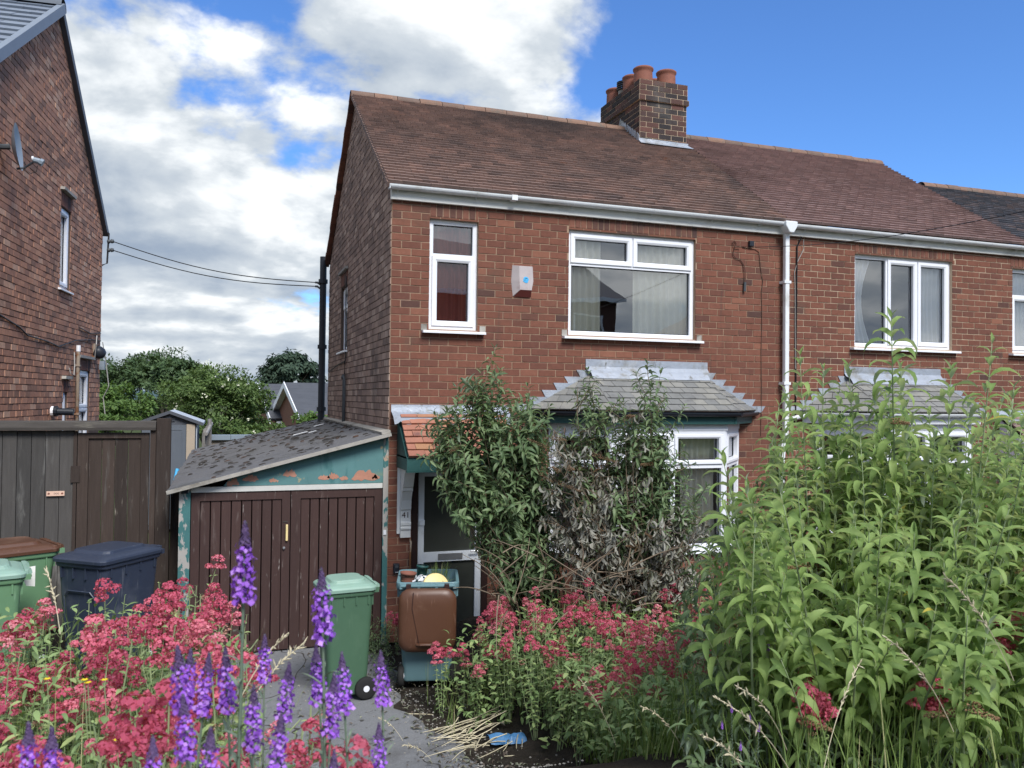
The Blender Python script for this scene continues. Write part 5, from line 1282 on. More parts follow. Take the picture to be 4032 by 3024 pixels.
c3 = MB().tube([FAL.p(*q) for q in [(6.40, 4.78, 0.012), (6.60, 4.765, 0.012), (6.66, 4.73, 0.012), (6.68, 4.55, 0.012), (6.72, 4.35, 0.014), (6.70, 4.2, 0.012), (6.71, 3.9, 0.012), (6.70, 3.4, 0.012), (6.71, 2.9, 0.012), (6.70, 2.3, 0.012)]], 0.005, 5).build('wall_cable', 'brown_cable', None)
tag(c3, 'thin brown cable running down the brickwork before the downpipe', 'cable')
c4 = MB().tube([FAL.p(*q) for q in [(7.31, 4.98, 0.05), (7.26, 4.85, 0.02), (7.255, 4.2, 0.02), (7.25, 3.6, 0.02), (7.25, 2.5, 0.02)]], 0.010, 5).build('wall_cable', 'black_cable', None)
tag(c4, 'black cable running down the wall just past the downpipe', 'cable')
c5 = MB().tube([FAL.p(*q) for q in [(7.34, 4.95, 0.05), (7.36, 4.82, 0.03), (7.27, 4.65, 0.02), (7.22, 4.5, 0.02), (7.23, 4.3, 0.02), (7.24, 3.2, 0.02)]], 0.005, 5).build('wall_cable', 'grey_cable', None)
tag(c5, 'thin grey cable curling beside the black wall cable', 'cable')
# overhead wires between the houses
ins = FL.p(5.17, 5.45, 0.0)
br = thing('wire_bracket', 'iron wire bracket with insulators on the neighbour house corner', 'bracket', tuple(ins))
MB().tube([ins + (0, 0, -0.35), ins + (0.08, 0.05, -0.3), ins + (0.10, 0.05, 0.25), ins + (0, 0, 0.3)], 0.016, 6).build('iron', 'black_cable', br)
for k, dz in enumerate((-0.06, 0.10)):
    MB().lathe([(0.0, -0.06), (0.03, -0.05), (0.038, -0.01), (0.022, 0.0), (0.04, 0.02), (0.03, 0.06), (0, 0.065)], ins + (0.13, 0.02, dz), (1, -0.2, 0.1), 10).build('insulator', 'dish_dark', br, smooth=True)
for k, (dz, z1) in enumerate(((0.10, 4.81), (-0.06, 4.74))):
    a = ins + np.array([0.17, 0.0, dz]); b = np.array([1.50, 15.10, z1])
    wr = MB().tube([a + (b - a) * t - np.array([0, 0, 0.16 * math.sin(PI * t)]) for t in np.linspace(0, 1, 16)], 0.009, 5).build('overhead_wire', 'black_cable', None)
    tag(wr, ['upper of the two overhead wires strung between the house gables', 'lower of the two overhead wires strung between the house gables'][k], 'wire')
    MB().tube([b, b + (0.04, 0, 0), b + (0.08, 0, -0.03), b + (0.12, 0, 0)], 0.02, 6).build('wire_anchor', 'dish_dark', wr)
# satellite dish and lamp on the neighbour's wall
dc = at(26, 317, 9.75)
sd = thing('satellite_dish', 'grey oval satellite dish with its receiver arm on the neighbouring gable', 'satellite dish', tuple(dc))
ax = cr * 0.9 + cf * 0.36 + cu * 0.10; ax /= np.linalg.norm(ax)
up_ = cu - ax * (cu @ ax); up_ /= np.linalg.norm(up_); sd_ = np.cross(up_, ax)
vs_, fs = [], []
for r in range(7):
    for k in range(24):
        a = 2 * PI * k / 24; q = r / 6
        vs_.append(dc + up_ * 0.28 * q * math.sin(a) + sd_ * 0.235 * q * math.cos(a) + ax * 0.07 * (q * q))
for r in range(6):
    for k in range(24):
        fs.append((r * 24 + k, r * 24 + (k + 1) % 24, (r + 1) * 24 + (k + 1) % 24, (r + 1) * 24 + k))
MB().add(vs_, fs).build('reflector', 'dish_grey', sd, smooth=True)
MB().tube([dc - ax * 0.02, dc - ax * 0.16, dc - ax * 0.30 - cu * 0.1], 0.035, 8).build('mount', 'dish_dark', sd)
lnb = at(80, 349, 9.75)
MB().tube([dc - up_ * 0.26 + ax * 0.02, dc - up_ * 0.25 + ax * 0.10, lnb - ax * 0.03], 0.014, 6).build('arm', 'dish_dark', sd)
MB().tube([lnb - ax * 0.035 + up_ * 0.02, lnb + ax * 0.03], 0.034, 10).tube([lnb + ax * 0.03, lnb + ax * 0.06 - up_ * 0.02], 0.045, 8).build('receiver', 'dish_grey', sd)
MB().lathe([(0.0, 0.012), (0.028, 0.01), (0.03, -0.012)], lnb - ax * 0.04 + up_ * 0.035, -ax, 12).build('receiver_cap', 'plastic_white', sd)
MB().tube([lnb - up_ * 0.05, lnb - up_ * 0.12 - ax * 0.02, lnb - up_ * 0.14 - ax * 0.08, lnb - up_ * 0.09 - ax * 0.13, lnb - ax * 0.13], 0.005, 5).build('lead_cable', 'black_cable', sd)
lc = FL.p(4.66, 3.50, 0.06)
lm = thing('security_lamp', 'black dome security lamp high on the neighbouring gable', 'lamp', tuple(lc))
MB().lathe([(0.0, 0.15), (0.06, 0.135), (0.10, 0.09), (0.115, 0.03), (0.115, -0.02), (0.10, -0.03)], lc, FL.n * 0.9 - np.array([0, 0, 0.4]), 16).build('dome', 'black_plastic', lm, smooth=True)
MB().fbox(FL, 4.58, 4.75, 3.40, 3.64, 0.0, 0.05).build('back_plate', 'rusty_pipe', lm)

# ------------------------------------------------------------------ shed, walls and fence behind
ZS = 18.3
fl_, fr_ = hit(308, 905, ZS)[0], hit(424, 905, ZS)[0]
pk = hit(366, 889, ZS); ew = hit(424, 912, ZS)[2]
cx_ = (fl_ + fr_) / 2
sh = thing('garden_shed', 'grey plastic garden shed with a shallow pitched roof behind the gates', 'shed', (cx_, ZS + 0.8, 0))
FSH = Fr((cx_, ZS, 0), (1, 0, 0)); hw = (fr_ - fl_) / 2
mb = MB().prism(FSH, [(-hw, 0), (hw, 0), (hw, ew), (0, pk[2] - 0.03), (-hw, ew)], -1.6, 0.0)
mb.build('wall', 'shed_dark', sh)
MB().fbox(FSH, -hw - 0.01, hw * 0.62, 0.1, ew - 0.06, 0.002, 0.02).build('door', 'shed_grey', sh)
MB().ring(FSH, hw * 0.02, hw * 0.5, 0.2, ew - 0.14, 0.02, 0.015, 0.028, 0.0).build('door_panel', 'shed_grey', sh)
MB().fbox(FSH, hw * 0.64, hw * 0.96, 0.0, ew - 0.04, 0.0, 0.03).build('corner_panel', 'shed_beige', sh)
for k in range(3):
    MB().fbox(FSH, -0.10, 0.10, pk[2] - 0.20 + 0.035 * k, pk[2] - 0.18 + 0.035 * k, 0.0, 0.02).build('vent_slat', 'shed_dark', sh)
MB().box(cx_ + hw - 0.01, cx_ + hw + 0.02, ZS, ZS + 1.6, 0, ew - 0.01).build('side_panel', 'shed_roof', sh)
for s_ in (-1, 1):
    mb = MB().add([(cx_, ZS - 0.08, pk[2] + 0.02), (cx_, ZS + 1.7, pk[2] + 0.02), (cx_ + s_ * (hw + 0.14), ZS + 1.7, ew - 0.01), (cx_ + s_ * (hw + 0.14), ZS - 0.08, ew - 0.01), (cx_, ZS - 0.08, pk[2] - 0.03), (cx_, ZS + 1.7, pk[2] - 0.03), (cx_ + s_ * (hw + 0.14), ZS + 1.7, ew - 0.06), (cx_ + s_ * (hw + 0.14), ZS - 0.08, ew - 0.06)],
                  [(0, 1, 2, 3) if s_ < 0 else (3, 2, 1, 0), (4, 5, 6, 7), (0, 3, 7, 4), (2, 6, 7, 3), (1, 2, 6, 5)])
    mb.build('roof_panel', 'shed_roof', sh)
    MB().add([(cx_, ZS - 0.09, pk[2] + 0.022), (cx_ + s_ * (hw + 0.14), ZS - 0.09, ew - 0.008), (cx_ + s_ * (hw + 0.14), ZS - 0.09, ew - 0.075), (cx_, ZS - 0.09, pk[2] - 0.045)], [(0, 1, 2, 3)]).build('barge_board', 'shed_dark', sh)
wl_, wr_ = hit(452, 940, 19.9), hit(700, 940, 19.9)
gwl = thing('garden_wall', 'low rendered garden wall with grey coping behind the mossy roof', 'wall', (wl_[0], 19.9, 0))
MB().box(wl_[0], wr_[0], 19.9, 20.1, -0.5, wl_[2] - 0.11).build('render', 'garden_wall_render', gwl)
for i in range(5):
    a = wl_[0] - 0.06 + (wr_[0] - wl_[0] + 0.06) * i / 5; b = wl_[0] - 0.06 + (wr_[0] - wl_[0] + 0.06) * (i + 1) / 5
    MB().box(a + 0.004, b - 0.004, 19.82, 20.18, wl_[2] - 0.108, wl_[2]).build('coping_slab', 'dish_grey', gwl)
wf = thing('weathered_fence', 'short run of weathered grey fencing between shed and garden wall', 'fence', (wl_[0] - 0.1, 19.0, 0))
wz = hit(440, 935, 18.6)
for i in range(7):
    y = 18.5 + i * 0.22
    MB().box(wz[0] - 0.03 + i * 0.012, wz[0] + 0.03 + i * 0.012, y, y + 0.16, -0.2, wz[2] + 0.02 + i * 0.022 + U_(-0.02, 0.03)).build('fence_board', 'old_timber', wf)
MB().tube([(wz[0] + 0.05, 18.5, wz[2] - 0.02), (wz[0] + 0.13, 20.0, wz[2] + 0.16)], 0.04, 6).build('fence_rail', 'old_timber', wf)
MB().tube([(wz[0] + 0.1, 19.6, 1.0), (wz[0] + 0.1, 19.6, wz[2] + 0.27)], 0.045, 6).build('fence_post', 'old_timber', wf)
b0, b1 = at(376, 1052, 12.0), at(383, 1013, 12.1)
tag(MB().tube([b0 - (0, 0, 0.12), b0, b1], 0.028, 6).build('plastic_pole', 'blue_logo', None), 'bright blue plastic pole leaning between shed and garage roof', 'pole')

# ------------------------------------------------------------------ houses beyond the gardens and across the street
def cam_pt(lat, dep, z):
    p = rt * lat + fw * dep
    return np.array([p[0], p[1], z])
def far_house(label, near, far, ridge_dir, L, zr, ze, n_lab):
    near = np.array(near); far = np.array(far)
    mid = (near + far) / 2
    r = cam_pt(*ridge_dir, 0); r /= np.linalg.norm(r)
    base = mid.copy(); base[2] = -6
    t = thing('gabled_house', label, 'house', tuple(base), 'gabled houses beyond the gardens')
    gz_ = np.array([0, 0, 1.0])
    N, Fa = near * (1, 1, 0), far * (1, 1, 0)
    pk_ = mid * (1, 1, 0) + gz_ * zr
    mb = MB()
    mb.add([N - gz_ * 6, Fa - gz_ * 6, Fa + gz_ * ze, pk_ - gz_ * 0.1, N + gz_ * ze, N + r * L - gz_ * 6, N + r * L + gz_ * ze], [(0, 4, 3, 2, 1), (0, 5, 6, 4)])
    mb.build('wall', 'far_brick', t)
    g_ = (Fa - N) / np.linalg.norm(Fa - N)
    ov = 0.35
    def sl(P0, sgn, name):
        e0 = P0 + gz_ * (ze - 0.22) + g_ * sgn * 0.35 - r * ov
        MB().add([e0, e0 + r * (L + ov), pk_ + r * L, pk_ - r * ov, e0 - gz_ * 0.1, pk_ - r * ov - gz_ * 0.12], [(0, 1, 2, 3), (0, 3, 5, 4)]).build(name, 'far_slate', t)
        bb = [e0 - gz_ * 0.30, e0 + gz_ * 0.02, pk_ - r * ov + gz_ * 0.04, pk_ - r * ov - gz_ * 0.28]
        MB().add([q - r * 0.03 for q in bb] + [q + r * 0.02 for q in bb], [(0, 1, 2, 3), (7, 6, 5, 4), (0, 3, 7, 4), (1, 5, 6, 2)]).build('barge_board', 'upvc', t)
        MB().add([e0 - gz_ * 0.14, e0 + r * ov - gz_ * 0.14, pk_ - gz_ * 0.16, pk_ - r * ov - gz_ * 0.16], [(0, 1, 2, 3)]).build('soffit', 'upvc', t)
        return e0
    e0 = sl(N, -1, 'roof'); sl(Fa, 1, 'roof')
    gt = MB(); half_round(gt, e0 - gz_ * 0.05, e0 + r * (L + ov) - gz_ * 0.05, 0.09, 6)
    gt.build('gutter', 'black_plastic', t)
    MB().add([e0 + r * ov - gz_ * 0.14, e0 + r * L - gz_ * 0.14, e0 + r * L - gz_ * 0.42, e0 + r * ov - gz_ * 0.42], [(0, 1, 2, 3)]).build('fascia', 'upvc', t)
    wf_ = N + r * 2.0 - gz_ * 0.2 - g_ * 0.02
    w1 = MB().add([wf_, wf_ + r * 1.4, wf_ + r * 1.4 + gz_ * 1.1, wf_ + gz_ * 1.1], [(0, 1, 2, 3)]).build('window', 'upvc', t)
    wf_ = wf_ - g_ * 0.02
    MB().add([wf_ + r * 0.1 + gz_ * 0.1, wf_ + r * 1.3 + gz_ * 0.1, wf_ + r * 1.3 + gz_ * 1.0, wf_ + r * 0.1 + gz_ * 1.0], [(0, 1, 2, 3)]).build('pane', 'door_glass', w1)
far_house('brick house with grey slate roof and white gable boards, nearest the black soil pipe', cam_pt(-10.55, 42, 0), cam_pt(-13.5, 47.2, 0), (5.2, 2.95), 9, 3.52, 1.85, 0)
far_house('brick house with white gable boards peeping out behind the other slate roof', cam_pt(-13.3, 46.2, 0), cam_pt(-15.9, 50.4, 0), (5.2, 2.95), 7, 3.5, 1.75, 1)
def street_house(label, x0, x1, y0, y1, ze, zr, hip):
    t = thing('street_house', label, 'house', ((x0 + x1) / 2, (y0 + y1) / 2, 1.2), 'houses across the street')
    MB().box(x0, x1, y0, y1, 1.0, ze).build('wall', 'brick_dark', t)
    ym = (y0 + y1) / 2; o = 0.3
    MB().add([(x0 - o, y0 - o, ze), (x1 + o, y0 - o, ze), (x1 + o, y1 + o, ze), (x0 - o, y1 + o, ze), (x0 + hip, ym, zr), (x1 - hip, ym, zr)], [(0, 1, 5, 4), (1, 2, 5), (2, 3, 4, 5), (3, 0, 4)]).build('roof', 'roof_tile_slate_grey', t)
    MB().box(x0 - o, x1 + o, y1 + o - 0.02, y1 + o + 0.06, ze - 0.16, ze).build('fascia', 'upvc', t)
    F = Fr((x1, y1, 0), (-1, 0, 0))
    n = int((x1 - x0) // 2.2)
    for i in range(n):
        for z in (ze - 1.9, ze - 4.6):
            a = 0.6 + i * 2.2
            wn = MB().ring(F, a, a + 1.3, z, z + 1.25, 0.07, 0.0, 0.05).build('window', 'upvc', t)
            MB().add([F.p(a + 0.05, z + 0.05, 0.02), F.p(a + 1.25, z + 0.05, 0.02), F.p(a + 1.25, z + 1.2, 0.02), F.p(a + 0.05, z + 1.2, 0.02)], [(0, 1, 2, 3)]).build('pane', 'door_glass', wn)
street_house('hip-roofed brick house mirrored in the wide upstairs window', 6.5, 15.2, -20, -12, 6.9, 9.6, 1.2)
street_house('hip-roofed brick house mirrored in the three-light upstairs window', 20.5, 29.0, -21, -13, 5.4, 7.9, 3.0)
street_house('hip-roofed brick house mirrored in the narrow upstairs window', -3.5, 4.0, -20, -12, 6.3, 8.8, 3.0)

# ------------------------------------------------------------------ vegetation helpers
def unit(a):
    return a / (np.linalg.norm(a, axis=-1, keepdims=True) + 1e-9)
def leaf_tpl(droop, fold=0.22, seg=5, peak=0.38, curl=1.2, twist=0.0):
    vs_, fs = [], []
    y = z = 0.0
    for k in range(seg + 1):
        t = k / seg
        w_ = (math.sin(math.pi * t ** (math.log(0.5) / math.log(peak))) if 0 < t < 1 else 0.0) ** 0.85 * 0.5
        w_ = max(w_, 0.03 if k == 0 else 0.006)
        th = -droop * t ** curl
        tw = twist * t
        for sx in (-1, 0, 1):
            lift = abs(sx) * w_ * fold * 0.28
            vs_.append((sx * w_ * math.cos(tw), y - lift * math.sin(th), z + lift * math.cos(th) + sx * w_ * math.sin(tw) * 0.3))
        y += math.cos(th) / seg; z += math.sin(th) / seg
    for k in range(seg):
        a = 3 * k
        fs += [(a, a + 1, a + 4, a + 3), (a + 1, a + 2, a + 5, a + 4)]
    return np.array(vs_), np.array(fs)
class Leaves:
    def __init__(s):
        s.P, s.D, s.N, s.L, s.W, s.k = [], [], [], [], [], []
    def add(s, p, d_, n, L, W, k):
        s.P.append(p); s.D.append(d_); s.N.append(n); s.L.append(L); s.W.append(W); s.k.append(k)
    def build(s, parent, name, rest, mat, tpls, n_obj=0, smooth=True):
        if not s.P: return
        P, D, N = np.array(s.P), unit(np.array(s.D)), np.array(s.N)
        N = unit(N - D * np.sum(N * D, 1, keepdims=True)); S = np.cross(D, N)
        L, W, K = np.array(s.L), np.array(s.W), np.array(s.k)
        single = np.zeros(len(P), bool)
        if n_obj:
            dist = np.linalg.norm(P - np.array([0, 0, EYE]), axis=1)
            vis = np.array([in_view(p, -0.005) for p in P])
            sc_ = np.where(vis, L * W / dist ** 2, -1)
            pick = np.argsort(-sc_)[:n_obj]
            single[pick] = sc_[pick] > 0
            mes = []
            for (tv, tf) in tpls:
                me = np_mesh(name, tv, tf); me.materials.append(MAT[mat])
                if smooth: me.polygons.foreach_set('use_smooth', np.ones(len(tf), bool))
                mes.append(me)
            base = PBASE.get(parent.name)
            for i in np.nonzero(single)[0]:
                o = bpy.data.objects.new(name, mes[K[i]])
                col.objects.link(o); o.parent = parent
                if base is not None: o.matrix_parent_inverse = Matrix.Translation(-base)
                a, b, c = S[i] * W[i], D[i] * L[i], N[i] * L[i]
                o.matrix_basis = Matrix(((a[0], b[0], c[0], P[i][0]), (a[1], b[1], c[1], P[i][1]), (a[2], b[2], c[2], P[i][2]), (0, 0, 0, 1)))
        Vs, Fs, off = [], [], 0
        for k, (tv, tf) in enumerate(tpls):
            ix = np.nonzero((K == k) & ~single)[0]
            if not len(ix): continue
            V = P[ix][:, None] + S[ix][:, None] * (tv[None, :, 0:1] * W[ix][:, None, None]) + D[ix][:, None] * (tv[None, :, 1:2] * L[ix][:, None, None]) + N[ix][:, None] * (tv[None, :, 2:3] * L[ix][:, None, None])
            Fk = tf[None] + (np.arange(len(ix)) * len(tv))[:, None, None] + off
            Vs.append(V.reshape(-1, 3)); Fs.append(Fk.reshape(-1, tf.shape[1])); off += len(ix) * len(tv)
        if Vs:
            me = np_mesh(rest, np.concatenate(Vs), np.concatenate(Fs))
            return place(rest, me, mat, parent, smooth=smooth, kind='stuff')
def stem_path(b, t, bow, n=9):
    b, t = np.array(b, float), np.array(t, float)
    ax_ = t - b
    sd = np.array([U_(-1, 1), U_(-1, 1), 0.0])
    return [b + ax_ * s_ + sd * bow * math.sin(PI * s_) + np.array([0, 0, 1]) * bow * 0.4 * math.sin(PI * s_) for s_ in np.linspace(0, 1, n)]
def path_at(path, s_):
    f = s_ * (len(path) - 1); i = min(int(f), len(path) - 2); f -= i
    p = path[i] * (1 - f) + path[i + 1] * f
    t = path[i + 1] - path[i]
    return p, t / np.linalg.norm(t)
def shoot_leaves(lv, path, length, node, L0, asp, n_t, s_from=0.3, tip=True, spread=0.8, upright=0.5, small_top=0.35, size=lambda s_: 1.0, pick=None, down=0.0, skip=0.06):
    tot = sum(np.linalg.norm(a - b) for a, b in zip(path[:-1], path[1:]))
    n = int(length / node); az = U_(0, 6.28)
    for k in range(n):
        s_ = 1 - (k * node) / tot
        if s_ < s_from: break
        p, t = path_at(path, s_)
        az += PI / 2 + U_(-0.25, 0.25)
        e1 = np.cross(t, (0.2, 0.9, 0.1)); e1 /= np.linalg.norm(e1); e2 = np.cross(t, e1)
        g_ = min(1.0, small_top + k * 0.22) * size(s_)
        for q in (0, PI):
            if random.random() < skip: continue
            d0 = math.cos(az + q) * e1 + math.sin(az + q) * e2
            upw = upright + (0.9 if k < 2 and tip else 0.0) - 0.04 * k
            D = d0 * spread + t * upw + np.array([U_(-.18, .18), U_(-.18, .18), U_(-.18, .1) - down])
            D /= np.linalg.norm(D)
            N = t - D * (t @ D) + np.array([U_(-.25, .25), U_(-.25, .25), 0.25])
            L = L0 * g_ * U_(0.8, 1.15)
            kk = pick(k) if pick else (random.randrange(2) if (k < 2 and tip) else random.randrange(n_t))
            lv.add(p, D, N, L, L * asp * U_(0.85, 1.15), kk)

BUD = [leaf_tpl(0.5, 0.5), leaf_tpl(0.9, 0.5), leaf_tpl(1.5, 0.45, twist=0.3), leaf_tpl(1.9, 0.5, twist=-0.4), leaf_tpl(2.3, 0.4, twist=0.2), leaf_tpl(2.8, 0.4, curl=0.9), leaf_tpl(1.2, 0.6, twist=0.7), leaf_tpl(2.0, 0.3, curl=1.8)]
def panicle(mb, p, d_, L, r=0.018, n=46):
    """dried flower spike: a cone of small lumps"""
    p = np.array(p, float); d_ = np.array(d_, float); d_ /= np.linalg.norm(d_)
    e1 = np.cross(d_, (0.1, 0.3, 0.9)); e1 /= np.linalg.norm(e1); e2 = np.cross(d_, e1)
    for k in range(n):
        t = k / n; a = k * 2.4; rr_ = r * (1 - 0.75 * t) * U_(0.5, 1.2)
        c = p + d_ * L * t + (math.cos(a) * e1 + math.sin(a) * e2) * rr_
        s_ = U_(0.003, 0.007)
        mb.add([c + (s_, 0, 0), c + (-s_, 0.3 * s_, 0), c + (0, s_, s_), c + (0, -s_, s_ * 0.5), c + (0, 0, -s_)], [(0, 2, 3), (1, 3, 2), (0, 4, 2), (1, 2, 4), (0, 3, 4), (1, 4, 3)])

# ---- the tall buddleia in the foreground
OUT = [(1440, 1230), (1500, 1060), (1545, 985), (1600, 930), (1640, 880), (1690, 820), (1730, 765), (1765, 830), (1800, 815), (1835, 800), (1870, 840), (1925, 688), (1970, 830), (2010, 850), (2060, 800), (2100, 790), (2140, 742), (2180, 800), (2230, 850), (2420, 800)]
def outline(x):
    return float(np.interp(x, [q[0] for q in OUT], [q[1] for q in OUT]))
tips = [(1560, 985, 4.0), (1695, 935, 4.2), (1728, 768, 4.3), (1778, 800, 4.6), (1833, 795, 4.5), (1926, 688, 4.3), (1945, 800, 4.8), (2055, 800, 4.7), (2143, 742, 4.0), (2190, 840, 4.2), (1905, 1120, 3.5), (1650, 1150, 3.6), (1975, 1150, 3.2), (2180, 1100, 3.2), (1855, 1290, 3.1), (2090, 1330, 2.9), (2235, 870, 3.8), (1515, 1350, 3.5), (1590, 1250, 3.6)]
for k in range(75):
    x = U_(1640, 2330)
    tips.append((x, max(outline(x) + 50, U_(850, 1120)), U_(4.4, 5.4)))
for k in range(45):
    x = U_(1560, 2300)
    tips.append((x, max(outline(x) + 90, U_(1050, 1400)), U_(3.3, 4.2)))
while len(tips) < 250:
    x = U_(1530, 2380); f = random.random() ** 0.8
    y0_ = outline(x) + 25
    y = y0_ + f * max(120, (1430 if x > 1640 else 1300) - y0_)
    tips.append((x, y, max(2.6, 4.9 - 1.9 * (y - 800) / 760 + U_(-0.45, 0.6))))
bud = thing('buddleia_bush', 'tall pale green buddleia bush with drooping leaves in the foreground bed', 'bush', (3.4, 3.4, gz(3.4, 3.4)))
lv = Leaves(); pm = MB(); bs_ = []
for i, (x, y, dep) in enumerate(tips):
    t = at(x, y, dep)
    ctr = np.array([3.3, 3.5])
    b2 = t[:2] + (ctr - t[:2]) * U_(0.15, 0.45) + np.array([U_(-0.1, 0.1), U_(-0.1, 0.1)])
    b = np.array([b2[0], b2[1], gz(*b2)])
    if t[2] - b[2] < 0.35: b[2] = t[2] - 0.6
    path = stem_path(b, t, U_(0.02, 0.10))
    r0 = U_(0.0045, 0.0075)
    MB().tube(path, [r0 * (1.3 - 1.0 * k / 8) for k in range(9)], 6).build('stem', 'stem_pale', bud, smooth=True)
    big = U_(0.14, 0.185) * (1.12 if dep > 4.2 else 1.0 if dep > 3.3 else 0.92)
    shoot_leaves(lv, path, U_(0.9, 1.5), U_(0.048, 0.062), big, 0.235, 8, s_from=0.18, upright=0.8, small_top=0.42, pick=lambda k: random.choice((0, 1, 1)) if k < 1 else (random.choice((2, 3, 3, 6)) if k < 3 else random.choice((3, 3, 4, 4, 4, 5, 5, 7))))
    if random.random() < 0.22:
        p, tt = path_at(path, U_(0.35, 0.75))
        panicle(pm, p + np.array([U_(-.05, .05), U_(-.05, .05), 0]), np.array([U_(-1, 1), U_(-1, 1), U_(-0.2, 0.6)]), U_(0.08, 0.16))
lv.build(bud, 'leaf', 'foliage', 'buddleia_leaf', BUD, n_obj=300)
pm.build('dry_panicles', 'dead_flower', bud, kind='stuff')
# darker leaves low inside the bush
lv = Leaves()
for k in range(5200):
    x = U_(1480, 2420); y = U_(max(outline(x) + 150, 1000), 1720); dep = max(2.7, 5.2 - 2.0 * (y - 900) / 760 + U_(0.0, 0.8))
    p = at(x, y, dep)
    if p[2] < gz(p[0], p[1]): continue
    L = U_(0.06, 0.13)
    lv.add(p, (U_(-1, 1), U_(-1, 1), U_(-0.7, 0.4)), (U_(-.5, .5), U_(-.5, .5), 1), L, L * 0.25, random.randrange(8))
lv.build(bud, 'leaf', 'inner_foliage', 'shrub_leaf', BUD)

# ---- shrubs against the house
def wall_shrub(name, label, cat, base, tips_, leafmat_, L0, asp, tp, withered=False, twig='stem_brown', obj=300, npan=10):
    t_ = thing(name, label, cat, tuple(base))
    lv = Leaves(); sm = MB(); pm = MB()
    for tpx in tips_:
        b = np.array(base) + np.array([U_(-0.25, 0.25), U_(-0.15, 0.15), 0])
        mid_ = b + (tpx - b) * 0.5 + np.array([U_(-.12, .12), U_(-.1, .1), U_(0.0, 0.25)])
        path = [b * (1 - s_) ** 2 + mid_ * 2 * s_ * (1 - s_) + tpx * s_ ** 2 for s_ in np.linspace(0, 1, 9)]
        sm.tube(path, [0.007 * (1.15 - k / 8.5) for k in range(9)], 5, cap=False)
        if not withered:
            shoot_leaves(lv, path, U_(0.35, 0.6), 0.042, L0, asp, len(tp), s_from=0.3, spread=0.9, upright=0.35, small_top=0.5)
        for q in range(3 if not withered else 7):
            p, tt = path_at(path, U_(0.5, 0.97))
            e_ = p + unit(tt * 0.5 + np.array([U_(-1, 1), U_(-1, 1), U_(-0.2, 0.9) if not withered else U_(-0.5, 0.6)])) * (U_(0.14, 0.42) if not withered else U_(0.12, 0.38))
            sp_ = stem_path(p, e_, 0.02, 5)
            sm.tube(sp_, [0.0045, 0.004, 0.0035, 0.003, 0.0025], 4, cap=False)
            if not withered:
                shoot_leaves(lv, sp_, np.linalg.norm(e_ - p), 0.035, L0 * 0.9, asp, len(tp), s_from=0.1, spread=0.9, upright=0.4, small_top=0.5)
            else:
                for j in range(random.randrange(5, 13)):
                    c_, t2 = path_at(sp_, U_(0.35, 1.0))
                    L = L0 * U_(0.6, 1.2)
                    lv.add(c_ + rng.normal(0, 0.012, 3), (U_(-.7, .7), U_(-.7, .7), U_(-1.3, -0.3)), (U_(-1, 1), U_(-1, 1), U_(-.2, .6)), L, L * asp * U_(0.8, 1.3), random.randrange(len(tp)))
    for k in range(npan):
        tpx = random.choice(tips_)
        panicle(pm, tpx + np.array([U_(-.05, .05), U_(-.03, .03), U_(-.12, 0)]), (U_(-1, 1), U_(-0.6, 0.2), U_(-0.5, 0.5)), U_(0.12, 0.24), 0.022, 60)
    sm.build('branches', twig, t_, kind='stuff')
    lv.build(t_, 'leaf', 'foliage', leafmat_, tp, n_obj=obj)
    if npan: pm.build('dry_panicles', 'dead_flower', t_, kind='stuff')
    return t_
def blob_tips(blobs, n, d0, d1):
    out = []
    while len(out) < n:
        cx, cy, rx, ry = random.choice(blobs)
        a, b = U_(-1, 1), U_(-1, 1)
        if a * a + b * b > 1: continue
        out.append(at(cx + a * rx, cy + b * ry, U_(d0, d1)))
    return out
GRN = [leaf_tpl(0.6, 0.5), leaf_tpl(1.1, 0.5), leaf_tpl(1.6, 0.45, twist=0.3), leaf_tpl(2.1, 0.5, twist=-0.4), leaf_tpl(1.3, 0.6, twist=0.7)]
WTH = [leaf_tpl(0.7, 1.6, 4), leaf_tpl(1.2, 1.8, 4, twist=0.5), leaf_tpl(0.3, 2.0, 4, twist=-0.6), leaf_tpl(1.7, 1.5, 4)]
gtips = blob_tips([(1045, 900, 90, 70), (1010, 960, 75, 80), (1110, 930, 75, 90), (1060, 1010, 90, 60), (1120, 1060, 60, 80), (1040, 830, 45, 30), (1150, 1000, 40, 90), (1090, 1130, 60, 60), (985, 1000, 45, 50), (965, 930, 40, 55), (975, 1060, 30, 30), (1090, 1200, 60, 50), (1150, 1190, 40, 60)], 132, 7.7, 8.25)
gtips += [at(1037, 800, 8.0), at(1140, 835, 8.0), at(990, 860, 8.0), at(945, 945, 7.9)]
wall_shrub('buddleia_bush', 'dark green leafy buddleia spreading over the front door canopy', 'bush', (3.05, 7.55, 0.2), gtips, 'shrub_leaf', 0.14, 0.25, GRN, npan=14)
mtips = blob_tips([(1290, 880, 60, 60), (1400, 880, 70, 60), (1440, 960, 60, 80), (1380, 1010, 80, 90), (1250, 990, 50, 70), (1460, 1080, 45, 60), (1410, 1120, 60, 50), (1330, 1100, 90, 90), (1230, 1130, 60, 90), (1300, 1220, 110, 60)], 85, 7.6, 8.1) + [at(1428, 800, 7.8), at(1270, 800, 7.9), at(1260, 830, 7.9)]
wall_shrub('buddleia_bush', 'sparse green buddleia growing up in front of the bay window', 'bush', (3.75, 7.15, 0.25), mtips, 'shrub_leaf', 0.125, 0.25, GRN, npan=8, obj=200)
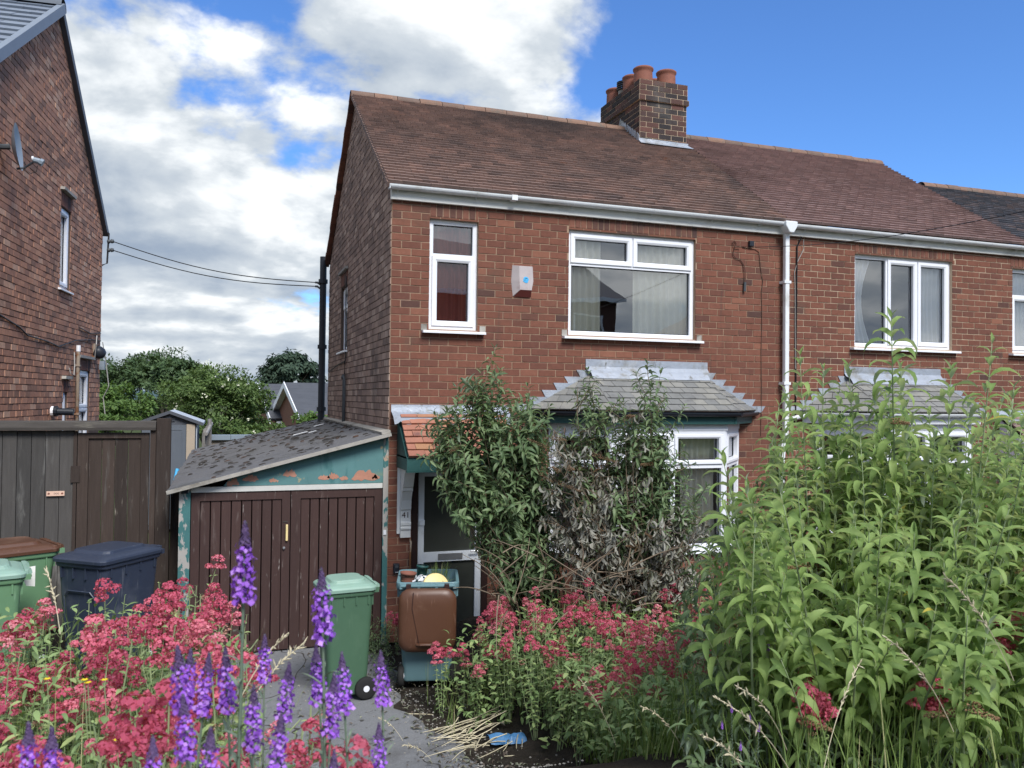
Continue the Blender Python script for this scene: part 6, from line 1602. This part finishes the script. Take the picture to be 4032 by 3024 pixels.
wtips = blob_tips([(1300, 900, 75, 70), (1220, 1010, 65, 55), (1290, 960, 80, 60), (1330, 1150, 110, 60), (1420, 1130, 80, 55), (1440, 1200, 70, 55), (1310, 1230, 100, 50), (1250, 1120, 60, 60), (1370, 1290, 100, 30), (1210, 960, 40, 40), (1480, 1150, 50, 60), (1480, 1250, 50, 50), (1190, 1060, 40, 60)], 78, 7.45, 7.85)
wall_shrub('withered_bush', 'withered grey-brown bush with limp hanging leaves under the bay window', 'bush', (3.70, 6.95, 0.25), wtips, 'withered_leaf', 0.088, 0.25, WTH, withered=True, npan=26)
# bare tangled twigs at its foot
tw = MB()
for k in range(50):
    a = at(U_(1060, 1420), U_(1180, 1330), U_(6.9, 7.5)); d_ = np.array([U_(-1, 1), U_(-0.5, 0.5), U_(-0.6, 0.8)])
    tw.tube(stem_path(a, a + unit(d_) * U_(0.2, 0.7), 0.06, 6), [0.006, 0.0055, 0.005, 0.004, 0.003, 0.002], 4, cap=False)
tag(tw.build('bare_twigs', 'stem_brown', None), 'tangle of bare brown twigs below the withered bush', 'twigs', kind='stuff')

# ---- red valerian
def floret_quads(n, c, rad, flat, size):
    a = rng.uniform(0, 2 * PI, n); zz = rng.uniform(-0.25, 1.0, n)
    rxy = np.sqrt(1 - zz ** 2)
    nrm = np.stack([rxy * np.cos(a), rxy * np.sin(a), zz], 1)
    p = np.array(c) + nrm * rad * np.array([1, 1, flat]) * rng.uniform(0.85, 1.1, (n, 1))
    nn = unit(nrm + rng.normal(0, 0.5, (n, 3)))
    e1 = unit(np.cross(nn, rng.normal(0, 1, (n, 3)))); e2 = np.cross(nn, e1)
    s_ = size * rng.uniform(0.7, 1.3, (n, 1))
    return np.stack([p + e1 * s_, p + e2 * s_ + nn * s_ * 0.3, p - e1 * s_, p - e2 * s_ + nn * s_ * 0.3], 1)
def quads_mesh(name, Q, mat, smooth=False):
    V = Q.reshape(-1, 3)
    me = np_mesh(name, V, np.arange(len(V)).reshape(-1, 4))
    me.materials.append(MAT[mat])
    return me
HEADS, FADED = [], []
for k in range(7):
    Q = [floret_quads(75, (0, 0, 0.02), 0.021, 0.75, 0.0045)]
    for tier in range(1, random.choice((2, 3, 3))):
        m_ = 2 + tier
        for q in range(m_):
            a = 2 * PI * q / m_ + U_(-0.4, 0.4) + tier
            rd = 0.014 + 0.010 * tier
            Q.append(floret_quads(60, (rd * math.cos(a), rd * math.sin(a), 0.012 - 0.021 * tier + U_(-.006, .006)), U_(0.013, 0.019), 0.75, 0.0038))
    HEADS.append(quads_mesh('flower_head', np.concatenate(Q), 'valerian_flower'))
    Q2 = [floret_quads(20, (U_(-.03, .03), U_(-.03, .03), U_(-.04, .0)), U_(0.008, 0.014), 0.7, 0.0035) for _ in range(6)]
    FADED.append(quads_mesh('seed_head', np.concatenate(Q2), 'valerian_faded'))
OV = [leaf_tpl(0.4, 0.3, 4, 0.42), leaf_tpl(0.9, 0.3, 4, 0.42), leaf_tpl(1.3, 0.3, 4, 0.42, twist=0.4)]
VAL = []
for k in range(9):
    sm = MB(); lv = Leaves(); hd = []
    ns = random.choice((3, 4, 4, 5))
    for s_ in range(ns):
        a = 2 * PI * s_ / ns + U_(-.4, .4); sp_ = U_(0.03, 0.17)
        tp_ = np.array([sp_ * math.cos(a), sp_ * math.sin(a), U_(0.72, 1.0)])
        path = stem_path((0.02 * math.cos(a), 0.02 * math.sin(a), 0), tp_, 0.03, 7)
        sm.tube(path, [0.0042 - 0.0003 * q for q in range(7)], 5, cap=False)
        shoot_leaves(lv, path, 0.85, 0.062, 0.062, 0.42, 3, s_from=0.1, spread=0.9, upright=0.45, small_top=0.25, tip=False)
        hd.append((random.randrange(7), path[-1], U_(1.0, 1.65), False))
        for q in range(random.choice((0, 1, 2))):
            p, tt = path_at(path, U_(0.80, 0.95)); b = U_(0, 6.28)
            e_ = p + np.array([0.05 * math.cos(b), 0.05 * math.sin(b), 0.05])
            sm.tube([p, (p + e_) / 2 + (0, 0, -0.006), e_], 0.0022, 4, cap=False)
            hd.append((random.randrange(7), e_, U_(0.5, 0.9), random.random() < 0.45))
    me_s = sm.mesh('stem'); me_s.materials.append(MAT['stem_green'])
    tmp = thing('tmp', 'x', 'x'); lo_ = lv.build(tmp, 'leaf', 'foliage', 'valerian_leaf', OV)
    me_l = lo_.data; bpy.data.objects.remove(lo_); bpy.data.objects.remove(tmp)
    VAL.append((me_s, me_l, hd))
def inst(name, loc, rz, s_, label, cat, group, tilt=(0, 0)):
    t = bpy.data.objects.new(name, None)
    t.empty_display_size = 0.1
    col.objects.link(t); t.location = loc; t.rotation_euler = (tilt[0], tilt[1], rz); t.scale = (s_, s_, s_)
    return tag(t, label, cat, group)
def sub(name, me, parent, loc=(0, 0, 0), s_=1.0, rz=0.0, kind=None):
    o = bpy.data.objects.new(name, me); col.objects.link(o); o.parent = parent
    o.location = loc; o.scale = (s_, s_, s_); o.rotation_euler = (U_(-.3, .3), U_(-.3, .3), rz)
    if kind: o['kind'] = kind
    return o
def valerian(x, y, h, label, group, flowers=1.0):
    k_ = random.randrange(len(VAL)); me_s, me_l, hd = VAL[k_]
    label = ('tall ' if h > 0.86 else 'low ' if h < 0.66 else '') + ('many-headed ' if len(hd) > 11 else 'sparse ' if len(hd) < 9 else '') + label
    t = inst('valerian_plant', (x, y, gz(x, y) - 0.02), U_(0, 6.28), h, label, 'flower', group, (U_(-.12, .12), U_(-.12, .12)))
    o = sub('stem', me_s, t); o.rotation_euler = (0, 0, 0)
    o = sub('foliage', me_l, t, kind='stuff'); o.rotation_euler = (0, 0, 0)
    for k, p, s_, fd in hd:
        if random.random() > flowers: continue
        sub('seed_head' if fd else 'flower_head', (FADED if fd else HEADS)[k], t, tuple(p), s_ / h * 1.0, U_(0, 6.28))
def scatter(n, fn, dmin):
    pts = []; tries = 0
    while len(pts) < n and tries < 30000:
        tries += 1
        p = fn()
        if p is None: continue
        if all((p[0] - q[0]) ** 2 + (p[1] - q[1]) ** 2 > dmin ** 2 for q in pts): pts.append(p)
    return pts
def left_bed():
    x, y = U_(-1.35, 0.22), U_(1.15, 4.35)
    lim = 0.20 - 0.06 * (y - 1.6)
    return (x, y) if x < lim and x > -0.30 - 0.22 * y else None
for (x, y) in scatter(84, left_bed, 0.115):
    top = 2.05 + U_(-0.16, 0.10) - (0.10 if y > 3.6 else 0)
    dq = math.hypot(x + 0.52, y - 2.55)
    if dq < 0.25: top -= 0.22
    ra = (x * rt[0] + y * rt[1]) / (x * fw[0] + y * fw[1])
    if y > 2.2: top -= 0.9 * max(0.0, -0.44 - ra) + U_(0, 0.10)
    valerian(x, y, max(0.45, top - gz(x, y)), 'red valerian in the near bed, ' + ('nearest the camera, ' if y < 2.1 else 'middle rows, ' if y < 3.0 else 'back row, ') + ('below the green bins' if ra < -0.47 else 'below the navy bin' if ra < -0.36 else 'before the garage doors' if ra < -0.2 else 'beside the drive'), 'red valerian in the near bed', 0.46 if dq > 0.3 else 0.15)
def right_bed():
    x, y = U_(1.75, 4.6), U_(4.3, 7.35)
    if x < 1.80 + 0.10 * (7.5 - y) + 0.05 * math.sin(y * 7): return None
    if y < 6.40 and x < 2.34: return None
    return (x, y)
for (x, y) in scatter(150, right_bed, 0.13):
    h = U_(0.55, 0.92) * (1.0 if y > 5.2 else 0.85)
    valerian(x, y, h, 'red valerian in the thicket, ' + ('front edge, ' if y < 5.5 else 'middle, ' if y < 6.5 else 'back, ') + ('beside the open bin' if x < 2.3 else 'below the front door' if x < 2.8 else 'below the withered bush' if x < 3.6 else 'next to the tall buddleia'), 'red valerian in the thicket by the drive', 0.46 if y > 6.1 else 0.30)
for (x, y, h) in ((2.55, 3.35, 0.45), (2.85, 3.0, 0.5), (3.05, 3.4, 0.62), (2.75, 2.65, 0.42), (2.45, 3.0, 0.4), (2.3, 2.75, 0.38), (3.3, 2.8, 0.6)):
    valerian(x, y, h, 'red valerian plant half hidden in the grass below the tall buddleia', 'red valerian among the foreground grass')
for (x, y, h) in ((1.72, 9.0, 0.45), (1.80, 8.85, 0.4)):
    valerian(x, y, h, 'small red valerian plant at the foot of the brick pier by the garage', 'red valerian at the pier', 0.6)

# ---- purple toadflax
TF = []
fl_t = np.array([(-0.5, 0, 0), (0.5, 0, 0), (0.38, 0.7, 0.35), (-0.38, 0.7, 0.35)])
for k in range(5):
    sm = MB()
    path = stem_path((0, 0, 0), (U_(-.03, .03), U_(-.03, .03), 1.0), 0.02, 9)
    sm.tube(path, [0.0034 - 0.0002 * q for q in range(9)], 5, cap=False)
    me_s = sm.mesh('stem'); me_s.materials.append(MAT['toadflax_leaf'])
    lv = Leaves()
    for q in range(60):
        p, t = path_at(path, 0.15 + 0.72 * q / 60); a = q * 2.4
        lv.add(p, (math.cos(a), math.sin(a), 0.9), (0, 0, 1), U_(0.02, 0.04), 0.006, random.randrange(3))
    tmp = thing('tmp', 'x', 'x'); lo_ = lv.build(tmp, 'leaf', 'foliage', 'toadflax_leaf', OV); me_l = lo_.data
    bpy.data.objects.remove(lo_); bpy.data.objects.remove(tmp)
    Q = []
    for q in range(84):
        t = q / 84; p, d_ = path_at(path, 0.895 + 0.075 * t); a = q * 2.4 + U_(-.2, .2)
        o_ = np.array([math.cos(a), math.sin(a), 0.25]); rr_ = 0.0118 * (1 - 0.25 * t) * U_(0.5, 1.3)
        for j in range(2):
            nn = unit(o_ + rng.normal(0, 0.45, 3)); e1 = unit(np.cross(nn, rng.normal(0, 1, 3))); e2 = np.cross(nn, e1); c = p + o_ * rr_ + rng.normal(0, 0.0015, 3); s_ = 0.0050 * (1 - 0.35 * t)
            Q.append([c + e1 * s_, c + e2 * s_ * 0.8, c - e1 * s_, c - e2 * s_ * 0.8 + nn * s_ * 0.5])
    me_f = quads_mesh('flower_spike', np.array(Q), 'toadflax_flower')
    Q = []
    for q in range(60):
        t = q / 60; p, d_ = path_at(path, 0.966 + 0.034 * t); a = q * 2.4
        o_ = np.array([math.cos(a), math.sin(a), 0.6]); rr_ = 0.0072 * (1 - 0.85 * t)
        nn = unit(o_ + rng.normal(0, 0.3, 3)); e1 = unit(np.cross(nn, (0, 0, 1))); e2 = np.cross(nn, e1); c = p + o_ * rr_; s_ = 0.0030 * (1 - 0.4 * t)
        Q.append([c + e1 * s_, c + e2 * s_ * 1.6, c - e1 * s_, c - e2 * s_ * 1.6])
    me_b = quads_mesh('bud_tip', np.array(Q), 'toadflax_bud')
    TF.append((me_s, me_l, me_f, me_b, path[-1]))
def toadflax(x, y, dep, label, group, lean=0.0):
    tp_ = at(x, y, dep)
    h = max(0.35, tp_[2] - gz(tp_[0], tp_[1]))
    me_s, me_l, me_f, me_b, e_ = random.choice(TF)
    rz = U_(0, 6.28)
    m_ = Matrix.Rotation(lean, 3, 'Y') @ Matrix.Rotation(rz, 3, 'Z')
    off = m_ @ Vector(e_) * h
    t = inst('toadflax_plant', (tp_[0] - off[0], tp_[1] - off[1], tp_[2] - off[2]), 0.0, h, label, 'flower', group)
    t.rotation_euler = m_.to_euler()
    for nm, me in (('stem', me_s), ('foliage', me_l), ('flower_spike', me_f), ('bud_tip', me_b)):
        o = sub(nm, me, t); o.rotation_euler = (0, 0, 0)
        if nm == 'foliage': o['kind'] = 'stuff'
ORD = ['first', 'second', 'third', 'fourth', 'fifth', 'sixth', 'seventh', 'eighth', 'ninth', 'tenth', 'eleventh', 'twelfth', 'thirteenth', 'fourteenth', 'fifteenth', 'sixteenth', 'seventeenth']
toadflax(530, 1128, 1.35, 'tallest purple toadflax spike standing against the garage doors', 'purple toadflax spikes')
toadflax(694, 1228, 1.40, 'purple toadflax spike overlapping the rim of the lone green bin', 'purple toadflax spikes')
for i, (x, y, dep) in enumerate(sorted([(383, 1395, 1.35), (412, 1402, 1.5), (452, 1410, 1.45), (486, 1398, 1.4), (548, 1480, 1.35), (572, 1370, 1.75), (625, 1432, 1.5), (682, 1392, 1.5), (738, 1410, 1.5), (722, 1455, 1.4), (608, 1540, 1.3)])):
    toadflax(x, y, dep, ORD[i] + ' purple toadflax spike from the left in the cluster at the drive edge', 'purple toadflax cluster', U_(-0.1, 0.1))
toadflax(822, 1405, 1.6, 'lone purple toadflax spike between the two upright bins', 'purple toadflax spikes')
toadflax(818, 1562, 1.5, 'low purple toadflax spike in front of the bare drive', 'purple toadflax spikes')
for i, (x, y, dep) in enumerate(sorted([(62, 1560, 1.2), (112, 1570, 1.2), (330, 1590, 1.2), (455, 1570, 1.2), (395, 1500, 1.3), (722, 1620, 1.3)])):
    toadflax(x, y, dep, ORD[i] + ' from the left of the low budding toadflax spikes among the nearest valerian', 'budding toadflax')
for i, (x, y, dep) in enumerate(sorted([(1560, 1555, 3.2), (1580, 1520, 3.3), (1660, 1380, 3.6), (1690, 1400, 3.6), (1600, 1600, 3.0), (1640, 1560, 3.2), (1620, 1540, 3.3)])):
    toadflax(x, y, dep, ORD[i] + ' from the left of the violet toadflax spikes in the grass below the buddleia', 'violet toadflax in the grass')

# ---- grass, small flowers and litter
gm = MB()
def blade_at(x, y, L, wd, bend):
    blade(gm, (x, y, gz(x, y) - 0.02), (U_(-0.5, 0.5), U_(-0.5, 0.5), 1.6), L, wd, bend)
for k in range(3600):
    x, y = U_(2.0, 4.6), U_(2.3, 5.4)
    if x < 2.42 - 0.25 * max(0, 5.2 - y): continue
    blade_at(x, y, U_(0.2, 0.6), U_(0.005, 0.009), U_(0.2, 1.1))
for k in range(900):
    x, y = U_(1.75, 4.2), U_(5.4, 7.4)
    if y < 6.5 and x < 2.42: continue
    blade_at(x, y, U_(0.15, 0.45), U_(0.004, 0.007), U_(0.2, 1.2))
for k in range(1500):
    p = left_bed()
    if p: blade_at(p[0], p[1], U_(0.3, 0.75), U_(0.003, 0.006), U_(0.1, 0.8))
tag(gm.build('grass', 'grass', None), 'green grass blades growing through the flower beds', 'grass', kind='stuff')
gl_ = Leaves()
for k in range(9500):
    x, y = U_(1.8, 4.4), U_(3.3, 7.3)
    if x < 1.85 + 0.10 * (7.5 - y) or (y < 6.38 and x < 2.34 - 0.25 * max(0, 5.2 - y)): continue
    z = gz(x, y) + U_(0.02, 0.66 if y > 5 else 0.45)
    gl_.add((x, y, z), (U_(-1, 1), U_(-1, 1), U_(-.3, .7)), (U_(-.4, .4), U_(-.4, .4), 1), U_(0.05, 0.10), U_(0.02, 0.036), random.randrange(3))
for k in range(4200):
    p = left_bed()
    if p is None: continue
    gl_.add((p[0], p[1], gz(*p) + U_(0.1, 0.62)), (U_(-1, 1), U_(-1, 1), U_(-.3, .7)), (U_(-.4, .4), U_(-.4, .4), 1), U_(0.035, 0.07), U_(0.012, 0.022), random.randrange(3))
vt = thing('ground_cover', 'mass of green leaves filling the flower beds', 'foliage', (2.5, 5.5, 0.3)); vt['kind'] = 'stuff'
gl_.build(vt, 'leaf', 'foliage', 'valerian_leaf', OV)
sh_ = MB()
def seed_head(p, d_, L):
    p = np.array(p, float); d_ = unit(np.array(d_, float)); pts = [p]
    for k in range(8):
        d_ = unit(d_ + np.array([0, 0, -0.11])); pts.append(pts[-1] + d_ * L / 8)
    sh_.tube(pts, 0.0016, 4, cap=False)
    for k in range(26):
        q, t = path_at(pts, 0.45 + 0.55 * k / 26)
        e_ = q + unit(t + rng.normal(0, 0.5, 3)) * U_(0.01, 0.028)
        sh_.tube([q, (q + e_) / 2, e_], [0.0008, 0.0028, 0.0005], 4, cap=False)
for (x, y, dep, dx) in [(1700, 1490, 2.9, -1), (1640, 1600, 2.7, -1), (2190, 1340, 2.7, -0.7), (1780, 1530, 2.9, 0.8), (2060, 1450, 2.8, -0.8), (1720, 1560, 2.7, -1), (1330, 1480, 4.4, -0.6), (1480, 1500, 3.8, -1)]:
    seed_head(at(x, y + 130, dep), (dx * 0.5, U_(-.2, .2), 1), 0.42)
for (x, y, dep, dx) in [(560, 1420, 2.3, 1), (545, 1400, 2.4, 0.8), (160, 1250, 3.0, -0.3), (900, 1480, 5.6, -1), (960, 1520, 5.8, -1.4)]:
    seed_head(at(x - 30, y + 120, dep), (dx * 0.5, U_(-.2, .2), 1), 0.24)
tag(sh_.build('grass_seed_heads', 'straw', None), 'straw-coloured grass seed heads arching over the beds', 'grass', kind='stuff')
for (x, y, dep) in [(332, 1470, 2.1), (345, 1476, 2.1), (410, 1470, 2.2), (510, 1522, 2.0), (535, 1575, 1.9), (597, 1537, 2.1), (460, 1600, 1.9), (520, 1602, 1.9), (185, 1468, 2.2)]:
    c = at(x * 0.55, y, dep); Q = []
    st_ = MB().tube([c, c + (0.01, 0, -0.15), c + (0, 0.01, -0.32)], 0.0012, 4, cap=False).build('buttercup', 'stem_green', None)
    tag(st_, 'tiny yellow flower on a thin stem among the near red valerian', 'flower', 'tiny yellow flowers')
    for k in range(6):
        a = 2 * PI * k / 6; d1 = np.array([math.cos(a), math.sin(a), 0.35]); d2 = np.array([-math.sin(a), math.cos(a), 0])
        Q.append([c, c + d1 * 0.006 + d2 * 0.004, c + d1 * 0.010, c + d1 * 0.006 - d2 * 0.004])
    place('petals', quads_mesh('petals', np.array(Q), 'yellow_petal'), None, st_)
pc = at(1096, 1607, 6.5)
bw = thing('blue_wrapper', 'crumpled blue plastic wrapper lying at the edge of the drive', 'litter', (pc[0], pc[1], 0.02))
vs_, fs = [], []
for j in range(5):
    for i in range(11):
        a = -0.14 + 0.28 * i / 10
        vs_.append((pc[0] + a, pc[1] - 0.05 + 0.04 * j + U_(-.006, .006) + a * -0.25, 0.02 + 0.085 * math.sin(PI * min(1, (j + 0.4) / 4.6)) * U_(0.75, 1.05)))
for j in range(4):
    for i in range(10):
        a = j * 11 + i
        fs.append((a, a + 1, a + 12, a + 11))
MB().add(vs_, fs).build('sheet', 'blue_plastic', bw)
tk = MB()
for k in range(46):
    a = np.array([U_(1.85, 2.3), U_(6.1, 6.7), 0.0]); a[2] = gz(a[0], a[1]) + U_(0.015, 0.10)
    e_ = a + np.array([U_(-0.40, -0.05), U_(-0.22, 0.06), -a[2] + 0.03 + U_(0, 0.03)])
    tk.tube(stem_path(a, e_, 0.02, 4), [0.0045, 0.004, 0.0035, 0.002], 4, cap=False)
tag(tk.build('dry_stalks', 'straw', None), 'heap of dry pale stalks lying on the drive by the blue wrapper', 'stalks', kind='stuff')
for k, (px_, py_, l) in enumerate([(900, 1548, 'dry pale stick lying on the drive below the open bin'), (1140, 1640, 'long pale stalk lying in front of the blue wrapper')]):
    c = at(px_, py_, 2.73 / ((py_ - 864) * 4032 / 2212 / F_PX))
    tag(MB().tube(stem_path(c + (-0.16, 0.08, 0.01), c + (0.14, -0.03, 0.012), 0.012, 6), [0.004, 0.005, 0.005, 0.0045, 0.004, 0.003], 5).build('dry_stick', 'straw', None), l, 'stick')
gt_ = MB()
for k in range(900):
    x, y = U_(-0.2, 2.0), U_(4.6, 9.1)
    if random.random() < 0.5: x = 1.5 + abs(random.gauss(0, 0.22)) + 0.08 * (7.5 - y)
    if x > 2.4: continue
    r_ = U_(0.003, 0.012) * (1.6 if random.random() < 0.05 else 1); z = gz(x, y) + 0.022 + r_ * 0.3
    gt_.add([(x + r_ * U_(0.6, 1), y, z), (x - r_ * U_(0.6, 1), y + r_ * 0.3, z), (x, y + r_, z), (x, y - r_, z + 0.1 * r_), (x, y, z + r_ * U_(0.4, 0.9)), (x, y, z - r_)], [(0, 2, 4), (2, 1, 4), (1, 3, 4), (3, 0, 4), (2, 0, 5), (1, 2, 5), (3, 1, 5), (0, 3, 5)])
tag(gt_.build('grit', 'concrete', None), 'loose grit and pebbles scattered over the drive', 'grit', kind='stuff')
db = Leaves()
for k in range(520):
    x, y = U_(0.2, 2.1), U_(5.2, 9.1)
    if random.random() < 0.7: x = 1.6 + random.gauss(0, 0.2) + 0.08 * (7.5 - y)
    db.add((x, y, gz(x, y) + 0.03), (U_(-1, 1), U_(-1, 1), U_(-.05, .2)), (U_(-.3, .3), U_(-.3, .3), 1), U_(0.02, 0.06), U_(0.006, 0.016), random.randrange(4))
dt_ = thing('leaf_litter', 'dry brown leaf litter along the edge of the drive', 'litter', (1.7, 7.0, 0)); dt_['kind'] = 'stuff'
db.build(dt_, 'leaf', 'dry_leaves', 'withered_leaf', WTH)
wd = Leaves()
for k in range(700):
    x, y = U_(1.42, 1.62), U_(7.7, 9.05)
    if random.random() < 0.5: x, y = U_(1.45, 1.72), U_(8.6, 9.1)
    wd.add((x, y, gz(x, y) + U_(0.0, 0.42) * U_(0.4, 1)), (U_(-1, 1), U_(-1, 1), U_(-.3, .9)), (0.1, 0.2, 1), U_(0.03, 0.07), U_(0.006, 0.014), random.randrange(3))
wt = thing('weeds', 'dark green weeds filling the gap between the two upright bins', 'weeds', (1.5, 8.5, 0)); wt['kind'] = 'stuff'
wd.build(wt, 'leaf', 'weed_foliage', 'shrub_leaf', OV)

# ------------------------------------------------------------------ trees behind the gardens
def tree(name, label, cat, c, rad, n_cl, n_lf, size, mat, base_z, clump=0.22, extra=None, shell=0.55, droop=0.0, blossom=0):
    c = np.array(c, float); rad = np.array(rad, float)
    t = thing(name, label, cat, (c[0], c[1], base_z))
    a = rng.normal(0, 1, (n_cl, 3)); a = unit(a); a[:, 2] = np.where(a[:, 2] < -0.5, -a[:, 2], a[:, 2])
    r = rng.uniform(shell, 1.0, (n_cl, 1)) * rng.uniform(0.86, 1.08, (n_cl, 1))
    cc = c + a * rad * r
    tb = MB(); b0 = np.array([c[0], c[1], base_z])
    tb.tube([b0, b0 + (c - b0) * 0.5 + (0.1, 0, 0), c], [rad[0] * 0.06, rad[0] * 0.05, rad[0] * 0.03], 8)
    for q in cc[:: max(1, n_cl // 14)]:
        s_ = b0 + (c - b0) * U_(0.4, 0.9)
        tb.tube([s_, (s_ + q) / 2 + (0, 0, 0.15), q], [rad[0] * 0.022, rad[0] * 0.014, rad[0] * 0.006], 5, cap=False)
    tb.build('trunk', 'bark', t)
    per = n_lf // n_cl
    cl = np.repeat(cc, per, 0); cr_ = rng.uniform(0.6, 1.3, (n_cl, 1)) * clump * rad.mean()
    off = rng.normal(0, 1, cl.shape); off = unit(off) * rng.uniform(0.2, 1, (len(cl), 1)) ** 0.6 * np.repeat(cr_, per, 0) * np.array([1, 1, 0.7])
    P = cl + off
    D = unit(off * 0.6 / clump + rng.normal(0, 0.6, P.shape) + np.array([0, 0, -droop]))
    N = unit(unit(P - c) * 0.6 + np.array([0, 0, 0.7]) + rng.normal(0, 0.35, P.shape))
    lv = Leaves(); lv.P, lv.D, lv.N = list(P), list(D), list(N)
    ls = size * rng.uniform(0.7, 1.3, len(P)); lv.L = list(ls); lv.W = list(ls * 0.55); lv.k = [0] * len(P)
    kite = (np.array([(0, 0, 0), (0.5, 0.45, 0.05), (0, 1, -0.1), (-0.5, 0.45, 0.05)], float), np.array([(0, 1, 2, 3)]))
    lv.build(t, 'leaf', 'crown', mat, [kite], smooth=False)
    if blossom:
        Q = []
        for k in range(blossom):
            q = cc[rng.integers(n_cl)]; o_ = unit(q - c); p = q + o_ * clump * rad.mean() * 0.9 + rng.normal(0, 0.15, 3)
            for j in range(5):
                pp = p + rng.normal(0, 0.035, 3); e1 = unit(np.cross(o_, rng.normal(0, 1, 3))); e2 = np.cross(o_, e1)
                Q.append([pp + e1 * .026, pp + e2 * .026, pp - e1 * .026, pp - e2 * .026])
        place('blossom', quads_mesh('blossom', np.array(Q), 'elder_blossom'), None, t, kind='stuff')
    return t
tree('broadleaf_tree', 'dark green broadleaf tree rising behind the grey shed', 'tree', at(318, 862, 33), (2.6, 2.4, 1.9), 100, 20000, 0.135, 'tree_leaf_dark', -3.5, 0.2)
tree('broadleaf_tree', 'dark green treetop standing up beside the elder blossom', 'tree', at(360, 815, 31), (1.25, 1.3, 0.75), 40, 5000, 0.15, 'tree_leaf_dark', -3.0, 0.24)
tree('elder_tree', 'broad elder tree dotted with cream blossom behind the garden wall', 'tree', at(468, 902, 26), (1.95, 2.0, 1.55), 130, 24000, 0.105, 'tree_leaf_elder', -2.5, 0.19, blossom=70)
tree('elder_tree', 'lower end of the elder thicket in front of the slate-roofed houses', 'tree', at(530, 965, 24.5), (0.72, 1.0, 0.8), 50, 6500, 0.12, 'tree_leaf_elder', -2.0, 0.24, blossom=12)
tree('leafy_shrub', 'light green bushy shrub against the end of the neighbouring gable', 'bush', at(240, 890, 22), (1.05, 1.0, 0.75), 45, 5500, 0.11, 'tree_leaf_light', -1.0, 0.24)
tree('leafy_shrub', 'fresh green shrub beside the black soil pipe beyond the garage', 'bush', at(672, 922, 23), (0.5, 0.6, 0.34), 26, 2600, 0.11, 'tree_leaf_light', -1.5, 0.28)
tree('leafy_shrub', 'pale shrub tip showing over the top of the wooden gates', 'bush', at(232, 928, 20), (0.5, 0.5, 0.4), 22, 2200, 0.09, 'tree_leaf_light', -0.5, 0.3)
tree('conifer_tree', 'dark conifer standing above the slate roofs far behind', 'tree', at(626, 812, 58), (2.1, 2.0, 1.7), 60, 8000, 0.30, 'conifer_needle', -6, 0.22, droop=1.2)
tree('distant_tree', 'small distant tree on the skyline beside the slate-roofed house', 'tree', at(545, 872, 70), (1.8, 2.0, 1.5), 40, 3000, 0.4, 'tree_leaf_dark', -6, 0.25)
